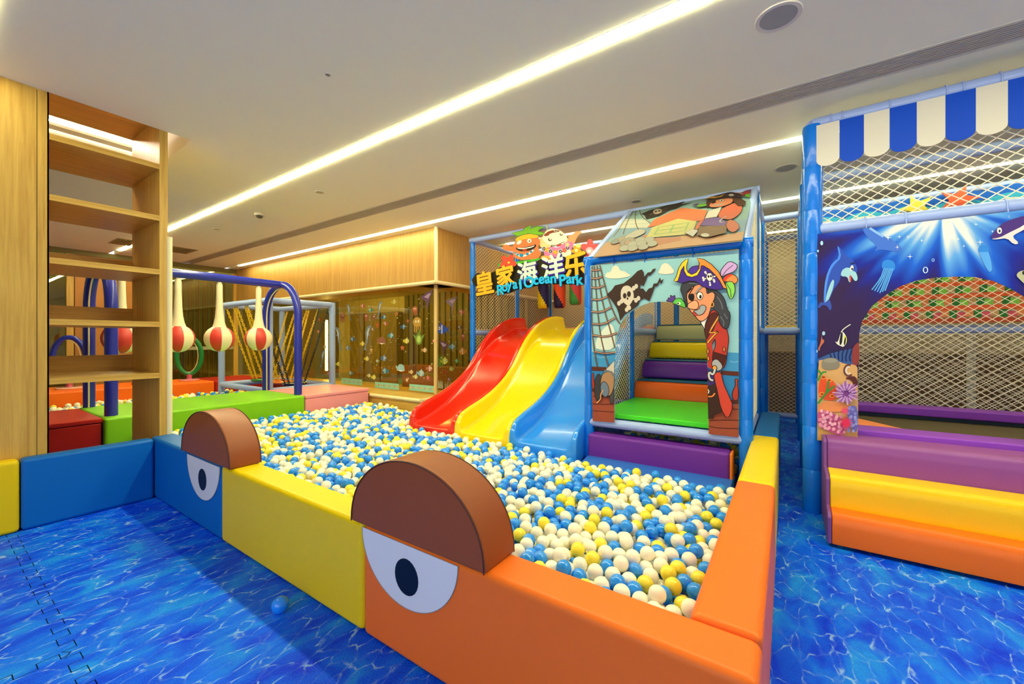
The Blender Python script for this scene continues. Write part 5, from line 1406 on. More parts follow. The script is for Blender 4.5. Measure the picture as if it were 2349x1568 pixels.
SIGNART = {
 'board': [
 ('p','#2a2418',[-3869,2091,-3826,2143,-3776,2183,-3650,2161,-3540,2151,-3433,2184,-3367,2225,-3237,2220,-3092,2232,-3061,2236,-2939,2247,-2750,2240,-2693,2262,-2580,2250,-2480,2272,-2383,2287,-2313,2239,-2287,2236,-2163,2246,-2062,2252,-1951,2241,-1963,2199,-2012,2150,-1924,2113,-1914,1929,-1983,1884,-2142,1885,-2524,1924,-2750,1917,-3061,1888,-3212,1846,-3328,1849,-3373,1912,-3486,1874,-3595,1854,-3727,1863,-3685,1922,-3776,1973,-3847,2028],0,None),
 ],
 'figures': [
 ('p','#f2a070',[-2351,2500,-2308,2508,-2271,2517,-2240,2527,-2214,2538,-2194,2552,-2163,2555,-2122,2549,-2102,2542,-2102,2532,-2117,2519,-2148,2503,-2173,2472,-2194,2428,-2219,2389,-2251,2355,-2282,2350,-2313,2373,-2340,2412,-2361,2468],0,None),
 ('p','#f4c890',[-2701,2549,-2650,2557,-2602,2550,-2557,2529,-2538,2482,-2543,2409,-2574,2379,-2630,2391,-2673,2411,-2701,2440,-2719,2477,-2724,2522],0,None),
 ('p','#f0e4d4',[-2653,2577,-2642,2600,-2613,2622,-2569,2642,-2524,2646,-2480,2634,-2442,2621,-2410,2607,-2372,2578,-2329,2536,-2306,2498,-2300,2464,-2319,2435,-2361,2412,-2410,2402,-2464,2404,-2519,2418,-2574,2445,-2616,2473,-2644,2501,-2659,2528,-2659,2553],0,None),
 ('p','#8a4028',[-2613,2597,-2591,2611,-2555,2619,-2505,2621,-2461,2617,-2423,2606,-2410,2597,-2420,2589,-2456,2586,-2516,2587,-2555,2580,-2571,2563,-2598,2557,-2634,2562,-2646,2571,-2632,2584],0,None),
 ('p','#c8c0b0',[-2443,2604,-2445,2599,-2449,2595,-2456,2593,-2465,2592,-2474,2593,-2482,2597,-2489,2601,-2494,2606,-2495,2612,-2494,2617,-2489,2621,-2482,2623,-2474,2624,-2465,2623,-2456,2619,-2449,2615,-2445,2610],0,None),
 ('p','#3a2a18',[-2454,2606,-2455,2603,-2457,2601,-2460,2600,-2465,2600,-2469,2600,-2474,2602,-2477,2604,-2479,2607,-2480,2610,-2479,2612,-2477,2614,-2474,2615,-2469,2616,-2465,2615,-2460,2613,-2457,2611,-2455,2608],0,None),
 ('p','#5a5040',[-2523,2502,-2525,2495,-2530,2489,-2537,2485,-2547,2484,-2557,2485,-2566,2489,-2574,2495,-2579,2502,-2581,2510,-2579,2517,-2574,2523,-2566,2527,-2557,2528,-2547,2526,-2537,2523,-2530,2517,-2525,2509],0,None),
 ('p','#f0e4d4',[-2529,2510,-2530,2505,-2533,2502,-2537,2500,-2543,2499,-2549,2500,-2555,2502,-2560,2506,-2563,2510,-2564,2514,-2563,2519,-2560,2522,-2555,2524,-2549,2525,-2543,2524,-2537,2522,-2533,2518,-2530,2514],0,None),
 ('p','#5a5040',[-2367,2547,-2368,2541,-2372,2536,-2377,2532,-2384,2531,-2392,2532,-2399,2535,-2404,2541,-2408,2547,-2410,2554,-2408,2560,-2404,2565,-2399,2569,-2392,2570,-2384,2569,-2377,2566,-2372,2561,-2368,2554],0,None),
 ('p','#f0e4d4',[-2371,2555,-2372,2551,-2374,2547,-2378,2545,-2382,2544,-2387,2545,-2392,2547,-2395,2550,-2398,2554,-2399,2559,-2398,2563,-2395,2566,-2392,2569,-2387,2570,-2382,2569,-2378,2567,-2374,2563,-2372,2559],0,None),
 ('s','#2a1a10',[-2535,2430,-2516,2427,-2477,2419,-2442,2421,-2410,2431,-2380,2439,-2353,2445,-2340,2448],67,None),
 ('p','#d83028',[-2445,2416,-2396,2427,-2377,2425,-2388,2410,-2404,2401,-2426,2399,-2445,2401,-2461,2407],0,None),
 ('p','#2a1a10',[-2286,2497,-2287,2494,-2288,2492,-2291,2491,-2294,2490,-2297,2491,-2300,2492,-2303,2494,-2304,2497,-2305,2499,-2304,2502,-2303,2504,-2300,2505,-2297,2506,-2294,2505,-2291,2504,-2288,2502,-2287,2499],0,None),
 ('p','#e878b0',[-2622,2400,-2571,2408,-2516,2403,-2456,2386,-2410,2390,-2377,2414,-2343,2433,-2306,2444,-2269,2443,-2232,2429,-2219,2407,-2230,2377,-2240,2347,-2251,2315,-2308,2289,-2415,2267,-2508,2259,-2585,2262,-2630,2297,-2642,2363],0,None),
 ('p','#f4ead8',[-2391,2363,-2321,2355,-2274,2342,-2248,2324,-2243,2295,-2258,2254,-2292,2241,-2345,2257,-2388,2269,-2420,2278,-2434,2303,-2428,2346],0,None),
 ('p','#f4a850',[-2653,2307,-2596,2301,-2541,2284,-2486,2259,-2486,2244,-2541,2240,-2599,2244,-2661,2256,-2690,2274,-2684,2298],0,None),
 ('p','#f8e8e0',[-2603,2390,-2605,2385,-2610,2382,-2617,2381,-2624,2382,-2622,2375,-2622,2369,-2625,2364,-2630,2361,-2636,2362,-2642,2366,-2646,2371,-2648,2378,-2654,2375,-2661,2374,-2668,2375,-2673,2379,-2675,2384,-2673,2390,-2669,2394,-2663,2397,-2669,2402,-2673,2408,-2675,2414,-2673,2418,-2668,2421,-2661,2421,-2654,2418,-2648,2413,-2646,2419,-2642,2424,-2636,2426,-2630,2425,-2625,2422,-2622,2416,-2622,2409,-2624,2403,-2617,2403,-2610,2400,-2605,2395],0,None),
 ('p','#2a2a7a',[-2610,2391,-2611,2387,-2615,2384,-2621,2383,-2627,2384,-2625,2379,-2625,2373,-2628,2369,-2632,2367,-2637,2368,-2642,2371,-2645,2375,-2647,2381,-2652,2378,-2658,2377,-2663,2379,-2667,2382,-2669,2386,-2668,2391,-2664,2394,-2659,2397,-2664,2401,-2668,2406,-2669,2410,-2667,2414,-2663,2416,-2658,2416,-2652,2414,-2647,2410,-2645,2415,-2642,2419,-2637,2421,-2632,2420,-2628,2417,-2625,2412,-2625,2407,-2627,2402,-2621,2401,-2615,2399,-2611,2395],0,None),
 ('p','#f8d048',[-2633,2394,-2633,2391,-2635,2389,-2637,2387,-2640,2387,-2643,2387,-2646,2388,-2649,2391,-2650,2393,-2651,2396,-2650,2399,-2649,2401,-2646,2402,-2643,2403,-2640,2402,-2637,2401,-2635,2399,-2633,2396],0,None),
 ('p','#f0a020',[-2553,2374,-2555,2369,-2560,2366,-2566,2365,-2574,2366,-2571,2359,-2571,2353,-2574,2348,-2579,2345,-2585,2346,-2591,2350,-2595,2355,-2597,2362,-2603,2359,-2610,2357,-2617,2359,-2622,2363,-2624,2368,-2622,2373,-2618,2378,-2612,2381,-2618,2386,-2622,2391,-2624,2397,-2622,2402,-2617,2405,-2610,2405,-2603,2402,-2597,2397,-2595,2403,-2591,2408,-2585,2410,-2579,2409,-2574,2405,-2571,2400,-2571,2393,-2574,2387,-2566,2386,-2560,2384,-2555,2379],0,None),
 ('p','#f0a020',[-2560,2375,-2561,2371,-2565,2368,-2571,2367,-2577,2368,-2575,2363,-2575,2357,-2577,2353,-2581,2351,-2586,2352,-2591,2355,-2594,2359,-2596,2365,-2601,2362,-2607,2361,-2612,2362,-2616,2366,-2618,2370,-2617,2374,-2613,2378,-2608,2381,-2613,2384,-2617,2389,-2618,2394,-2616,2398,-2612,2400,-2607,2400,-2601,2398,-2596,2394,-2594,2399,-2591,2402,-2586,2404,-2581,2404,-2577,2401,-2575,2396,-2575,2391,-2577,2386,-2571,2385,-2565,2383,-2561,2379],0,None),
 ('p','#f8d048',[-2582,2377,-2582,2375,-2584,2373,-2586,2371,-2589,2371,-2592,2371,-2595,2372,-2598,2374,-2599,2377,-2600,2380,-2599,2382,-2598,2384,-2595,2386,-2592,2387,-2589,2386,-2586,2385,-2584,2383,-2582,2380],0,None),
 ('p','#f8e8e0',[-2503,2346,-2505,2341,-2510,2338,-2517,2337,-2524,2338,-2521,2332,-2522,2325,-2524,2320,-2529,2318,-2535,2318,-2541,2322,-2545,2328,-2547,2334,-2553,2331,-2560,2330,-2567,2331,-2571,2335,-2573,2340,-2572,2346,-2568,2350,-2561,2353,-2568,2358,-2572,2364,-2573,2369,-2571,2374,-2567,2377,-2560,2377,-2553,2374,-2547,2369,-2545,2375,-2541,2380,-2535,2382,-2529,2381,-2524,2377,-2522,2372,-2521,2365,-2524,2360,-2517,2359,-2510,2356,-2505,2351],0,None),
 ('p','#2a2a7a',[-2510,2347,-2511,2343,-2515,2340,-2521,2339,-2527,2340,-2525,2335,-2525,2330,-2527,2326,-2531,2324,-2536,2324,-2541,2327,-2544,2332,-2546,2337,-2551,2334,-2557,2333,-2562,2335,-2566,2338,-2567,2342,-2566,2347,-2563,2350,-2558,2353,-2563,2357,-2566,2361,-2567,2366,-2566,2370,-2562,2372,-2557,2372,-2551,2370,-2546,2366,-2544,2371,-2541,2375,-2536,2376,-2531,2376,-2527,2373,-2525,2368,-2525,2363,-2527,2358,-2521,2357,-2515,2355,-2511,2351],0,None),
 ('p','#f8d048',[-2532,2350,-2532,2347,-2534,2345,-2536,2344,-2539,2343,-2542,2343,-2545,2345,-2547,2347,-2549,2349,-2550,2352,-2549,2355,-2547,2357,-2545,2358,-2542,2359,-2539,2358,-2536,2357,-2534,2355,-2532,2352],0,None),
 ('p','#f0a020',[-2432,2325,-2434,2320,-2439,2317,-2445,2316,-2453,2317,-2450,2310,-2450,2304,-2453,2299,-2458,2297,-2464,2297,-2469,2301,-2473,2306,-2475,2313,-2481,2310,-2488,2309,-2495,2310,-2499,2314,-2501,2319,-2500,2324,-2496,2329,-2490,2332,-2496,2336,-2500,2342,-2501,2348,-2499,2353,-2495,2355,-2488,2355,-2481,2352,-2475,2347,-2473,2354,-2469,2358,-2464,2360,-2458,2359,-2453,2356,-2450,2350,-2450,2344,-2453,2338,-2445,2337,-2439,2335,-2434,2330],0,None),
 ('p','#f0a020',[-2439,2326,-2440,2322,-2444,2319,-2450,2318,-2456,2319,-2454,2314,-2454,2309,-2456,2304,-2460,2303,-2465,2303,-2469,2306,-2473,2310,-2474,2316,-2479,2313,-2485,2312,-2490,2313,-2494,2316,-2496,2321,-2494,2325,-2491,2329,-2486,2331,-2491,2335,-2494,2340,-2496,2345,-2494,2348,-2490,2351,-2485,2350,-2479,2348,-2474,2344,-2473,2349,-2469,2353,-2465,2355,-2460,2354,-2456,2351,-2454,2347,-2454,2341,-2456,2337,-2450,2336,-2444,2334,-2440,2330],0,None),
 ('p','#f8d048',[-2460,2328,-2461,2326,-2462,2324,-2465,2322,-2468,2322,-2471,2322,-2474,2323,-2476,2325,-2477,2328,-2478,2331,-2477,2333,-2476,2335,-2474,2337,-2471,2337,-2468,2337,-2465,2336,-2462,2334,-2461,2331],0,None),
 ('p','#f8e8e0',[-2359,2328,-2361,2323,-2365,2320,-2372,2319,-2379,2320,-2377,2313,-2377,2307,-2380,2302,-2384,2300,-2390,2300,-2396,2304,-2400,2309,-2402,2316,-2408,2312,-2414,2311,-2421,2313,-2425,2316,-2427,2322,-2426,2327,-2422,2332,-2416,2335,-2422,2339,-2426,2345,-2427,2350,-2425,2355,-2421,2358,-2414,2357,-2408,2355,-2402,2350,-2400,2356,-2396,2361,-2390,2363,-2384,2362,-2380,2358,-2377,2353,-2377,2347,-2379,2341,-2372,2340,-2365,2337,-2361,2333],0,None),
 ('p','#2a2a7a',[-2366,2328,-2367,2325,-2371,2322,-2376,2321,-2382,2322,-2380,2317,-2380,2311,-2382,2307,-2386,2305,-2391,2306,-2396,2309,-2399,2313,-2401,2319,-2405,2316,-2411,2315,-2416,2316,-2420,2319,-2421,2323,-2420,2328,-2417,2332,-2412,2334,-2417,2338,-2420,2342,-2421,2347,-2420,2351,-2416,2353,-2411,2353,-2405,2351,-2401,2347,-2399,2352,-2396,2356,-2391,2357,-2386,2357,-2382,2354,-2380,2349,-2380,2344,-2382,2339,-2376,2339,-2371,2336,-2367,2333],0,None),
 ('p','#f8d048',[-2387,2331,-2387,2329,-2389,2326,-2391,2325,-2394,2324,-2397,2325,-2400,2326,-2402,2328,-2404,2330,-2404,2333,-2404,2336,-2402,2338,-2400,2339,-2397,2340,-2394,2340,-2391,2338,-2389,2336,-2387,2334],0,None),
 ('p','#e84848',[-2304,2333,-2306,2329,-2310,2325,-2317,2324,-2324,2325,-2322,2319,-2322,2313,-2324,2308,-2329,2305,-2334,2306,-2340,2310,-2344,2315,-2346,2322,-2352,2318,-2358,2317,-2365,2319,-2369,2322,-2371,2327,-2370,2333,-2366,2337,-2360,2340,-2366,2345,-2370,2350,-2371,2356,-2369,2361,-2365,2363,-2358,2363,-2352,2360,-2346,2356,-2344,2362,-2340,2366,-2334,2368,-2329,2367,-2324,2364,-2322,2358,-2322,2352,-2324,2346,-2317,2346,-2310,2343,-2306,2338],0,None),
 ('p','#e84848',[-2310,2334,-2312,2330,-2315,2328,-2321,2327,-2327,2328,-2325,2322,-2325,2317,-2327,2313,-2331,2311,-2335,2312,-2340,2315,-2343,2319,-2345,2324,-2350,2322,-2355,2321,-2360,2322,-2364,2325,-2366,2329,-2365,2334,-2361,2337,-2356,2340,-2361,2343,-2365,2348,-2366,2353,-2364,2357,-2360,2359,-2355,2359,-2350,2356,-2345,2352,-2343,2357,-2340,2361,-2335,2363,-2331,2362,-2327,2359,-2325,2355,-2325,2350,-2327,2345,-2321,2344,-2315,2342,-2312,2338],0,None),
 ('p','#f8d048',[-2331,2337,-2332,2334,-2333,2332,-2336,2331,-2338,2330,-2341,2330,-2344,2332,-2346,2334,-2348,2336,-2348,2339,-2348,2341,-2346,2344,-2344,2345,-2341,2346,-2338,2345,-2336,2344,-2333,2342,-2332,2339],0,None),
 ('p','#f8e8e0',[-2260,2358,-2262,2354,-2266,2350,-2273,2349,-2280,2350,-2277,2344,-2277,2338,-2280,2333,-2285,2331,-2290,2331,-2296,2335,-2300,2340,-2302,2347,-2307,2343,-2314,2342,-2320,2344,-2325,2347,-2326,2352,-2325,2358,-2321,2362,-2315,2365,-2321,2370,-2325,2375,-2326,2381,-2325,2386,-2320,2388,-2314,2388,-2307,2385,-2302,2381,-2300,2386,-2296,2391,-2290,2393,-2285,2392,-2280,2389,-2277,2383,-2277,2377,-2280,2371,-2273,2370,-2266,2368,-2262,2363],0,None),
 ('p','#2a2a7a',[-2266,2359,-2268,2355,-2271,2353,-2277,2352,-2282,2353,-2281,2347,-2281,2342,-2283,2338,-2286,2336,-2291,2337,-2296,2340,-2299,2344,-2301,2349,-2305,2347,-2311,2346,-2316,2347,-2319,2350,-2321,2354,-2320,2359,-2317,2362,-2312,2365,-2317,2368,-2320,2373,-2321,2378,-2319,2382,-2316,2384,-2311,2383,-2305,2381,-2301,2377,-2299,2382,-2296,2386,-2291,2388,-2286,2387,-2283,2384,-2281,2380,-2281,2374,-2282,2370,-2277,2369,-2271,2367,-2268,2363],0,None),
 ('p','#f8d048',[-2287,2362,-2288,2359,-2289,2357,-2291,2356,-2294,2355,-2297,2355,-2300,2357,-2302,2359,-2303,2361,-2304,2364,-2303,2366,-2302,2369,-2300,2370,-2297,2370,-2294,2370,-2291,2369,-2289,2367,-2288,2364],0,None),
 ('p','#f0c0a0',[-2262,2399,-2264,2395,-2268,2392,-2275,2390,-2282,2391,-2279,2385,-2279,2379,-2282,2374,-2287,2372,-2292,2372,-2298,2376,-2302,2381,-2304,2388,-2309,2385,-2316,2384,-2322,2385,-2327,2389,-2329,2394,-2327,2399,-2323,2404,-2317,2407,-2323,2411,-2327,2417,-2329,2422,-2327,2427,-2322,2429,-2316,2429,-2309,2426,-2304,2422,-2302,2428,-2298,2432,-2292,2434,-2287,2433,-2282,2430,-2279,2424,-2279,2418,-2282,2412,-2275,2412,-2268,2409,-2264,2404],0,None),
 ('p','#f0c0a0',[-2268,2400,-2270,2396,-2273,2394,-2279,2393,-2285,2394,-2283,2388,-2283,2383,-2285,2379,-2289,2377,-2293,2378,-2298,2381,-2301,2385,-2303,2391,-2307,2388,-2313,2387,-2318,2388,-2322,2391,-2323,2396,-2322,2400,-2319,2404,-2314,2406,-2319,2410,-2322,2414,-2323,2419,-2322,2423,-2318,2425,-2313,2425,-2307,2422,-2303,2419,-2301,2423,-2298,2427,-2293,2429,-2289,2428,-2285,2425,-2283,2421,-2283,2416,-2285,2411,-2279,2410,-2273,2408,-2270,2404],0,None),
 ('p','#f8d048',[-2289,2403,-2290,2400,-2291,2398,-2293,2397,-2296,2396,-2299,2397,-2302,2398,-2304,2400,-2306,2402,-2306,2405,-2306,2408,-2304,2410,-2302,2411,-2299,2412,-2296,2411,-2293,2410,-2291,2408,-2290,2406],0,None),
 ('p','#f0a030',[-2101,2282,-2108,2275,-2120,2272,-2134,2275,-2147,2282,-2148,2269,-2154,2258,-2163,2251,-2174,2250,-2185,2255,-2193,2265,-2196,2278,-2195,2292,-2209,2290,-2223,2293,-2234,2300,-2240,2310,-2239,2321,-2232,2330,-2220,2335,-2205,2336,-2213,2348,-2217,2361,-2214,2372,-2206,2379,-2195,2381,-2182,2376,-2172,2366,-2165,2353,-2155,2362,-2143,2367,-2131,2367,-2120,2361,-2114,2352,-2114,2340,-2119,2329,-2129,2320,-2115,2314,-2105,2304,-2099,2293],0,None),
 ('p','#c8d880',[-2104,2365,-2106,2357,-2113,2350,-2123,2346,-2136,2345,-2149,2346,-2162,2351,-2172,2358,-2179,2366,-2181,2375,-2179,2383,-2172,2389,-2162,2393,-2149,2394,-2136,2393,-2123,2388,-2113,2381,-2106,2373],0,None),
 ('p','#f8d890',[-2151,2314,-2152,2308,-2156,2302,-2162,2298,-2169,2296,-2177,2297,-2184,2301,-2190,2306,-2194,2313,-2196,2320,-2194,2327,-2190,2333,-2184,2337,-2177,2338,-2169,2337,-2162,2334,-2156,2328,-2152,2322],0,None),
 ('p','#ee5a5e',[-1870,2333,-1870,2314,-1881,2298,-1900,2287,-1924,2284,-1910,2263,-1903,2240,-1905,2220,-1917,2207,-1936,2203,-1958,2210,-1977,2226,-1991,2247,-2006,2230,-2026,2219,-2048,2217,-2068,2226,-2080,2243,-2082,2264,-2074,2285,-2058,2302,-2083,2312,-2103,2329,-2114,2349,-2113,2368,-2101,2382,-2080,2387,-2055,2384,-2031,2372,-2031,2396,-2023,2417,-2008,2430,-1989,2433,-1970,2424,-1955,2407,-1948,2384,-1949,2360,-1925,2365,-1901,2361,-1881,2350],0,None),
 ('p','#f4b0c0',[-1946,2285,-1950,2270,-1958,2258,-1972,2250,-1989,2246,-2006,2248,-2023,2256,-2037,2267,-2046,2282,-2049,2297,-2046,2312,-2037,2324,-2023,2332,-2006,2336,-1989,2333,-1972,2326,-1958,2314,-1950,2300],0,None),
 ('p','#f8e4ec',[-1975,2284,-1976,2276,-1981,2270,-1988,2266,-1996,2264,-2005,2265,-2013,2269,-2020,2275,-2024,2282,-2026,2290,-2024,2297,-2020,2303,-2013,2307,-2005,2309,-1996,2308,-1988,2304,-1981,2298,-1976,2291],0,None),
 ('p','#ec7848',[-3040,2570,-2948,2580,-2857,2581,-2766,2573,-2714,2549,-2698,2510,-2701,2472,-2722,2435,-2717,2399,-2686,2366,-2679,2332,-2696,2300,-2727,2281,-2774,2276,-2856,2278,-2976,2286,-3058,2308,-3102,2344,-3123,2377,-3123,2408,-3136,2424,-3161,2425,-3202,2434,-3260,2454,-3294,2475,-3305,2499,-3289,2517,-3246,2530,-3212,2525,-3186,2504,-3161,2491,-3136,2488,-3114,2506,-3095,2545],0,None),
 ('p','#f8b830',[-3072,2590,-3032,2609,-2976,2620,-2903,2625,-2832,2617,-2760,2597,-2722,2578,-2716,2560,-2760,2555,-2855,2561,-2944,2561,-3026,2553,-3074,2557,-3086,2573],0,None),
 ('p','#78b832',[-3159,2603,-3061,2628,-3151,2675,-3037,2679,-2973,2680,-2925,2715,-2826,2740,-2853,2689,-2750,2708,-2616,2677,-2693,2658,-2727,2637,-2619,2597,-2693,2578,-2868,2630,-3000,2622,-3086,2614],0,'#2a6a20'),
 ('p','#f8f0e8',[-2988,2546,-2985,2538,-2987,2529,-2993,2520,-3003,2513,-3016,2507,-3029,2504,-3043,2505,-3054,2508,-3061,2514,-3064,2522,-3062,2531,-3056,2540,-3046,2548,-3033,2553,-3019,2556,-3006,2556,-2996,2552],0,None),
 ('p','#e4dcd4',[-2826,2524,-2828,2514,-2835,2507,-2844,2502,-2856,2500,-2868,2502,-2880,2506,-2889,2514,-2895,2523,-2897,2533,-2895,2543,-2889,2551,-2880,2556,-2868,2557,-2856,2556,-2844,2551,-2835,2543,-2828,2534],0,None),
 ('p','#3a3a3a',[-2846,2523,-2847,2520,-2849,2518,-2852,2516,-2856,2516,-2860,2516,-2864,2518,-2867,2520,-2869,2523,-2870,2527,-2869,2530,-2867,2532,-2864,2534,-2860,2534,-2856,2534,-2852,2532,-2849,2530,-2847,2527],0,None),
 ('p','#2a1812',[-3065,2465,-3013,2455,-2948,2452,-2871,2455,-2811,2461,-2769,2469,-2751,2461,-2757,2437,-2784,2417,-2832,2401,-2888,2395,-2954,2399,-3005,2407,-3038,2420,-3064,2437,-3082,2459],0,None),
 ('p','#f8f4e8',[-3038,2458,-2980,2447,-2918,2443,-2853,2446,-2809,2451,-2785,2458,-2779,2455,-2791,2443,-2832,2434,-2903,2429,-2964,2430,-3012,2438,-3044,2448,-3060,2458],0,None),
 ('p','#c83828',[-2895,2410,-2897,2407,-2904,2405,-2914,2404,-2927,2404,-2940,2406,-2953,2409,-2963,2412,-2970,2416,-2972,2420,-2970,2423,-2963,2425,-2953,2426,-2940,2426,-2927,2424,-2914,2421,-2904,2418,-2897,2414],0,None),
 ('s','#f8f4e8',[-3092,2400,-3078,2388,-3051,2364,-3018,2347,-2982,2338,-2939,2338,-2891,2347,-2848,2365,-2807,2390,-2788,2403],251,None),
 ('p','#1888c0',[-3063,2391,-3064,2387,-3067,2383,-3071,2381,-3077,2380,-3083,2381,-3089,2383,-3093,2387,-3096,2391,-3097,2395,-3096,2399,-3093,2402,-3089,2405,-3083,2405,-3077,2405,-3071,2402,-3067,2399,-3064,2395],0,None),
 ('p','#1888c0',[-3027,2363,-3028,2358,-3032,2353,-3038,2351,-3045,2349,-3053,2350,-3060,2353,-3066,2357,-3070,2363,-3071,2368,-3070,2373,-3066,2378,-3060,2380,-3053,2381,-3045,2381,-3038,2378,-3032,2374,-3028,2368],0,None),
 ('p','#1888c0',[-2951,2346,-2954,2338,-2959,2331,-2968,2327,-2979,2325,-2991,2326,-3002,2331,-3012,2337,-3017,2345,-3020,2354,-3017,2362,-3012,2369,-3002,2373,-2991,2375,-2979,2373,-2968,2369,-2959,2362,-2954,2354],0,None),
 ('p','#1888c0',[-2865,2352,-2867,2346,-2871,2341,-2878,2337,-2887,2336,-2896,2337,-2905,2340,-2912,2345,-2916,2352,-2918,2358,-2916,2365,-2912,2370,-2905,2373,-2896,2374,-2887,2373,-2878,2370,-2871,2365,-2867,2359],0,None),
 ('p','#1888c0',[-2811,2376,-2812,2371,-2816,2366,-2822,2364,-2828,2363,-2836,2364,-2843,2366,-2848,2370,-2852,2375,-2853,2381,-2852,2386,-2848,2390,-2843,2393,-2836,2394,-2828,2393,-2822,2390,-2816,2386,-2812,2381],0,None),
 ('p','#1888c0',[-2779,2400,-2780,2397,-2782,2395,-2785,2393,-2789,2393,-2793,2393,-2797,2395,-2800,2397,-2802,2400,-2803,2403,-2802,2406,-2800,2408,-2797,2410,-2793,2410,-2789,2410,-2785,2408,-2782,2406,-2780,2403],0,None),
 ('p','#48b030',[-3066,2267,-3014,2272,-2939,2274,-2844,2274,-2771,2276,-2719,2280,-2690,2276,-2684,2265,-2710,2255,-2768,2247,-2835,2243,-2912,2241,-2982,2238,-3043,2234,-3078,2240,-3088,2257],0,None),
 ('p','#20a838',[-3224,2366,-3199,2368,-3177,2360,-3158,2342,-3158,2329,-3177,2321,-3199,2329,-3224,2352],0,None),
 ('p','#20a838',[-3378,2262,-3353,2278,-3328,2278,-3302,2262,-3298,2247,-3318,2233,-3343,2233,-3375,2247],0,None),
 ('p','#e84a38',[-3064,2233,-3075,2218,-3096,2209,-3123,2209,-3151,2218,-3147,2194,-3153,2172,-3168,2156,-3189,2151,-3211,2156,-3231,2172,-3242,2194,-3245,2218,-3271,2210,-3300,2210,-3324,2219,-3340,2235,-3343,2255,-3333,2273,-3312,2287,-3285,2293,-3305,2313,-3317,2336,-3317,2357,-3305,2372,-3284,2378,-3258,2373,-3234,2359,-3215,2339,-3201,2358,-3180,2371,-3156,2375,-3134,2368,-3118,2353,-3113,2332,-3118,2310,-3133,2291,-3105,2284,-3081,2270,-3066,2252],0,None),
 ('p','#e84a38',[-3117,2262,-3123,2242,-3138,2225,-3161,2213,-3190,2208,-3221,2211,-3250,2222,-3274,2238,-3290,2259,-3295,2281,-3290,2302,-3274,2320,-3250,2331,-3221,2335,-3190,2332,-3161,2321,-3138,2305,-3123,2284],0,None),
 ('p','#f4c848',[-3175,2270,-3176,2265,-3179,2261,-3184,2258,-3191,2257,-3197,2258,-3203,2260,-3209,2264,-3212,2269,-3213,2274,-3212,2279,-3209,2283,-3203,2285,-3197,2286,-3191,2286,-3184,2283,-3179,2279,-3176,2275],0,None),
 ],
}
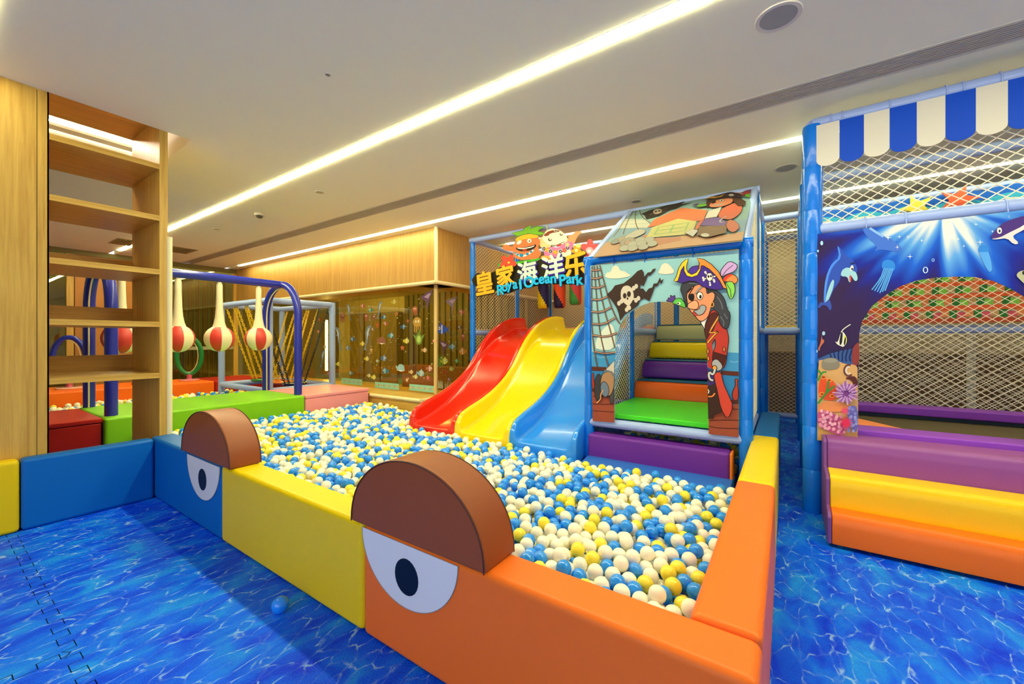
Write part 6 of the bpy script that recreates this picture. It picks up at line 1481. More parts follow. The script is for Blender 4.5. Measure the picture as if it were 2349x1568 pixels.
OCEANART = {
 'dolphin': [
 ('p','#2d4fb8',[210,1471,212,1535,217,1591,226,1640,238,1679,251,1708,267,1730,285,1745,291,1773,284,1811,287,1825,299,1813,312,1794,325,1766,339,1748,351,1738,363,1724,374,1705,381,1686,385,1667,385,1651,380,1639,373,1640,364,1654,351,1666,334,1675,321,1673,309,1661,302,1641,298,1613,293,1592,287,1578,279,1564,269,1549,260,1530,252,1507,245,1486,238,1467,231,1452,224,1443,218,1438,212,1438],0,None),
 ('p','#4a8af0',[210,1471,212,1535,217,1591,226,1640,238,1679,251,1708,267,1730,285,1745,291,1772,285,1810,284,1828,288,1826,294,1806,301,1767,296,1739,278,1720,263,1698,249,1671,238,1635,230,1589,224,1539,222,1485,218,1453,212,1443],0,None),
 ('p','#9ccfe0',[301,1632,303,1650,309,1665,321,1676,333,1680,346,1676,354,1669,356,1661,362,1655,370,1652,377,1644,382,1632,385,1618,387,1604,385,1593,380,1587,375,1587,368,1595,362,1607,355,1623,353,1620,354,1597,352,1584,346,1581,341,1590,337,1610,327,1621,309,1623],0,None),
 ('p','#e05038',[347,1629,351,1629,354,1619,355,1599,353,1587,348,1584,345,1594,345,1617],0,None),
 ('p','#f4f0e0',[365,1670,364,1664,362,1659,359,1656,356,1654,353,1655,351,1658,349,1663,349,1669,349,1676,351,1682,353,1687,356,1691,359,1692,362,1691,364,1688,365,1683,366,1677],0,None),
 ('p','#1a1a2a',[363,1667,363,1664,362,1661,361,1660,360,1659,358,1659,357,1660,356,1662,355,1665,354,1668,355,1671,356,1673,357,1675,358,1676,360,1676,361,1674,362,1672,363,1670],0,None),
 ('s','#141428',[350,1701,353,1702,359,1706,365,1706,371,1705,374,1704],63,None),
 ('p','#9ccfe0',[263,1605,266,1590,263,1566,256,1532,246,1501,236,1472,227,1453,221,1444,219,1454,222,1483,228,1516,238,1555,247,1584,257,1603],0,None),
 ('p','#3450b0',[180,1436,189,1453,199,1458,210,1451,221,1456,233,1471,243,1465,251,1438,252,1416,248,1400,241,1401,233,1420,222,1432,210,1437,199,1433,190,1421,183,1418,178,1425],0,None),
 ],
 'shark': [
 ('p','#4272d8',[415,1929,434,1927,457,1913,486,1886,515,1862,546,1839,572,1813,593,1785,600,1765,595,1754,578,1753,549,1763,525,1771,508,1777,491,1777,474,1771,471,1775,482,1791,475,1813,451,1842,431,1875,414,1912],0,None),
 ('s','#8cb8f0',[447,1924,482,1888,513,1858],125,None),
 ],
 'jellyfish': [
 ('p','#2f86e4',[505,1675,508,1694,517,1705,531,1710,544,1707,558,1697,566,1682,569,1661,567,1646,561,1637,553,1638,543,1648,532,1652,522,1648,513,1651,506,1661],0,None),
 ('s','#5aa8f4',[517,1656,512,1640,504,1608,489,1575,468,1541,457,1524],63,None),
 ('s','#5aa8f4',[525,1655,521,1639,512,1607,498,1573,480,1535,470,1516],63,None),
 ('s','#5aa8f4',[533,1654,529,1638,520,1607,508,1570,491,1528,483,1508],63,None),
 ('s','#5aa8f4',[542,1653,537,1637,529,1606,517,1567,503,1522,495,1499],63,None),
 ('s','#5aa8f4',[550,1652,545,1637,537,1605,526,1569,514,1527,508,1506],63,None),
 ('s','#5aa8f4',[558,1651,554,1636,545,1604,536,1570,525,1532,520,1512],63,None),
 ('p','#2f86e4',[923,1724,926,1737,931,1746,941,1749,950,1747,959,1739,964,1728,966,1713,965,1702,961,1696,955,1696,949,1704,942,1706,935,1704,929,1706,925,1714],0,None),
 ('s','#5aa8f4',[931,1709,934,1697,940,1673,947,1648,956,1621,961,1608],63,None),
 ('s','#5aa8f4',[937,1709,940,1697,945,1672,952,1646,960,1617,964,1602],63,None),
 ('s','#5aa8f4',[942,1708,945,1696,951,1672,957,1644,963,1612,966,1597],63,None),
 ('s','#5aa8f4',[948,1707,951,1695,956,1671,962,1642,967,1608,969,1591],63,None),
 ('s','#5aa8f4',[953,1707,956,1695,962,1671,966,1643,970,1612,972,1596],63,None),
 ('s','#5aa8f4',[959,1706,962,1694,967,1670,971,1644,973,1615,975,1601],63,None),
 ],
 'fish': [
 ('p','#e8e4d8',[273,1189,281,1183,288,1197,296,1232,304,1251,311,1253,319,1243,328,1222,332,1203,331,1188,327,1173,319,1158,310,1153,300,1158,291,1163,284,1168,278,1175,272,1186],0,None),
 ('p','#1c1a20',[293,1191,298,1230,303,1250,309,1250,310,1228,307,1184,301,1165,294,1170],0,None),
 ('p','#d8d838',[319,1233,328,1218,331,1201,329,1182,325,1172,321,1172,318,1189,316,1223],0,None),
 ('s','#e8e4d8',[302,1250,305,1256,312,1268,324,1281,341,1295,350,1302],54,None),
 ('p','#1c1a20',[317,1192,321,1211,324,1218,326,1213,326,1196,322,1167,319,1160,316,1175],0,None),
 ('p','#e8e4d0',[256,734,265,759,272,775,278,783,287,779,298,763,306,743,312,719,310,697,301,677,289,667,276,668,266,675,260,686,255,699,253,714],0,None),
 ('p','#1c1a20',[262,700,269,744,275,763,281,757,287,739,292,710,290,689,282,676,273,672,264,676],0,None),
 ('p','#d8d838',[256,732,265,755,268,750,264,718,261,700,258,695,255,699,253,714],0,None),
 ('s','#e8e4d0',[277,777,276,784,274,799,261,816,237,836,225,846],54,None),
 ],
 'whale': [
 ('p','#4a2f80',[971,1789,978,1806,988,1824,1001,1844,1016,1860,1033,1870,1056,1880,1087,1889,1116,1886,1144,1872,1157,1844,1157,1804,1142,1795,1110,1816,1084,1816,1062,1795,1044,1784,1027,1781,1006,1780,981,1780],0,None),
 ('p','#e4dcdc',[979,1779,998,1781,1015,1787,1029,1797,1045,1807,1064,1818,1081,1828,1095,1840,1102,1838,1102,1824,1094,1812,1077,1801,1064,1792,1056,1784,1059,1769,1073,1749,1074,1738,1064,1736,1052,1745,1039,1766,1024,1775,1006,1774,990,1774,976,1777],0,None),
 ('p','#f4f0e8',[1014,1820,1013,1814,1012,1809,1009,1805,1006,1803,1003,1804,1000,1807,997,1811,996,1817,995,1823,996,1829,997,1835,1000,1838,1003,1840,1006,1839,1009,1837,1012,1832,1013,1827],0,None),
 ('p','#20204a',[1009,1819,1009,1816,1008,1813,1007,1812,1006,1811,1005,1811,1003,1812,1002,1814,1002,1817,1001,1820,1002,1823,1002,1825,1003,1827,1005,1827,1006,1827,1007,1826,1008,1824,1009,1821],0,None),
 ],
 'turtle': [
 ('p','#b8b898',[1069,1566,1074,1577,1083,1584,1098,1587,1118,1579,1144,1561,1154,1541,1149,1517,1135,1506,1112,1507,1095,1514,1086,1528,1078,1541,1070,1554],0,None),
 ('p','#2a2a2a',[1100,1572,1099,1568,1099,1565,1097,1563,1095,1562,1094,1562,1092,1563,1090,1566,1089,1569,1089,1573,1089,1577,1090,1580,1092,1583,1094,1584,1095,1584,1097,1582,1099,1580,1099,1576],0,None),
 ],
 'sparkles': [
 ('p','#f4f4ec',[561,1879,560,1895,548,1899,560,1900,561,1916,563,1899,575,1895,563,1895],0,None),
 ('p','#f4f4ec',[534,1828,532,1846,519,1850,532,1851,534,1868,536,1850,549,1846,536,1845],0,None),
 ('p','#f4f4ec',[587,1833,586,1844,577,1847,586,1848,587,1859,588,1847,596,1845,588,1844],0,None),
 ('p','#f4f4ec',[625,1828,624,1839,616,1842,624,1842,625,1853,626,1842,634,1839,626,1839],0,None),
 ('p','#f4f4ec',[635,1698,633,1714,621,1718,633,1719,635,1734,636,1718,648,1715,636,1714],0,None),
 ('p','#f4f4ec',[929,1747,928,1763,916,1767,928,1768,929,1784,931,1768,942,1764,931,1763],0,None),
 ('p','#f4f4ec',[840,1783,839,1795,831,1798,839,1798,840,1810,841,1798,850,1795,841,1794],0,None),
 ('p','#f4f4ec',[576,1768,575,1781,565,1784,575,1784,576,1797,578,1784,587,1781,578,1780],0,None),
 ('p','#f4f4ec',[977,1811,976,1820,971,1822,976,1822,977,1831,978,1822,984,1820,978,1819],0,None),
 ('p','#f4f4ec',[864,1742,863,1751,857,1753,863,1753,864,1762,865,1753,871,1751,865,1750],0,None),
 ('p','#f4f4ec',[687,1796,685,1807,678,1810,685,1810,687,1821,688,1810,696,1807,688,1807],0,None),
 ('p','#f4f4ec',[912,1858,911,1870,903,1873,911,1873,912,1885,913,1873,921,1870,913,1869],0,None),
 ('p','#f4f4ec',[595,1906,594,1916,587,1918,594,1918,595,1928,596,1918,603,1916,596,1915],0,None),
 ('p','#f4f4ec',[877,1841,876,1850,870,1852,876,1853,877,1861,878,1852,884,1850,878,1850],0,None),
 ('p','#a8d8f4',[206,1856,206,1851,205,1847,203,1844,200,1842,197,1843,195,1845,193,1848,191,1853,191,1858,191,1863,193,1868,195,1871,197,1872,200,1872,203,1870,205,1866,206,1861],0,None),
 ('p','#a8d8f4',[183,1806,182,1803,182,1800,180,1798,179,1797,177,1797,176,1799,174,1801,173,1804,173,1807,173,1810,174,1812,176,1814,177,1815,179,1815,180,1814,182,1812,182,1809],0,None),
 ('p','#a8d8f4',[217,1244,217,1239,215,1235,213,1232,210,1230,207,1230,204,1232,202,1235,201,1239,200,1244,201,1249,202,1253,204,1256,207,1257,210,1257,213,1256,215,1253,217,1248],0,None),
 ('p','#a8d8f4',[176,1122,176,1118,176,1115,175,1113,174,1112,173,1112,172,1113,171,1115,170,1118,170,1121,170,1125,171,1128,172,1130,173,1131,174,1131,175,1130,176,1128,176,1125],0,None),
 ('s','#c8e4f8',[712,1625,711,1619,710,1614,707,1610,704,1608,701,1608,698,1611,695,1615,694,1620,693,1627,694,1633,695,1638,698,1642,701,1643,704,1643,707,1641,710,1636,711,1631,712,1625],45,None),
 ('s','#90c4f0',[740,1682,740,1679,739,1677,738,1675,736,1674,735,1674,733,1675,732,1677,731,1680,730,1683,731,1686,732,1689,733,1691,735,1691,736,1691,738,1690,739,1688,740,1685,740,1682],36,None),
 ],
 'seabed': [
 ('p','#3a5a9a',[174,1067,242,1108,304,1128,363,1144,385,1144,385,1039,174,1042],0,None),
 ('p','#d6a56a',[184,1060,205,1065,232,1066,265,1062,292,1054,315,1043,341,1038,371,1039,385,1018,385,975,386,910,388,825,388,719,386,592,360,526,307,522,255,518,201,515,174,650,174,921],0,None),
 ('p','#c89858',[174,644,242,582,385,591,385,529,174,514],0,None),
 ('s','#1c2a5a',[242,1054,245,1061,249,1076,248,1091,242,1105,243,1119,253,1131,258,1138],72,None),
 ('s','#1c2a5a',[264,1055,266,1062,269,1077,268,1091,264,1106,266,1119,274,1132,278,1138],72,None),
 ('s','#1c2a5a',[285,1055,286,1062,288,1077,287,1092,286,1106,288,1120,294,1132,298,1138],72,None),
 ('s','#1c2a5a',[307,1056,307,1063,307,1078,307,1092,307,1107,310,1120,315,1132,317,1138],72,None),
 ('s','#1c2a5a',[328,1056,327,1064,325,1078,326,1093,329,1107,332,1120,335,1133,337,1139],72,None),
 ('s','#1c2a5a',[349,1057,347,1064,344,1079,345,1093,350,1108,353,1121,355,1133,356,1139],72,None),
 ('s','#1c2a5a',[369,1058,367,1065,363,1079,364,1093,371,1108,375,1121,375,1133,375,1139],72,None),
 ('p','#8c3a38',[355,1063,357,1114,362,1147,370,1164,379,1176,388,1183,393,1148,393,1069,383,1032,364,1036],0,None),
 ('p','#5a2a24',[327,950,351,961,369,961,380,949,385,929,385,901,381,887,372,889,364,901,359,922,346,936,325,942],0,None),
 ],
 'rock': [
 ('p','#8a8272',[197,1041,201,1059,213,1071,233,1078,252,1080,271,1076,285,1066,292,1049,295,1034,291,1019,278,1007,254,999,233,996,213,1000,201,1009,197,1025],0,None),
 ('p','#9c9484',[210,1062,226,1071,244,1075,264,1073,276,1067,282,1056,272,1049,247,1045,226,1047,210,1054],0,None),
 ],
 'octopus': [
 ('s','#6a4038',[355,973,348,964,339,961,330,964,323,973,318,985,317,1000,320,1015,325,1027,333,1034,342,1036,350,1033],99,None),
 ('s','#e8d8c8',[349,983,344,978,339,976,334,978,330,983,327,991,326,1000,328,1008,331,1016,335,1020,341,1021,346,1019],99,None),
 ],
 'coral': [
 ('p','#e8542c',[181,878,188,918,195,943,203,954,213,950,223,934,233,929,242,937,253,930,268,909,276,882,278,848,276,820,269,799,246,791,207,796,185,814,180,843],0,None),
 ('p','#f4a040',[223,947,222,942,219,938,215,935,210,933,205,933,199,934,195,937,192,941,191,945,192,950,195,954,199,957,205,959,210,959,215,958,219,955,222,951],0,None),
 ('p','#c03818',[217,946,216,944,214,942,212,940,209,939,206,939,203,940,200,941,198,943,198,946,198,948,200,950,203,952,206,953,209,953,212,952,214,951,216,949],0,None),
 ('p','#f4a040',[254,929,253,924,250,920,246,917,241,916,236,915,231,916,227,919,224,923,223,927,224,932,227,936,231,939,236,940,241,941,246,939,250,937,253,933],0,None),
 ('p','#c03818',[248,928,247,926,246,924,243,922,240,921,237,921,234,922,231,923,230,925,229,927,230,930,231,932,234,934,237,935,240,935,243,934,246,933,247,931],0,None),
 ('p','#f4a040',[215,834,214,829,211,825,207,822,202,820,197,820,191,821,187,823,184,827,184,831,184,836,187,840,191,843,197,845,202,846,207,844,211,842,214,838],0,None),
 ('p','#c03818',[209,833,208,831,207,829,204,827,201,826,198,826,195,826,192,828,190,830,190,832,190,834,192,837,195,838,198,839,201,840,204,839,207,838,208,836],0,None),
 ('p','#f4a040',[269,825,268,821,266,817,262,814,257,812,251,811,246,812,242,815,239,818,238,823,239,827,242,831,246,834,251,836,257,837,262,836,266,833,268,829],0,None),
 ('p','#c03818',[263,825,263,822,261,820,259,818,256,817,252,817,249,818,247,819,245,821,245,823,245,826,247,828,249,830,252,831,256,831,259,830,261,829,263,827],0,None),
 ('p','#e89058',[185,755,208,780,240,790,283,786,321,778,354,767,374,752,382,734,360,724,307,724,255,716,201,701,174,706,174,731],0,None),
 ('p','#c85a8a',[193,723,231,721,267,705,302,675,319,637,319,591,307,568,285,567,249,578,199,602,174,641,174,696],0,None),
 ('p','#e88cb0',[223,709,220,700,214,696,208,699,205,707,208,716,214,720,220,717],0,None),
 ('p','#f0a8c0',[258,699,255,690,249,686,243,689,241,697,243,705,249,709,255,707],0,None),
 ('p','#f0a8c0',[246,609,244,600,238,596,232,599,229,607,232,615,238,620,244,617],0,None),
 ('p','#e88cb0',[221,660,218,652,212,648,206,650,203,659,206,667,212,671,218,669],0,None),
 ('p','#e88cb0',[300,602,298,593,292,589,286,592,283,600,286,608,292,612,298,610],0,None),
 ('p','#f4b8c8',[220,617,217,608,211,604,205,606,202,614,205,623,211,627,217,625],0,None),
 ('p','#f0a8c0',[304,603,301,595,295,591,290,593,287,601,290,610,295,614,301,611],0,None),
 ('p','#f4b8c8',[212,691,210,683,204,679,198,681,195,690,198,698,204,702,210,699],0,None),
 ('p','#e88cb0',[325,591,323,583,317,578,311,581,309,589,311,598,317,602,323,599],0,None),
 ('p','#f4b8c8',[201,659,198,650,192,646,186,649,184,657,186,666,192,670,198,667],0,None),
 ('p','#f0a8c0',[245,685,242,676,236,672,230,675,227,683,230,692,236,696,242,693],0,None),
 ('p','#f4b8c8',[257,699,254,690,248,686,242,689,240,697,242,706,248,710,254,707],0,None),
 ('p','#e88cb0',[309,690,306,682,300,678,294,681,292,689,294,697,300,701,306,698],0,None),
 ('p','#f4b8c8',[271,605,268,596,262,592,256,595,254,603,256,612,262,616,268,613],0,None),
 ('p','#e88cb0',[217,675,214,666,208,662,202,665,199,673,202,681,208,686,214,683],0,None),
 ('p','#e88cb0',[251,693,248,684,242,680,236,683,234,691,236,700,242,704,248,701],0,None),
 ('p','#f0a8c0',[226,629,224,620,217,616,211,619,209,627,211,636,217,640,224,637],0,None),
 ('p','#e88cb0',[195,659,193,650,186,646,180,649,178,657,180,666,186,670,193,667],0,None),
 ('p','#f4b8c8',[263,634,261,625,255,621,249,624,246,632,249,640,255,645,261,642],0,None),
 ('p','#f0a8c0',[238,603,236,594,229,590,223,592,221,601,223,609,229,613,236,611],0,None),
 ('p','#f4b8c8',[198,625,195,616,189,612,183,615,181,623,183,632,189,636,195,633],0,None),
 ('p','#e88cb0',[279,670,277,662,271,658,265,660,262,668,265,677,271,681,277,678],0,None),
 ('p','#f4b8c8',[251,644,249,636,243,632,237,634,234,642,237,651,243,655,249,652],0,None),
 ('p','#f0a8c0',[269,603,266,595,260,590,254,593,252,601,254,610,260,614,266,611],0,None),
 ('p','#e88cb0',[308,612,306,604,300,600,294,602,292,610,294,619,300,623,306,620],0,None),
 ('p','#f0a8c0',[298,626,296,617,290,613,284,616,281,624,284,633,290,637,296,634],0,None),
 ('p','#e88cb0',[206,620,204,611,197,607,191,610,189,618,191,627,197,631,204,628],0,None),
 ('p','#f4b8c8',[255,705,252,696,246,692,240,695,238,703,240,712,246,716,252,713],0,None),
 ('p','#e88cb0',[200,618,198,610,192,606,186,608,183,616,186,625,192,629,198,627],0,None),
 ('p','#f0a8c0',[294,589,291,580,285,576,279,579,277,587,279,595,285,600,291,597],0,None),
 ('p','#f0a8c0',[235,680,233,671,227,667,221,670,218,678,221,687,227,691,233,688],0,None),
 ('p','#f4b8c8',[299,648,297,640,291,636,285,639,283,647,285,655,291,659,297,656],0,None),
 ('p','#f4b8c8',[286,690,284,682,278,678,272,680,269,688,272,697,278,701,284,698],0,None),
 ('p','#f0a8c0',[216,672,214,664,208,660,201,662,199,671,201,679,208,683,214,681],0,None),
 ('p','#f0a8c0',[225,652,222,643,216,639,210,642,207,650,210,659,216,663,222,660],0,None),
 ('p','#f0a8c0',[236,715,234,706,228,702,222,705,219,713,222,722,228,726,234,723],0,None),
 ('p','#e88cb0',[254,669,252,660,246,656,240,659,237,667,240,675,246,680,252,677],0,None),
 ('p','#e88cb0',[330,620,328,612,322,608,316,610,314,618,316,627,322,631,328,628],0,None),
 ('p','#f0a8c0',[328,637,326,629,320,625,314,627,312,635,314,644,320,648,326,645],0,None),
 ('p','#f4b8c8',[205,720,202,711,196,707,190,710,188,718,190,727,196,731,202,728],0,None),
 ('p','#f0a8c0',[213,647,210,638,204,634,198,637,196,645,198,654,204,658,210,655],0,None),
 ('p','#f4b8c8',[276,641,273,633,267,628,261,631,259,639,261,648,267,652,273,649],0,None),
 ('p','#f0a8c0',[225,607,222,598,216,594,210,597,207,605,210,614,216,618,222,615],0,None),
 ('p','#e88cb0',[308,659,305,650,299,646,294,649,291,657,294,665,299,669,305,667],0,None),
 ('p','#f0a8c0',[282,678,280,669,274,665,268,668,265,676,268,685,274,689,280,686],0,None),
 ('p','#f0a8c0',[223,674,221,665,215,661,209,664,206,672,209,681,215,685,221,682],0,None),
 ('p','#6a68b8',[336,754,349,768,363,771,378,765,385,720,385,634,377,597,361,609,348,629,338,657,333,690,331,729],0,None),
 ('p','#a0a0dc',[353,689,351,682,345,678,340,680,338,688,340,695,345,699,351,696],0,None),
 ('p','#8a88d0',[381,684,378,676,373,672,368,675,366,682,368,690,373,693,378,691],0,None),
 ('p','#8a88d0',[344,719,342,711,337,707,332,710,329,717,332,725,337,728,342,726],0,None),
 ('p','#a0a0dc',[378,696,376,688,371,685,365,687,363,695,365,702,371,706,376,703],0,None),
 ('p','#a0a0dc',[349,751,347,743,342,740,336,742,334,750,336,757,342,761,347,758],0,None),
 ('p','#a0a0dc',[369,605,366,597,361,593,356,596,354,603,356,610,361,614,366,612],0,None),
 ('p','#8a88d0',[387,660,384,652,379,649,374,651,372,658,374,666,379,670,384,667],0,None),
 ('p','#8a88d0',[365,746,363,738,358,735,353,737,351,745,353,752,358,756,363,753],0,None),
 ('p','#8a88d0',[385,672,383,665,378,661,373,664,370,671,373,678,378,682,383,680],0,None),
 ('p','#a0a0dc',[358,656,356,648,351,645,345,647,343,654,345,662,351,666,356,663],0,None),
 ('p','#a0a0dc',[380,679,378,671,373,668,367,670,365,677,367,685,373,689,378,686],0,None),
 ('p','#a0a0dc',[358,698,356,690,351,687,346,689,343,696,346,704,351,708,356,705],0,None),
 ('p','#8a88d0',[346,605,344,597,339,593,333,596,331,603,333,611,339,615,344,612],0,None),
 ('p','#8a88d0',[345,616,342,608,337,605,332,607,330,614,332,622,337,626,342,623],0,None),
 ('p','#8a88d0',[378,719,376,712,370,708,365,711,363,718,365,726,370,729,376,727],0,None),
 ('p','#a0a0dc',[382,654,380,646,375,643,370,645,368,652,370,660,375,664,380,661],0,None),
 ('p','#a0a0dc',[369,643,367,635,361,632,356,634,354,641,356,649,361,653,367,650],0,None),
 ('p','#8a88d0',[353,759,350,751,345,748,340,750,338,758,340,765,345,769,350,766],0,None),
 ('p','#8a88d0',[343,620,341,612,336,608,330,610,328,618,330,625,336,629,341,627],0,None),
 ('p','#a0a0dc',[361,639,359,631,353,627,348,630,346,637,348,645,353,648,359,646],0,None),
 ('p','#8a88d0',[383,676,381,668,375,664,370,667,368,674,370,682,375,685,381,683],0,None),
 ('p','#a0a0dc',[350,663,348,655,343,651,337,654,335,661,337,669,343,673,348,670],0,None),
 ],
 'kelp': [
 ('s','#3a8a3a',[176,768,182,777,193,796,205,815,217,836,234,858,255,882,266,893],107,None),
 ('s','#3a8a3a',[176,922,182,938,193,968,205,983,217,984,223,984],107,None),
 ('s','#3a8a3a',[223,846,225,859,229,884,231,903,232,918,233,926],107,None),
 ('s','#3a8a3a',[176,997,181,990,190,975,195,968],107,None),
 ('p','#c06a48',[180,1148,188,1170,193,1196,197,1226,201,1248,205,1263,204,1256,198,1226,200,1206,210,1196,209,1183,197,1165,189,1148,186,1130,182,1125,178,1133],0,None),
 ],
 'anemone': [
 ('p','#7c3f8c',[372,857,369,838,361,820,349,807,334,799,318,798,303,803,290,815,282,831,279,850,282,870,290,887,303,901,318,908,334,909,349,904,361,892,369,876],0,None),
 ('s','#a060b0',[340,850,377,857],81,None),
 ('s','#c8a0d0',[345,845,381,844],81,None),
 ('s','#a060b0',[349,836,383,828],81,None),
 ('s','#c8a0d0',[337,838,381,810],81,None),
 ('s','#a060b0',[339,830,359,811],81,None),
 ('s','#c8a0d0',[338,820,354,797],81,None),
 ('s','#a060b0',[329,831,344,784],81,None),
 ('s','#c8a0d0',[327,822,332,773],81,None),
 ('s','#a060b0',[322,814,319,793],81,None),
 ('s','#c8a0d0',[320,830,306,788],81,None),
 ('s','#a060b0',[314,825,292,786],81,None),
 ('s','#c8a0d0',[306,822,277,789],81,None),
 ('s','#a060b0',[312,837,282,815],81,None),
 ('s','#c8a0d0',[305,836,271,822],81,None),
 ('s','#a060b0',[298,840,261,834],81,None),
 ('s','#c8a0d0',[310,848,253,849],81,None),
 ('s','#a060b0',[304,853,273,863],81,None),
 ('s','#c8a0d0',[300,861,271,878],81,None),
 ('s','#a060b0',[313,859,272,895],81,None),
 ('s','#c8a0d0',[311,868,278,912],81,None),
 ('s','#a060b0',[311,878,299,905],81,None),
 ('s','#c8a0d0',[320,867,307,917],81,None),
 ('s','#a060b0',[323,875,319,928],81,None),
 ('s','#c8a0d0',[328,883,333,935],81,None),
 ('s','#a060b0',[329,867,342,912],81,None),
 ('s','#c8a0d0',[335,873,354,914],81,None),
 ('s','#a060b0',[343,875,368,911],81,None),
 ('s','#c8a0d0',[337,861,382,904],81,None),
 ('s','#a060b0',[344,861,372,881],81,None),
 ('s','#c8a0d0',[351,857,381,870],81,None),
 ],
 'urchin': [
 ('p','#e0305a',[363,660,340,653,359,638,337,644,348,619,331,637,333,608,324,634,315,605,317,635,300,613,311,641,289,630,308,649,285,651,308,658,289,673,311,667,300,692,317,674,315,704,324,677,333,705,331,675,348,697,337,670,359,681,340,662],0,None),
 ('p','#e85078',[344,735,327,729,339,714,323,722,326,700,317,719,309,698,311,721,295,709,307,727,290,729,307,735,295,751,311,742,309,764,317,746,326,766,323,744,339,755,327,737],0,None),
 ],
}
GLYPHS = [('皇', -3.608, 2.021, 0.245, 0.1), ('家', -3.24, 2.083, 0.221, 0.12), ('海', -2.882, 2.106, 0.221, 0.1), ('洋', -2.493, 2.138, 0.233, 0.1), ('乐', -2.168, 2.115, 0.245, 0.06)]
LATIN = [('R', -3.315, 1.899), ('o', -3.24, 1.918), ('y', -3.161, 1.923), ('a', -3.068, 1.942), ('l', -2.982, 1.951), ('O', -2.85, 1.971), ('c', -2.739, 1.973), ('e', -2.653, 1.978), ('a', -2.563, 1.978), ('n', -2.48, 1.971), ('P', -2.345, 1.955), ('a', -2.256, 1.95), ('r', -2.178, 1.944), ('k', -2.112, 1.941)]
STICK_A = [('dolphin', -6.55, 1.73, '#7a8a9a', 0.16), ('dolphin', -5.71, 1.73, '#7a8a9a', 0.16), ('dolphin', -6.87, 1.27, '#7a8a98', 0.24), ('dolphin', -6.04, 1.28, '#7a8a98', 0.24), ('fish', -5.58, 1.58, '#2a6a8a', 0.1), ('fish', -5.4, 1.27, '#3a8aa8', 0.11), ('fish', -6.46, 1.21, '#2a6aa8', 0.1), ('fish', -5.1, 1.41, '#2a5a7a', 0.1), ('fish', -6.16, 1.13, '#c8b020', 0.1), ('fish', -5.58, 0.89, '#4a6a98', 0.12), ('fish', -6.89, 0.75, '#c8c030', 0.1), ('fish', -5.56, 0.68, '#2a80a8', 0.12), ('whale', -5.17, 0.74, '#90b8c0', 0.15), ('star', -5.76, 1.45, '#b05a30', 0.09), ('star', -5.13, 1.07, '#b06040', 0.08), ('star', -5.27, 1.63, '#b07a40', 0.08), ('whale', -5.65, 1.18, '#8a5a4a', 0.16), ('jelly', -6.06, 1.59, '#a05a4a', 0.11), ('jelly', -5.85, 1.58, '#8a5a5a', 0.09), ('ray', -4.56, 1.83, '#6a4a6a', 0.2), ('fish', -5.33, 1.82, '#c0b030', 0.1), ('fish', -5.95, 1.71, '#3a8a7a', 0.1), ('jelly', -4.84, 1.66, '#b06040', 0.12), ('fish', -5.03, 1.18, '#c8b838', 0.11), ('jelly', -4.79, 1.44, '#b89040', 0.2), ('turtle', -4.75, 1.21, '#6a8a3a', 0.17), ('star', -5.0, 1.5, '#a86040', 0.06), ('fish', -6.16, 1.79, '#b05a3a', 0.1), ('jelly', -6.76, 1.61, '#b0705a', 0.15), ('fish', -6.04, 0.87, '#c0b840', 0.1), ('fish', -6.51, 0.6, '#5a90a0', 0.09), ('fish', -5.85, 0.56, '#c8c840', 0.1), ('fish', -4.7, 0.68, '#80a8b0', 0.13), ('fish', -4.51, 0.76, '#a86a5a', 0.11), ('star', -4.55, 0.62, '#c86a70', 0.07), ('fish', -4.82, 0.62, '#b8b060', 0.09), ('fish', -5.98, 0.58, '#c0b870', 0.08), ('star', -5.02, 0.56, '#d8c090', 0.06), ('fish', -4.92, 0.69, '#c0a860', 0.08), ('fish', -5.76, 0.84, '#8a9a70', 0.07), ('fish', -5.88, 1.38, '#7a5a4a', 0.08), ('fish', -5.55, 1.47, '#a85a4a', 0.09), ('jelly', -5.92, 1.01, '#b08a4a', 0.08), ('fish', -6.6, 1.05, '#6a7a8a', 0.12), ('fish', -7.21, 0.56, '#c04040', 0.07), ('fish', -7.51, 1.59, '#c0603a', 0.09), ('fish', -7.55, 1.36, '#c05a40', 0.07), ('dolphin', -7.41, 0.87, '#5a7aa0', 0.18), ('fish', -7.33, 1.07, '#6a6a4a', 0.09), ('fish', -4.62, 1.04, '#b89060', 0.09), ('fish', -4.41, 1.18, '#c85a4a', 0.08), ('plant', -5.17, 0.54, '#6a9a4a', 0.09), ('plant', -4.28, 0.54, '#b8c8a0', 0.1)]
STICK_B = [('fish', 4.55, 1.36, '#3a5ac0', 0.2), ('fish', 5.0, 1.65, '#b0604a', 0.12), ('jelly', 5.04, 1.24, '#b0604a', 0.11), ('fish', 4.79, 1.09, '#5a8a98', 0.12), ('fish', 5.03, 1.01, '#e09030', 0.15), ('fish', 4.61, 0.87, '#d0c030', 0.14), ('fish', 4.89, 0.86, '#5a9a4a', 0.09), ('ray', 4.78, 1.77, '#8a7a80', 0.2), ('ray', 4.59, 1.09, '#6a4a50', 0.18), ('fish', 4.96, 1.4, '#6a4a3a', 0.1), ('plant', 4.49, 0.89, '#5a9a40', 0.16), ('plant', 4.68, 0.46, '#b8c8a0', 0.16), ('fish', 4.76, 0.74, '#a8b040', 0.09), ('star', 4.63, 0.69, '#a84a30', 0.07), ('fish', 4.71, 0.58, '#8a6a7a', 0.07)]
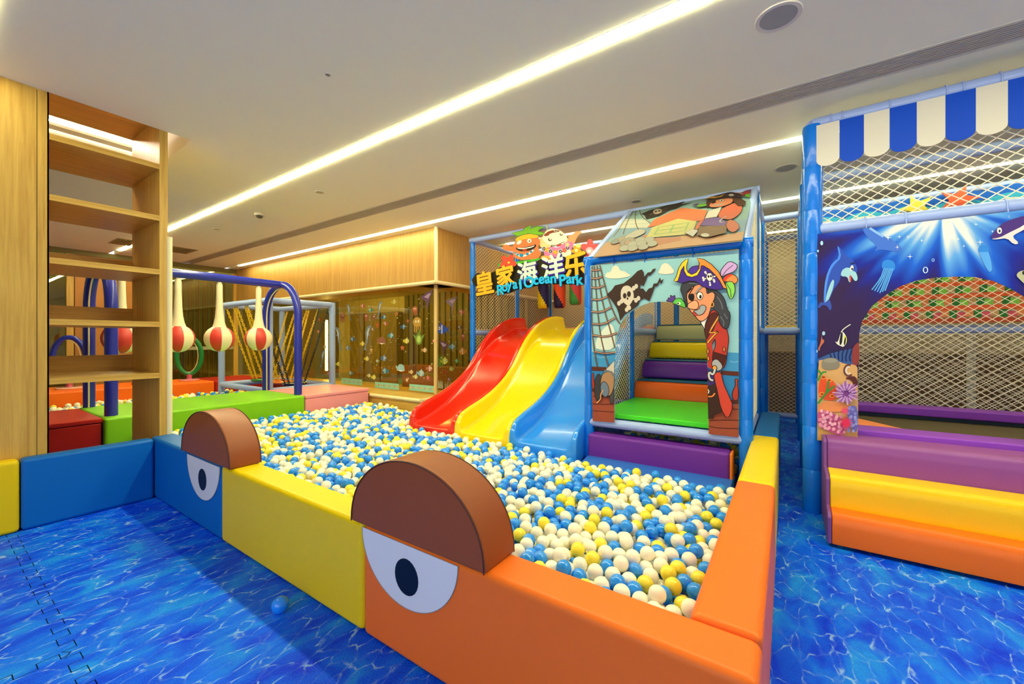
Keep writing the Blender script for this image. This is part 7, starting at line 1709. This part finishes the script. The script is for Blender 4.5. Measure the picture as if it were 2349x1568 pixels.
# ================================================================== PRINTED BANNERS, SIGN, STICKERS
def stroke_quads(pts, w):
    """mitred ribbon along a polyline"""
    L_, R_ = [], []
    n = len(pts)
    for i, p in enumerate(pts):
        a = pts[max(i - 1, 0)]; b = pts[min(i + 1, n - 1)]
        dx, dy = b[0] - a[0], b[1] - a[1]
        l = math.hypot(dx, dy) or 1
        nx, ny = -dy / l * w / 2, dx / l * w / 2
        L_.append((p[0] + nx, p[1] + ny)); R_.append((p[0] - nx, p[1] - ny))
    return L_, R_

SINGULAR = {'clouds': 'cloud', 'sparkles': 'sparkle', 'cannonballs': 'cannonball', 'figures': 'figure'}
def art(parent, data, to3, step=.00025, ow=.0055, skip=(), base=0):
    """flat print: every figure is one thin part, its shapes layered a fraction of a millimetre apart"""
    layer = base
    for part, shapes in data.items():
        if part in skip: continue
        items = []
        for kind, col, flat, w, outl in shapes:
            pts = [(flat[i] / 1000, flat[i + 1] / 1000) for i in range(0, len(flat), 2)]
            layer += 2
            e = w / 20000 + .001
            bb = [min(p[0] for p in pts) - e, max(p[0] for p in pts) + e, min(p[1] for p in pts) - e, max(p[1] for p in pts) + e]
            items.append((kind, col, pts, w / 10000, outl, layer, bb))
        groups = []                                # shapes that touch belong to one figure
        for it in items:
            hit = [g for g in groups if any(a[6][0] < it[6][1] and it[6][0] < a[6][1] and a[6][2] < it[6][3] and it[6][2] < a[6][3] for a in g)]
            new = [it]
            for g in hit:
                groups.remove(g); new = g + new
            groups.append(new)
        for g in groups:
            mb = MB()
            mats, idx = [], {}
            def mi(c):
                if c not in idx:
                    idx[c] = len(mats); mats.append(printm(c))
                return idx[c]
            for kind, col, pts, w, outl, ly, bb in g:
                if kind == 'p':
                    mb.add([to3(p[0], p[1], (ly - 1) * step) for p in pts], [tuple(range(len(pts)))], mi(col))
                    if outl:
                        L_, R_ = stroke_quads([pts[-1]] + pts + [pts[0], pts[1]], ow)
                        k = len(L_)
                        mb.add([to3(p[0], p[1], ly * step) for p in L_ + R_], [(i, i + 1, k + i + 1, k + i) for i in range(1, k - 2)], mi(outl))
                else:
                    L_, R_ = stroke_quads(pts, w)
                    k = len(L_)
                    mb.add([to3(p[0], p[1], ly * step) for p in L_ + R_], [(i, i + 1, k + i + 1, k + i) for i in range(k - 1)], mi(col))
            mb.build(SINGULAR.get(part, part), mats, parent)
    return layer

def flat_pts(f): return [(f[i] / 1000, f[i + 1] / 1000) for i in range(0, len(f), 2)]

# ---- pirate doorway banner
pb = thing('pirate_banner', (-.9, 3.49, .46), 'printed doorway banner with a hook-handed pirate and skull flag', 'banner')
prism('cloth', flat_pts(PIRATE['cloth'][0][2]), 'Y', 3.478, 3.484, mat('banner sky', '#8cc0ca', .5, bump=(5, .25, .01)), pb)
art(pb, PIRATE, lambda x, z, d: (x, 3.478 - d, z), .00012, .0052, ('cloth',))

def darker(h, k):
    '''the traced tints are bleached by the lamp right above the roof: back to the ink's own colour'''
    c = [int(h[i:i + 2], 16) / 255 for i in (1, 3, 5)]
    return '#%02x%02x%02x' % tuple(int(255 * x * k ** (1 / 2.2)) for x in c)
# ---- roof banner, sloping from the doorway beam up to the rear beam
A0 = Vector((0, 3.50, 1.99)); A1 = Vector((0, 4.70, 2.70))
T_ = (A1 - A0).normalized(); N_ = Vector((0, -T_.z, T_.y))
rbn = thing('roof_banner', (-.9, 3.5, 1.99), 'sloping printed roof banner with house, cannon and pirate', 'banner')
def roof3(x, s_, d):
    q = A0 + T_ * s_ + N_ * d
    return (x, q.y, q.z)
rp = flat_pts(ROOFART['cloth'][0][2])
mb = MB()
n = len(rp)
mb.add([roof3(p[0], p[1], 0) for p in rp] + [roof3(p[0], p[1], -.006) for p in rp], [tuple(range(n)), tuple(reversed(range(n, 2 * n)))] + [(i, i + n, (i + 1) % n + n, (i + 1) % n) for i in range(n)])
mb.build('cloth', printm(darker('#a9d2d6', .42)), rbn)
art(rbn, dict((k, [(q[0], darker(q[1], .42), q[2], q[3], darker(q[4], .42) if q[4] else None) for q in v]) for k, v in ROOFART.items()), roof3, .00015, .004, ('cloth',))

# ---- park sign
sg = thing('park_sign', (-2.9, 4.66, 1.85), 'cut-out park sign with cartoon figures above the slides', 'sign')
prism('board', flat_pts(SIGNART['board'][0][2]), 'Y', 4.652, 4.664, printm('#2a2418'), sg)
MB().box(-3.3, -1.7, 4.664, 4.69, 2.02, 2.06).build('bracket', STEEL, sg)
MB().tube([(-2.62, 4.68, 2.04), (-2.62, 4.70, 2.72)], .012, 8).build('hanger', STEEL, sg)
art(sg, SIGNART, lambda x, z, d: (x, 4.652 - d, z), .00012, .006, ('board',))
fig_back = flat_pts(SIGNART['figures'][0][2])
def glyph(ch, x, z, size, rot, m, off, y, parent, name, bold=0):
    cu = bpy.data.curves.new('glyph', 'FONT')
    cu.body = ch; cu.size = size; cu.align_x = 'CENTER'; cu.align_y = 'CENTER'
    cu.extrude = .0008
    tmp = bpy.data.objects.new('glyph', cu); link(tmp)
    bpy.context.view_layer.update()
    dg = bpy.context.evaluated_depsgraph_get()
    me = bpy.data.meshes.new_from_object(tmp.evaluated_get(dg))
    bpy.data.objects.remove(tmp)
    bb = [v.co for v in me.vertices]
    cx = (min(v.x for v in bb) + max(v.x for v in bb)) / 2; cy = (min(v.y for v in bb) + max(v.y for v in bb)) / 2
    c_, s_ = math.cos(rot), math.sin(rot)
    for v in me.vertices:
        a, b = v.co.x - cx, v.co.y - cy
        v.co = Vector((x + a * c_ - b * s_, y - v.co.z, z + a * s_ + b * c_))
    # heavy strokes: the outline is repeated a few millimetres around itself
    base_v = [v.co.copy() for v in me.vertices]; base_f = [tuple(p.vertices) for p in me.polygons]
    bpy.data.meshes.remove(me)
    mb = MB()
    mb.add(base_v, base_f)
    for k in range(8):
        an = 2 * PI * k / 8
        mb.add([q + Vector((off * math.cos(an), .00012 * (k + 1), off * math.sin(an))) for q in base_v], base_f)
    return mb.build(name, m, parent)
GOLD, PALEC, VIO, DKC = printm('#ffb62c'), printm('#cfe6de'), printm('#3a1f9c'), printm('#2a2010')
for i, (ch, x, z, s_, r) in enumerate(GLYPHS):
    big = s_ * 1.45
    if i in (2, 3):
        glyph(ch, x + .012, z - .016, big, r, VIO, .015, 4.618, sg, 'character_shadow')
        glyph(ch, x, z, big, r, PALEC, .009, 4.614, sg, 'character')
    else:
        glyph(ch, x + .006, z - .008, big, r, DKC, .018, 4.618, sg, 'character_shadow')
        glyph(ch, x, z, big, r, GOLD, .010, 4.614, sg, 'character')
CYAN, NAV2 = printm('#20bcff'), printm('#12226a')
for ch, x, z in LATIN:
    sz = .20 if ch.isupper() else .185
    glyph(ch, x + .004, z - .004, sz, .08, NAV2, .014 if ch == 'l' else .009, 4.610, sg, 'letter_shadow')
    glyph(ch, x, z, sz, .08, CYAN, .010 if ch == 'l' else .0055, 4.606, sg, 'letter')

# ---- sea banner with its arched opening
ob = thing('sea_banner', (.8, 3.48, .5), 'printed undersea banner with dolphin, jellyfish and arched opening', 'banner')
def sea_mat():
    m = bpy.data.materials.new('undersea print')
    m.use_nodes = True
    nt = m.node_tree
    N = nt.nodes.new; L = nt.links.new
    b = nt.nodes['Principled BSDF']
    b.inputs['Roughness'].default_value = .42
    b.inputs['Specular IOR Level'].default_value = .2
    tc = N('ShaderNodeTexCoord')
    sp = N('ShaderNodeSeparateXYZ'); L(tc.outputs['Object'], sp.inputs[0])
    def M(op, a, b_=None):
        q = N('ShaderNodeMath'); q.operation = op
        for i, v in enumerate((a, b_)):
            if v is None: continue
            if isinstance(v, (int, float)): q.inputs[i].default_value = v
            else: L(v, q.inputs[i])
        return q.outputs[0]
    dx = M('SUBTRACT', sp.outputs['X'], .78); dz = M('SUBTRACT', sp.outputs['Z'], 2.02)
    r = M('SQRT', M('ADD', M('MULTIPLY', dx, dx), M('MULTIPLY', dz, dz)))
    an = M('ARCTAN2', dx, M('MULTIPLY', dz, -1))
    nz = N('ShaderNodeTexNoise'); nz.noise_dimensions = '1D'; nz.inputs['Scale'].default_value = 3.4; nz.inputs['Detail'].default_value = 1
    L(an, nz.inputs['W'])
    ray_ = M('SUBTRACT', nz.outputs['Fac'], .5)
    rr = M('SUBTRACT', r, M('MULTIPLY', ray_, .75))
    ramp = N('ShaderNodeValToRGB')
    e = ramp.color_ramp.elements
    e[0].position = .02; e[0].color = lin('#f2efe2')
    e[1].position = .72; e[1].color = lin('#321c4c')
    for p, c in ((.13, '#e6ecea'), (.24, '#5fa6ec'), (.36, '#1460d8'), (.5, '#16249a'), (.6, '#2a1a62')):
        k = e.new(p); k.color = lin(c)
    L(rr, ramp.inputs['Fac'])
    L(ramp.outputs['Color'], b.inputs['Base Color'])
    n2 = N('ShaderNodeTexNoise'); n2.inputs['Scale'].default_value = 7
    L(tc.outputs['Object'], n2.inputs['Vector'])
    bp = N('ShaderNodeBump'); bp.inputs['Strength'].default_value = .25; bp.inputs['Distance'].default_value = .01
    L(n2.outputs['Fac'], bp.inputs['Height']); L(bp.outputs['Normal'], b.inputs['Normal'])
    return m
arcL = [(.385, .529), (.390, .953), (.392, 1.144), (.396, 1.249), (.409, 1.32), (.457, 1.417), (.527, 1.488), (.595, 1.538), (.667, 1.567), (.75, 1.577)]
XC = .79
arcR = [(2 * XC - x, z) for x, z in reversed(arcL)]
prism('cloth', [(.172, 1.925), (.174, .514)] + arcL + arcR + [(1.405, .514), (1.405, 1.925)], 'Y', 3.478, 3.484, sea_mat(), ob)
art(ob, OCEANART, lambda x, z, d: (x, 3.478 - d, z), .00012, .004)

# ---- stickers on the glazing
def sticker(kind, u, z, col, s_, axis):
    def T3(a, b, d):
        return (u + a, GY + .142 - d, z + b) if axis == 'Y' else (GX - .142 + d, u + a, z + b)
    fl_ = random.choice((1, -1))
    mb = MB()
    cols = [printm(col)]
    def poly(pts, k=0, d=0): mb.add([T3(p[0] * s_ * fl_, p[1] * s_, d) for p in pts], [tuple(range(len(pts)))], k)
    def el(cx, cy, rx, ry, n=14): return [(cx + rx * math.cos(2 * PI * i / n), cy + ry * math.sin(2 * PI * i / n)) for i in range(n)]
    if kind == 'fish':
        poly(el(0, 0, .42, .28)); poly([(-.35, 0), (-.65, .24), (-.58, 0), (-.65, -.24)], 0, .0003); poly([(-.1, .22), (.1, .45), (.2, .2)], 0, .0003)
        cols += [printm('#e8e4cc'), printm('#1c1c1c')]; poly(el(.22, .06, .1, .1), 1, .0006); poly(el(.24, .06, .05, .05), 2, .0009); poly([(-.05, -.26), (-.05, .26), (.04, .27), (.04, -.27)], 1, .0006)
    elif kind == 'dolphin':
        poly([(-.2, -.6), (-.05, -.2), (-.12, .1), (0, .35), (.2, .42), (.34, .36), (.22, .3), (.12, .12), (.24, .0), (.08, .0), (.06, -.25), (-.08, -.5), (-.02, -.68), (-.14, -.62), (-.3, -.66)]); cols += [printm('#c8d0d4')]; poly([(.0, .1), (.1, .28), (.2, .3), (.1, .1), (.02, -.2)], 1, .0004)
    elif kind == 'star':
        poly([((.55 if i % 2 == 0 else .24) * math.sin(PI * i / 5), (.55 if i % 2 == 0 else .24) * math.cos(PI * i / 5)) for i in range(10)])
    elif kind == 'whale':
        poly([(-.5, -.2), (-.45, .15), (-.2, .34), (.15, .34), (.4, .1), (.55, .25), (.62, .1), (.5, -.05), (.4, -.2), (0, -.28)]); cols += [printm('#e4e0c8')]; poly([(-.45, -.18), (.3, -.16), (0, -.27)], 1, .0004)
    elif kind == 'jelly':
        poly(el(0, .15, .36, .3)); 
        for k in range(4): poly([(-.28 + .17 * k, .0), (-.18 + .17 * k, .0), (-.2 + .17 * k, -.5), (-.27 + .17 * k, -.45)], 0, .0003)
        cols += [printm('#e8dcc0')]; poly(el(-.1, .18, .07, .08), 1, .0005); poly(el(.12, .18, .07, .08), 1, .0005)
    elif kind == 'ray':
        poly([(-.6, .1), (-.1, .35), (.5, .5), (.2, .05), (.1, -.3), (-.1, -.75), (-.06, -.2)]); cols += [printm('#b89ab8')]; poly([(-.3, .12), (.1, .3), (.3, .3), (.05, .0)], 1, .0004)
    elif kind == 'turtle':
        poly(el(0, 0, .34, .4)); poly([(-.3, .2), (-.6, .4), (-.4, 0)], 0, .0003); poly([(.3, .2), (.6, .4), (.4, 0)], 0, .0003); poly(el(0, .5, .14, .16), 0, .0003); cols += [printm('#a8c060')]; poly(el(0, 0, .2, .25), 1, .0005)
    else:
        for k in range(4): poly([(-.3 + .2 * k, -.5), (-.2 + .2 * k, -.5), (-.22 + .2 * k, .1 + .35 * (k % 2)), (-.3 + .2 * k, .2 + .3 * ((k + 1) % 2))], 0, .0002 * k)
    nm = {'fish': 'fish_sticker', 'dolphin': 'dolphin_sticker', 'star': 'starfish_sticker', 'whale': 'whale_sticker', 'jelly': 'jellyfish_sticker', 'ray': 'ray_sticker', 'turtle': 'turtle_sticker'}.get(kind, 'seaweed_sticker')
    mb.build(nm, cols, so)
for k, u, z, c, s_ in STICK_A: sticker(k, u, z, c, s_ * (1.7 if k == 'dolphin' else 1.3), 'Y')
for k, u, z, c, s_ in STICK_B: sticker(k, u, z, c, s_ * 1.25, 'X')
# bubbles: too small to pick apart
rb = random.Random(2)
mb = MB()
for _ in range(150):
    x = rb.uniform(-7.3, -4.45); z = rb.uniform(.5, 1.95) ** 1.0; r = rb.choice((.005, .006, .008, .012))
    mb.add([(x + r * math.cos(2 * PI * k / 8), GY + .1425, z + r * math.sin(2 * PI * k / 8)) for k in range(8)], [tuple(range(8))])
for _ in range(70):
    y = rb.uniform(4.46, 5.5); z = rb.uniform(.5, 1.9); r = rb.choice((.006, .008, .012))
    mb.add([(GX - .1425, y + r * math.cos(2 * PI * k / 8), z + r * math.sin(2 * PI * k / 8)) for k in range(8)], [tuple(range(8))])
tag(mb.build('bubble_stickers', printm('#b8b27c'), so), kind='stuff')
for a, b, z0, z1 in ((-6.787, -6.174, .40, .50), (-5.82, -5.212, .385, .485), (-4.963, -4.40, .40, .50)):
    o = MB().box(a, b, GY + .1405, GY + .1425, z0, z1).build('border_sticker', printm('#8fd0bc'), so)
    m2 = MB()
    for k in range(9):
        c = a + (b - a) * (k + .5) / 9
        m2.add([(c + .018 * math.cos(2 * PI * q / 8), GY + .1400, (z0 + z1) / 2 + .018 * math.sin(2 * PI * q / 8)) for q in range(8)], [tuple(range(8))], k % 2)
    m2.build('border_flowers', [printm('#d8b860'), printm('#c88a9a')], o)
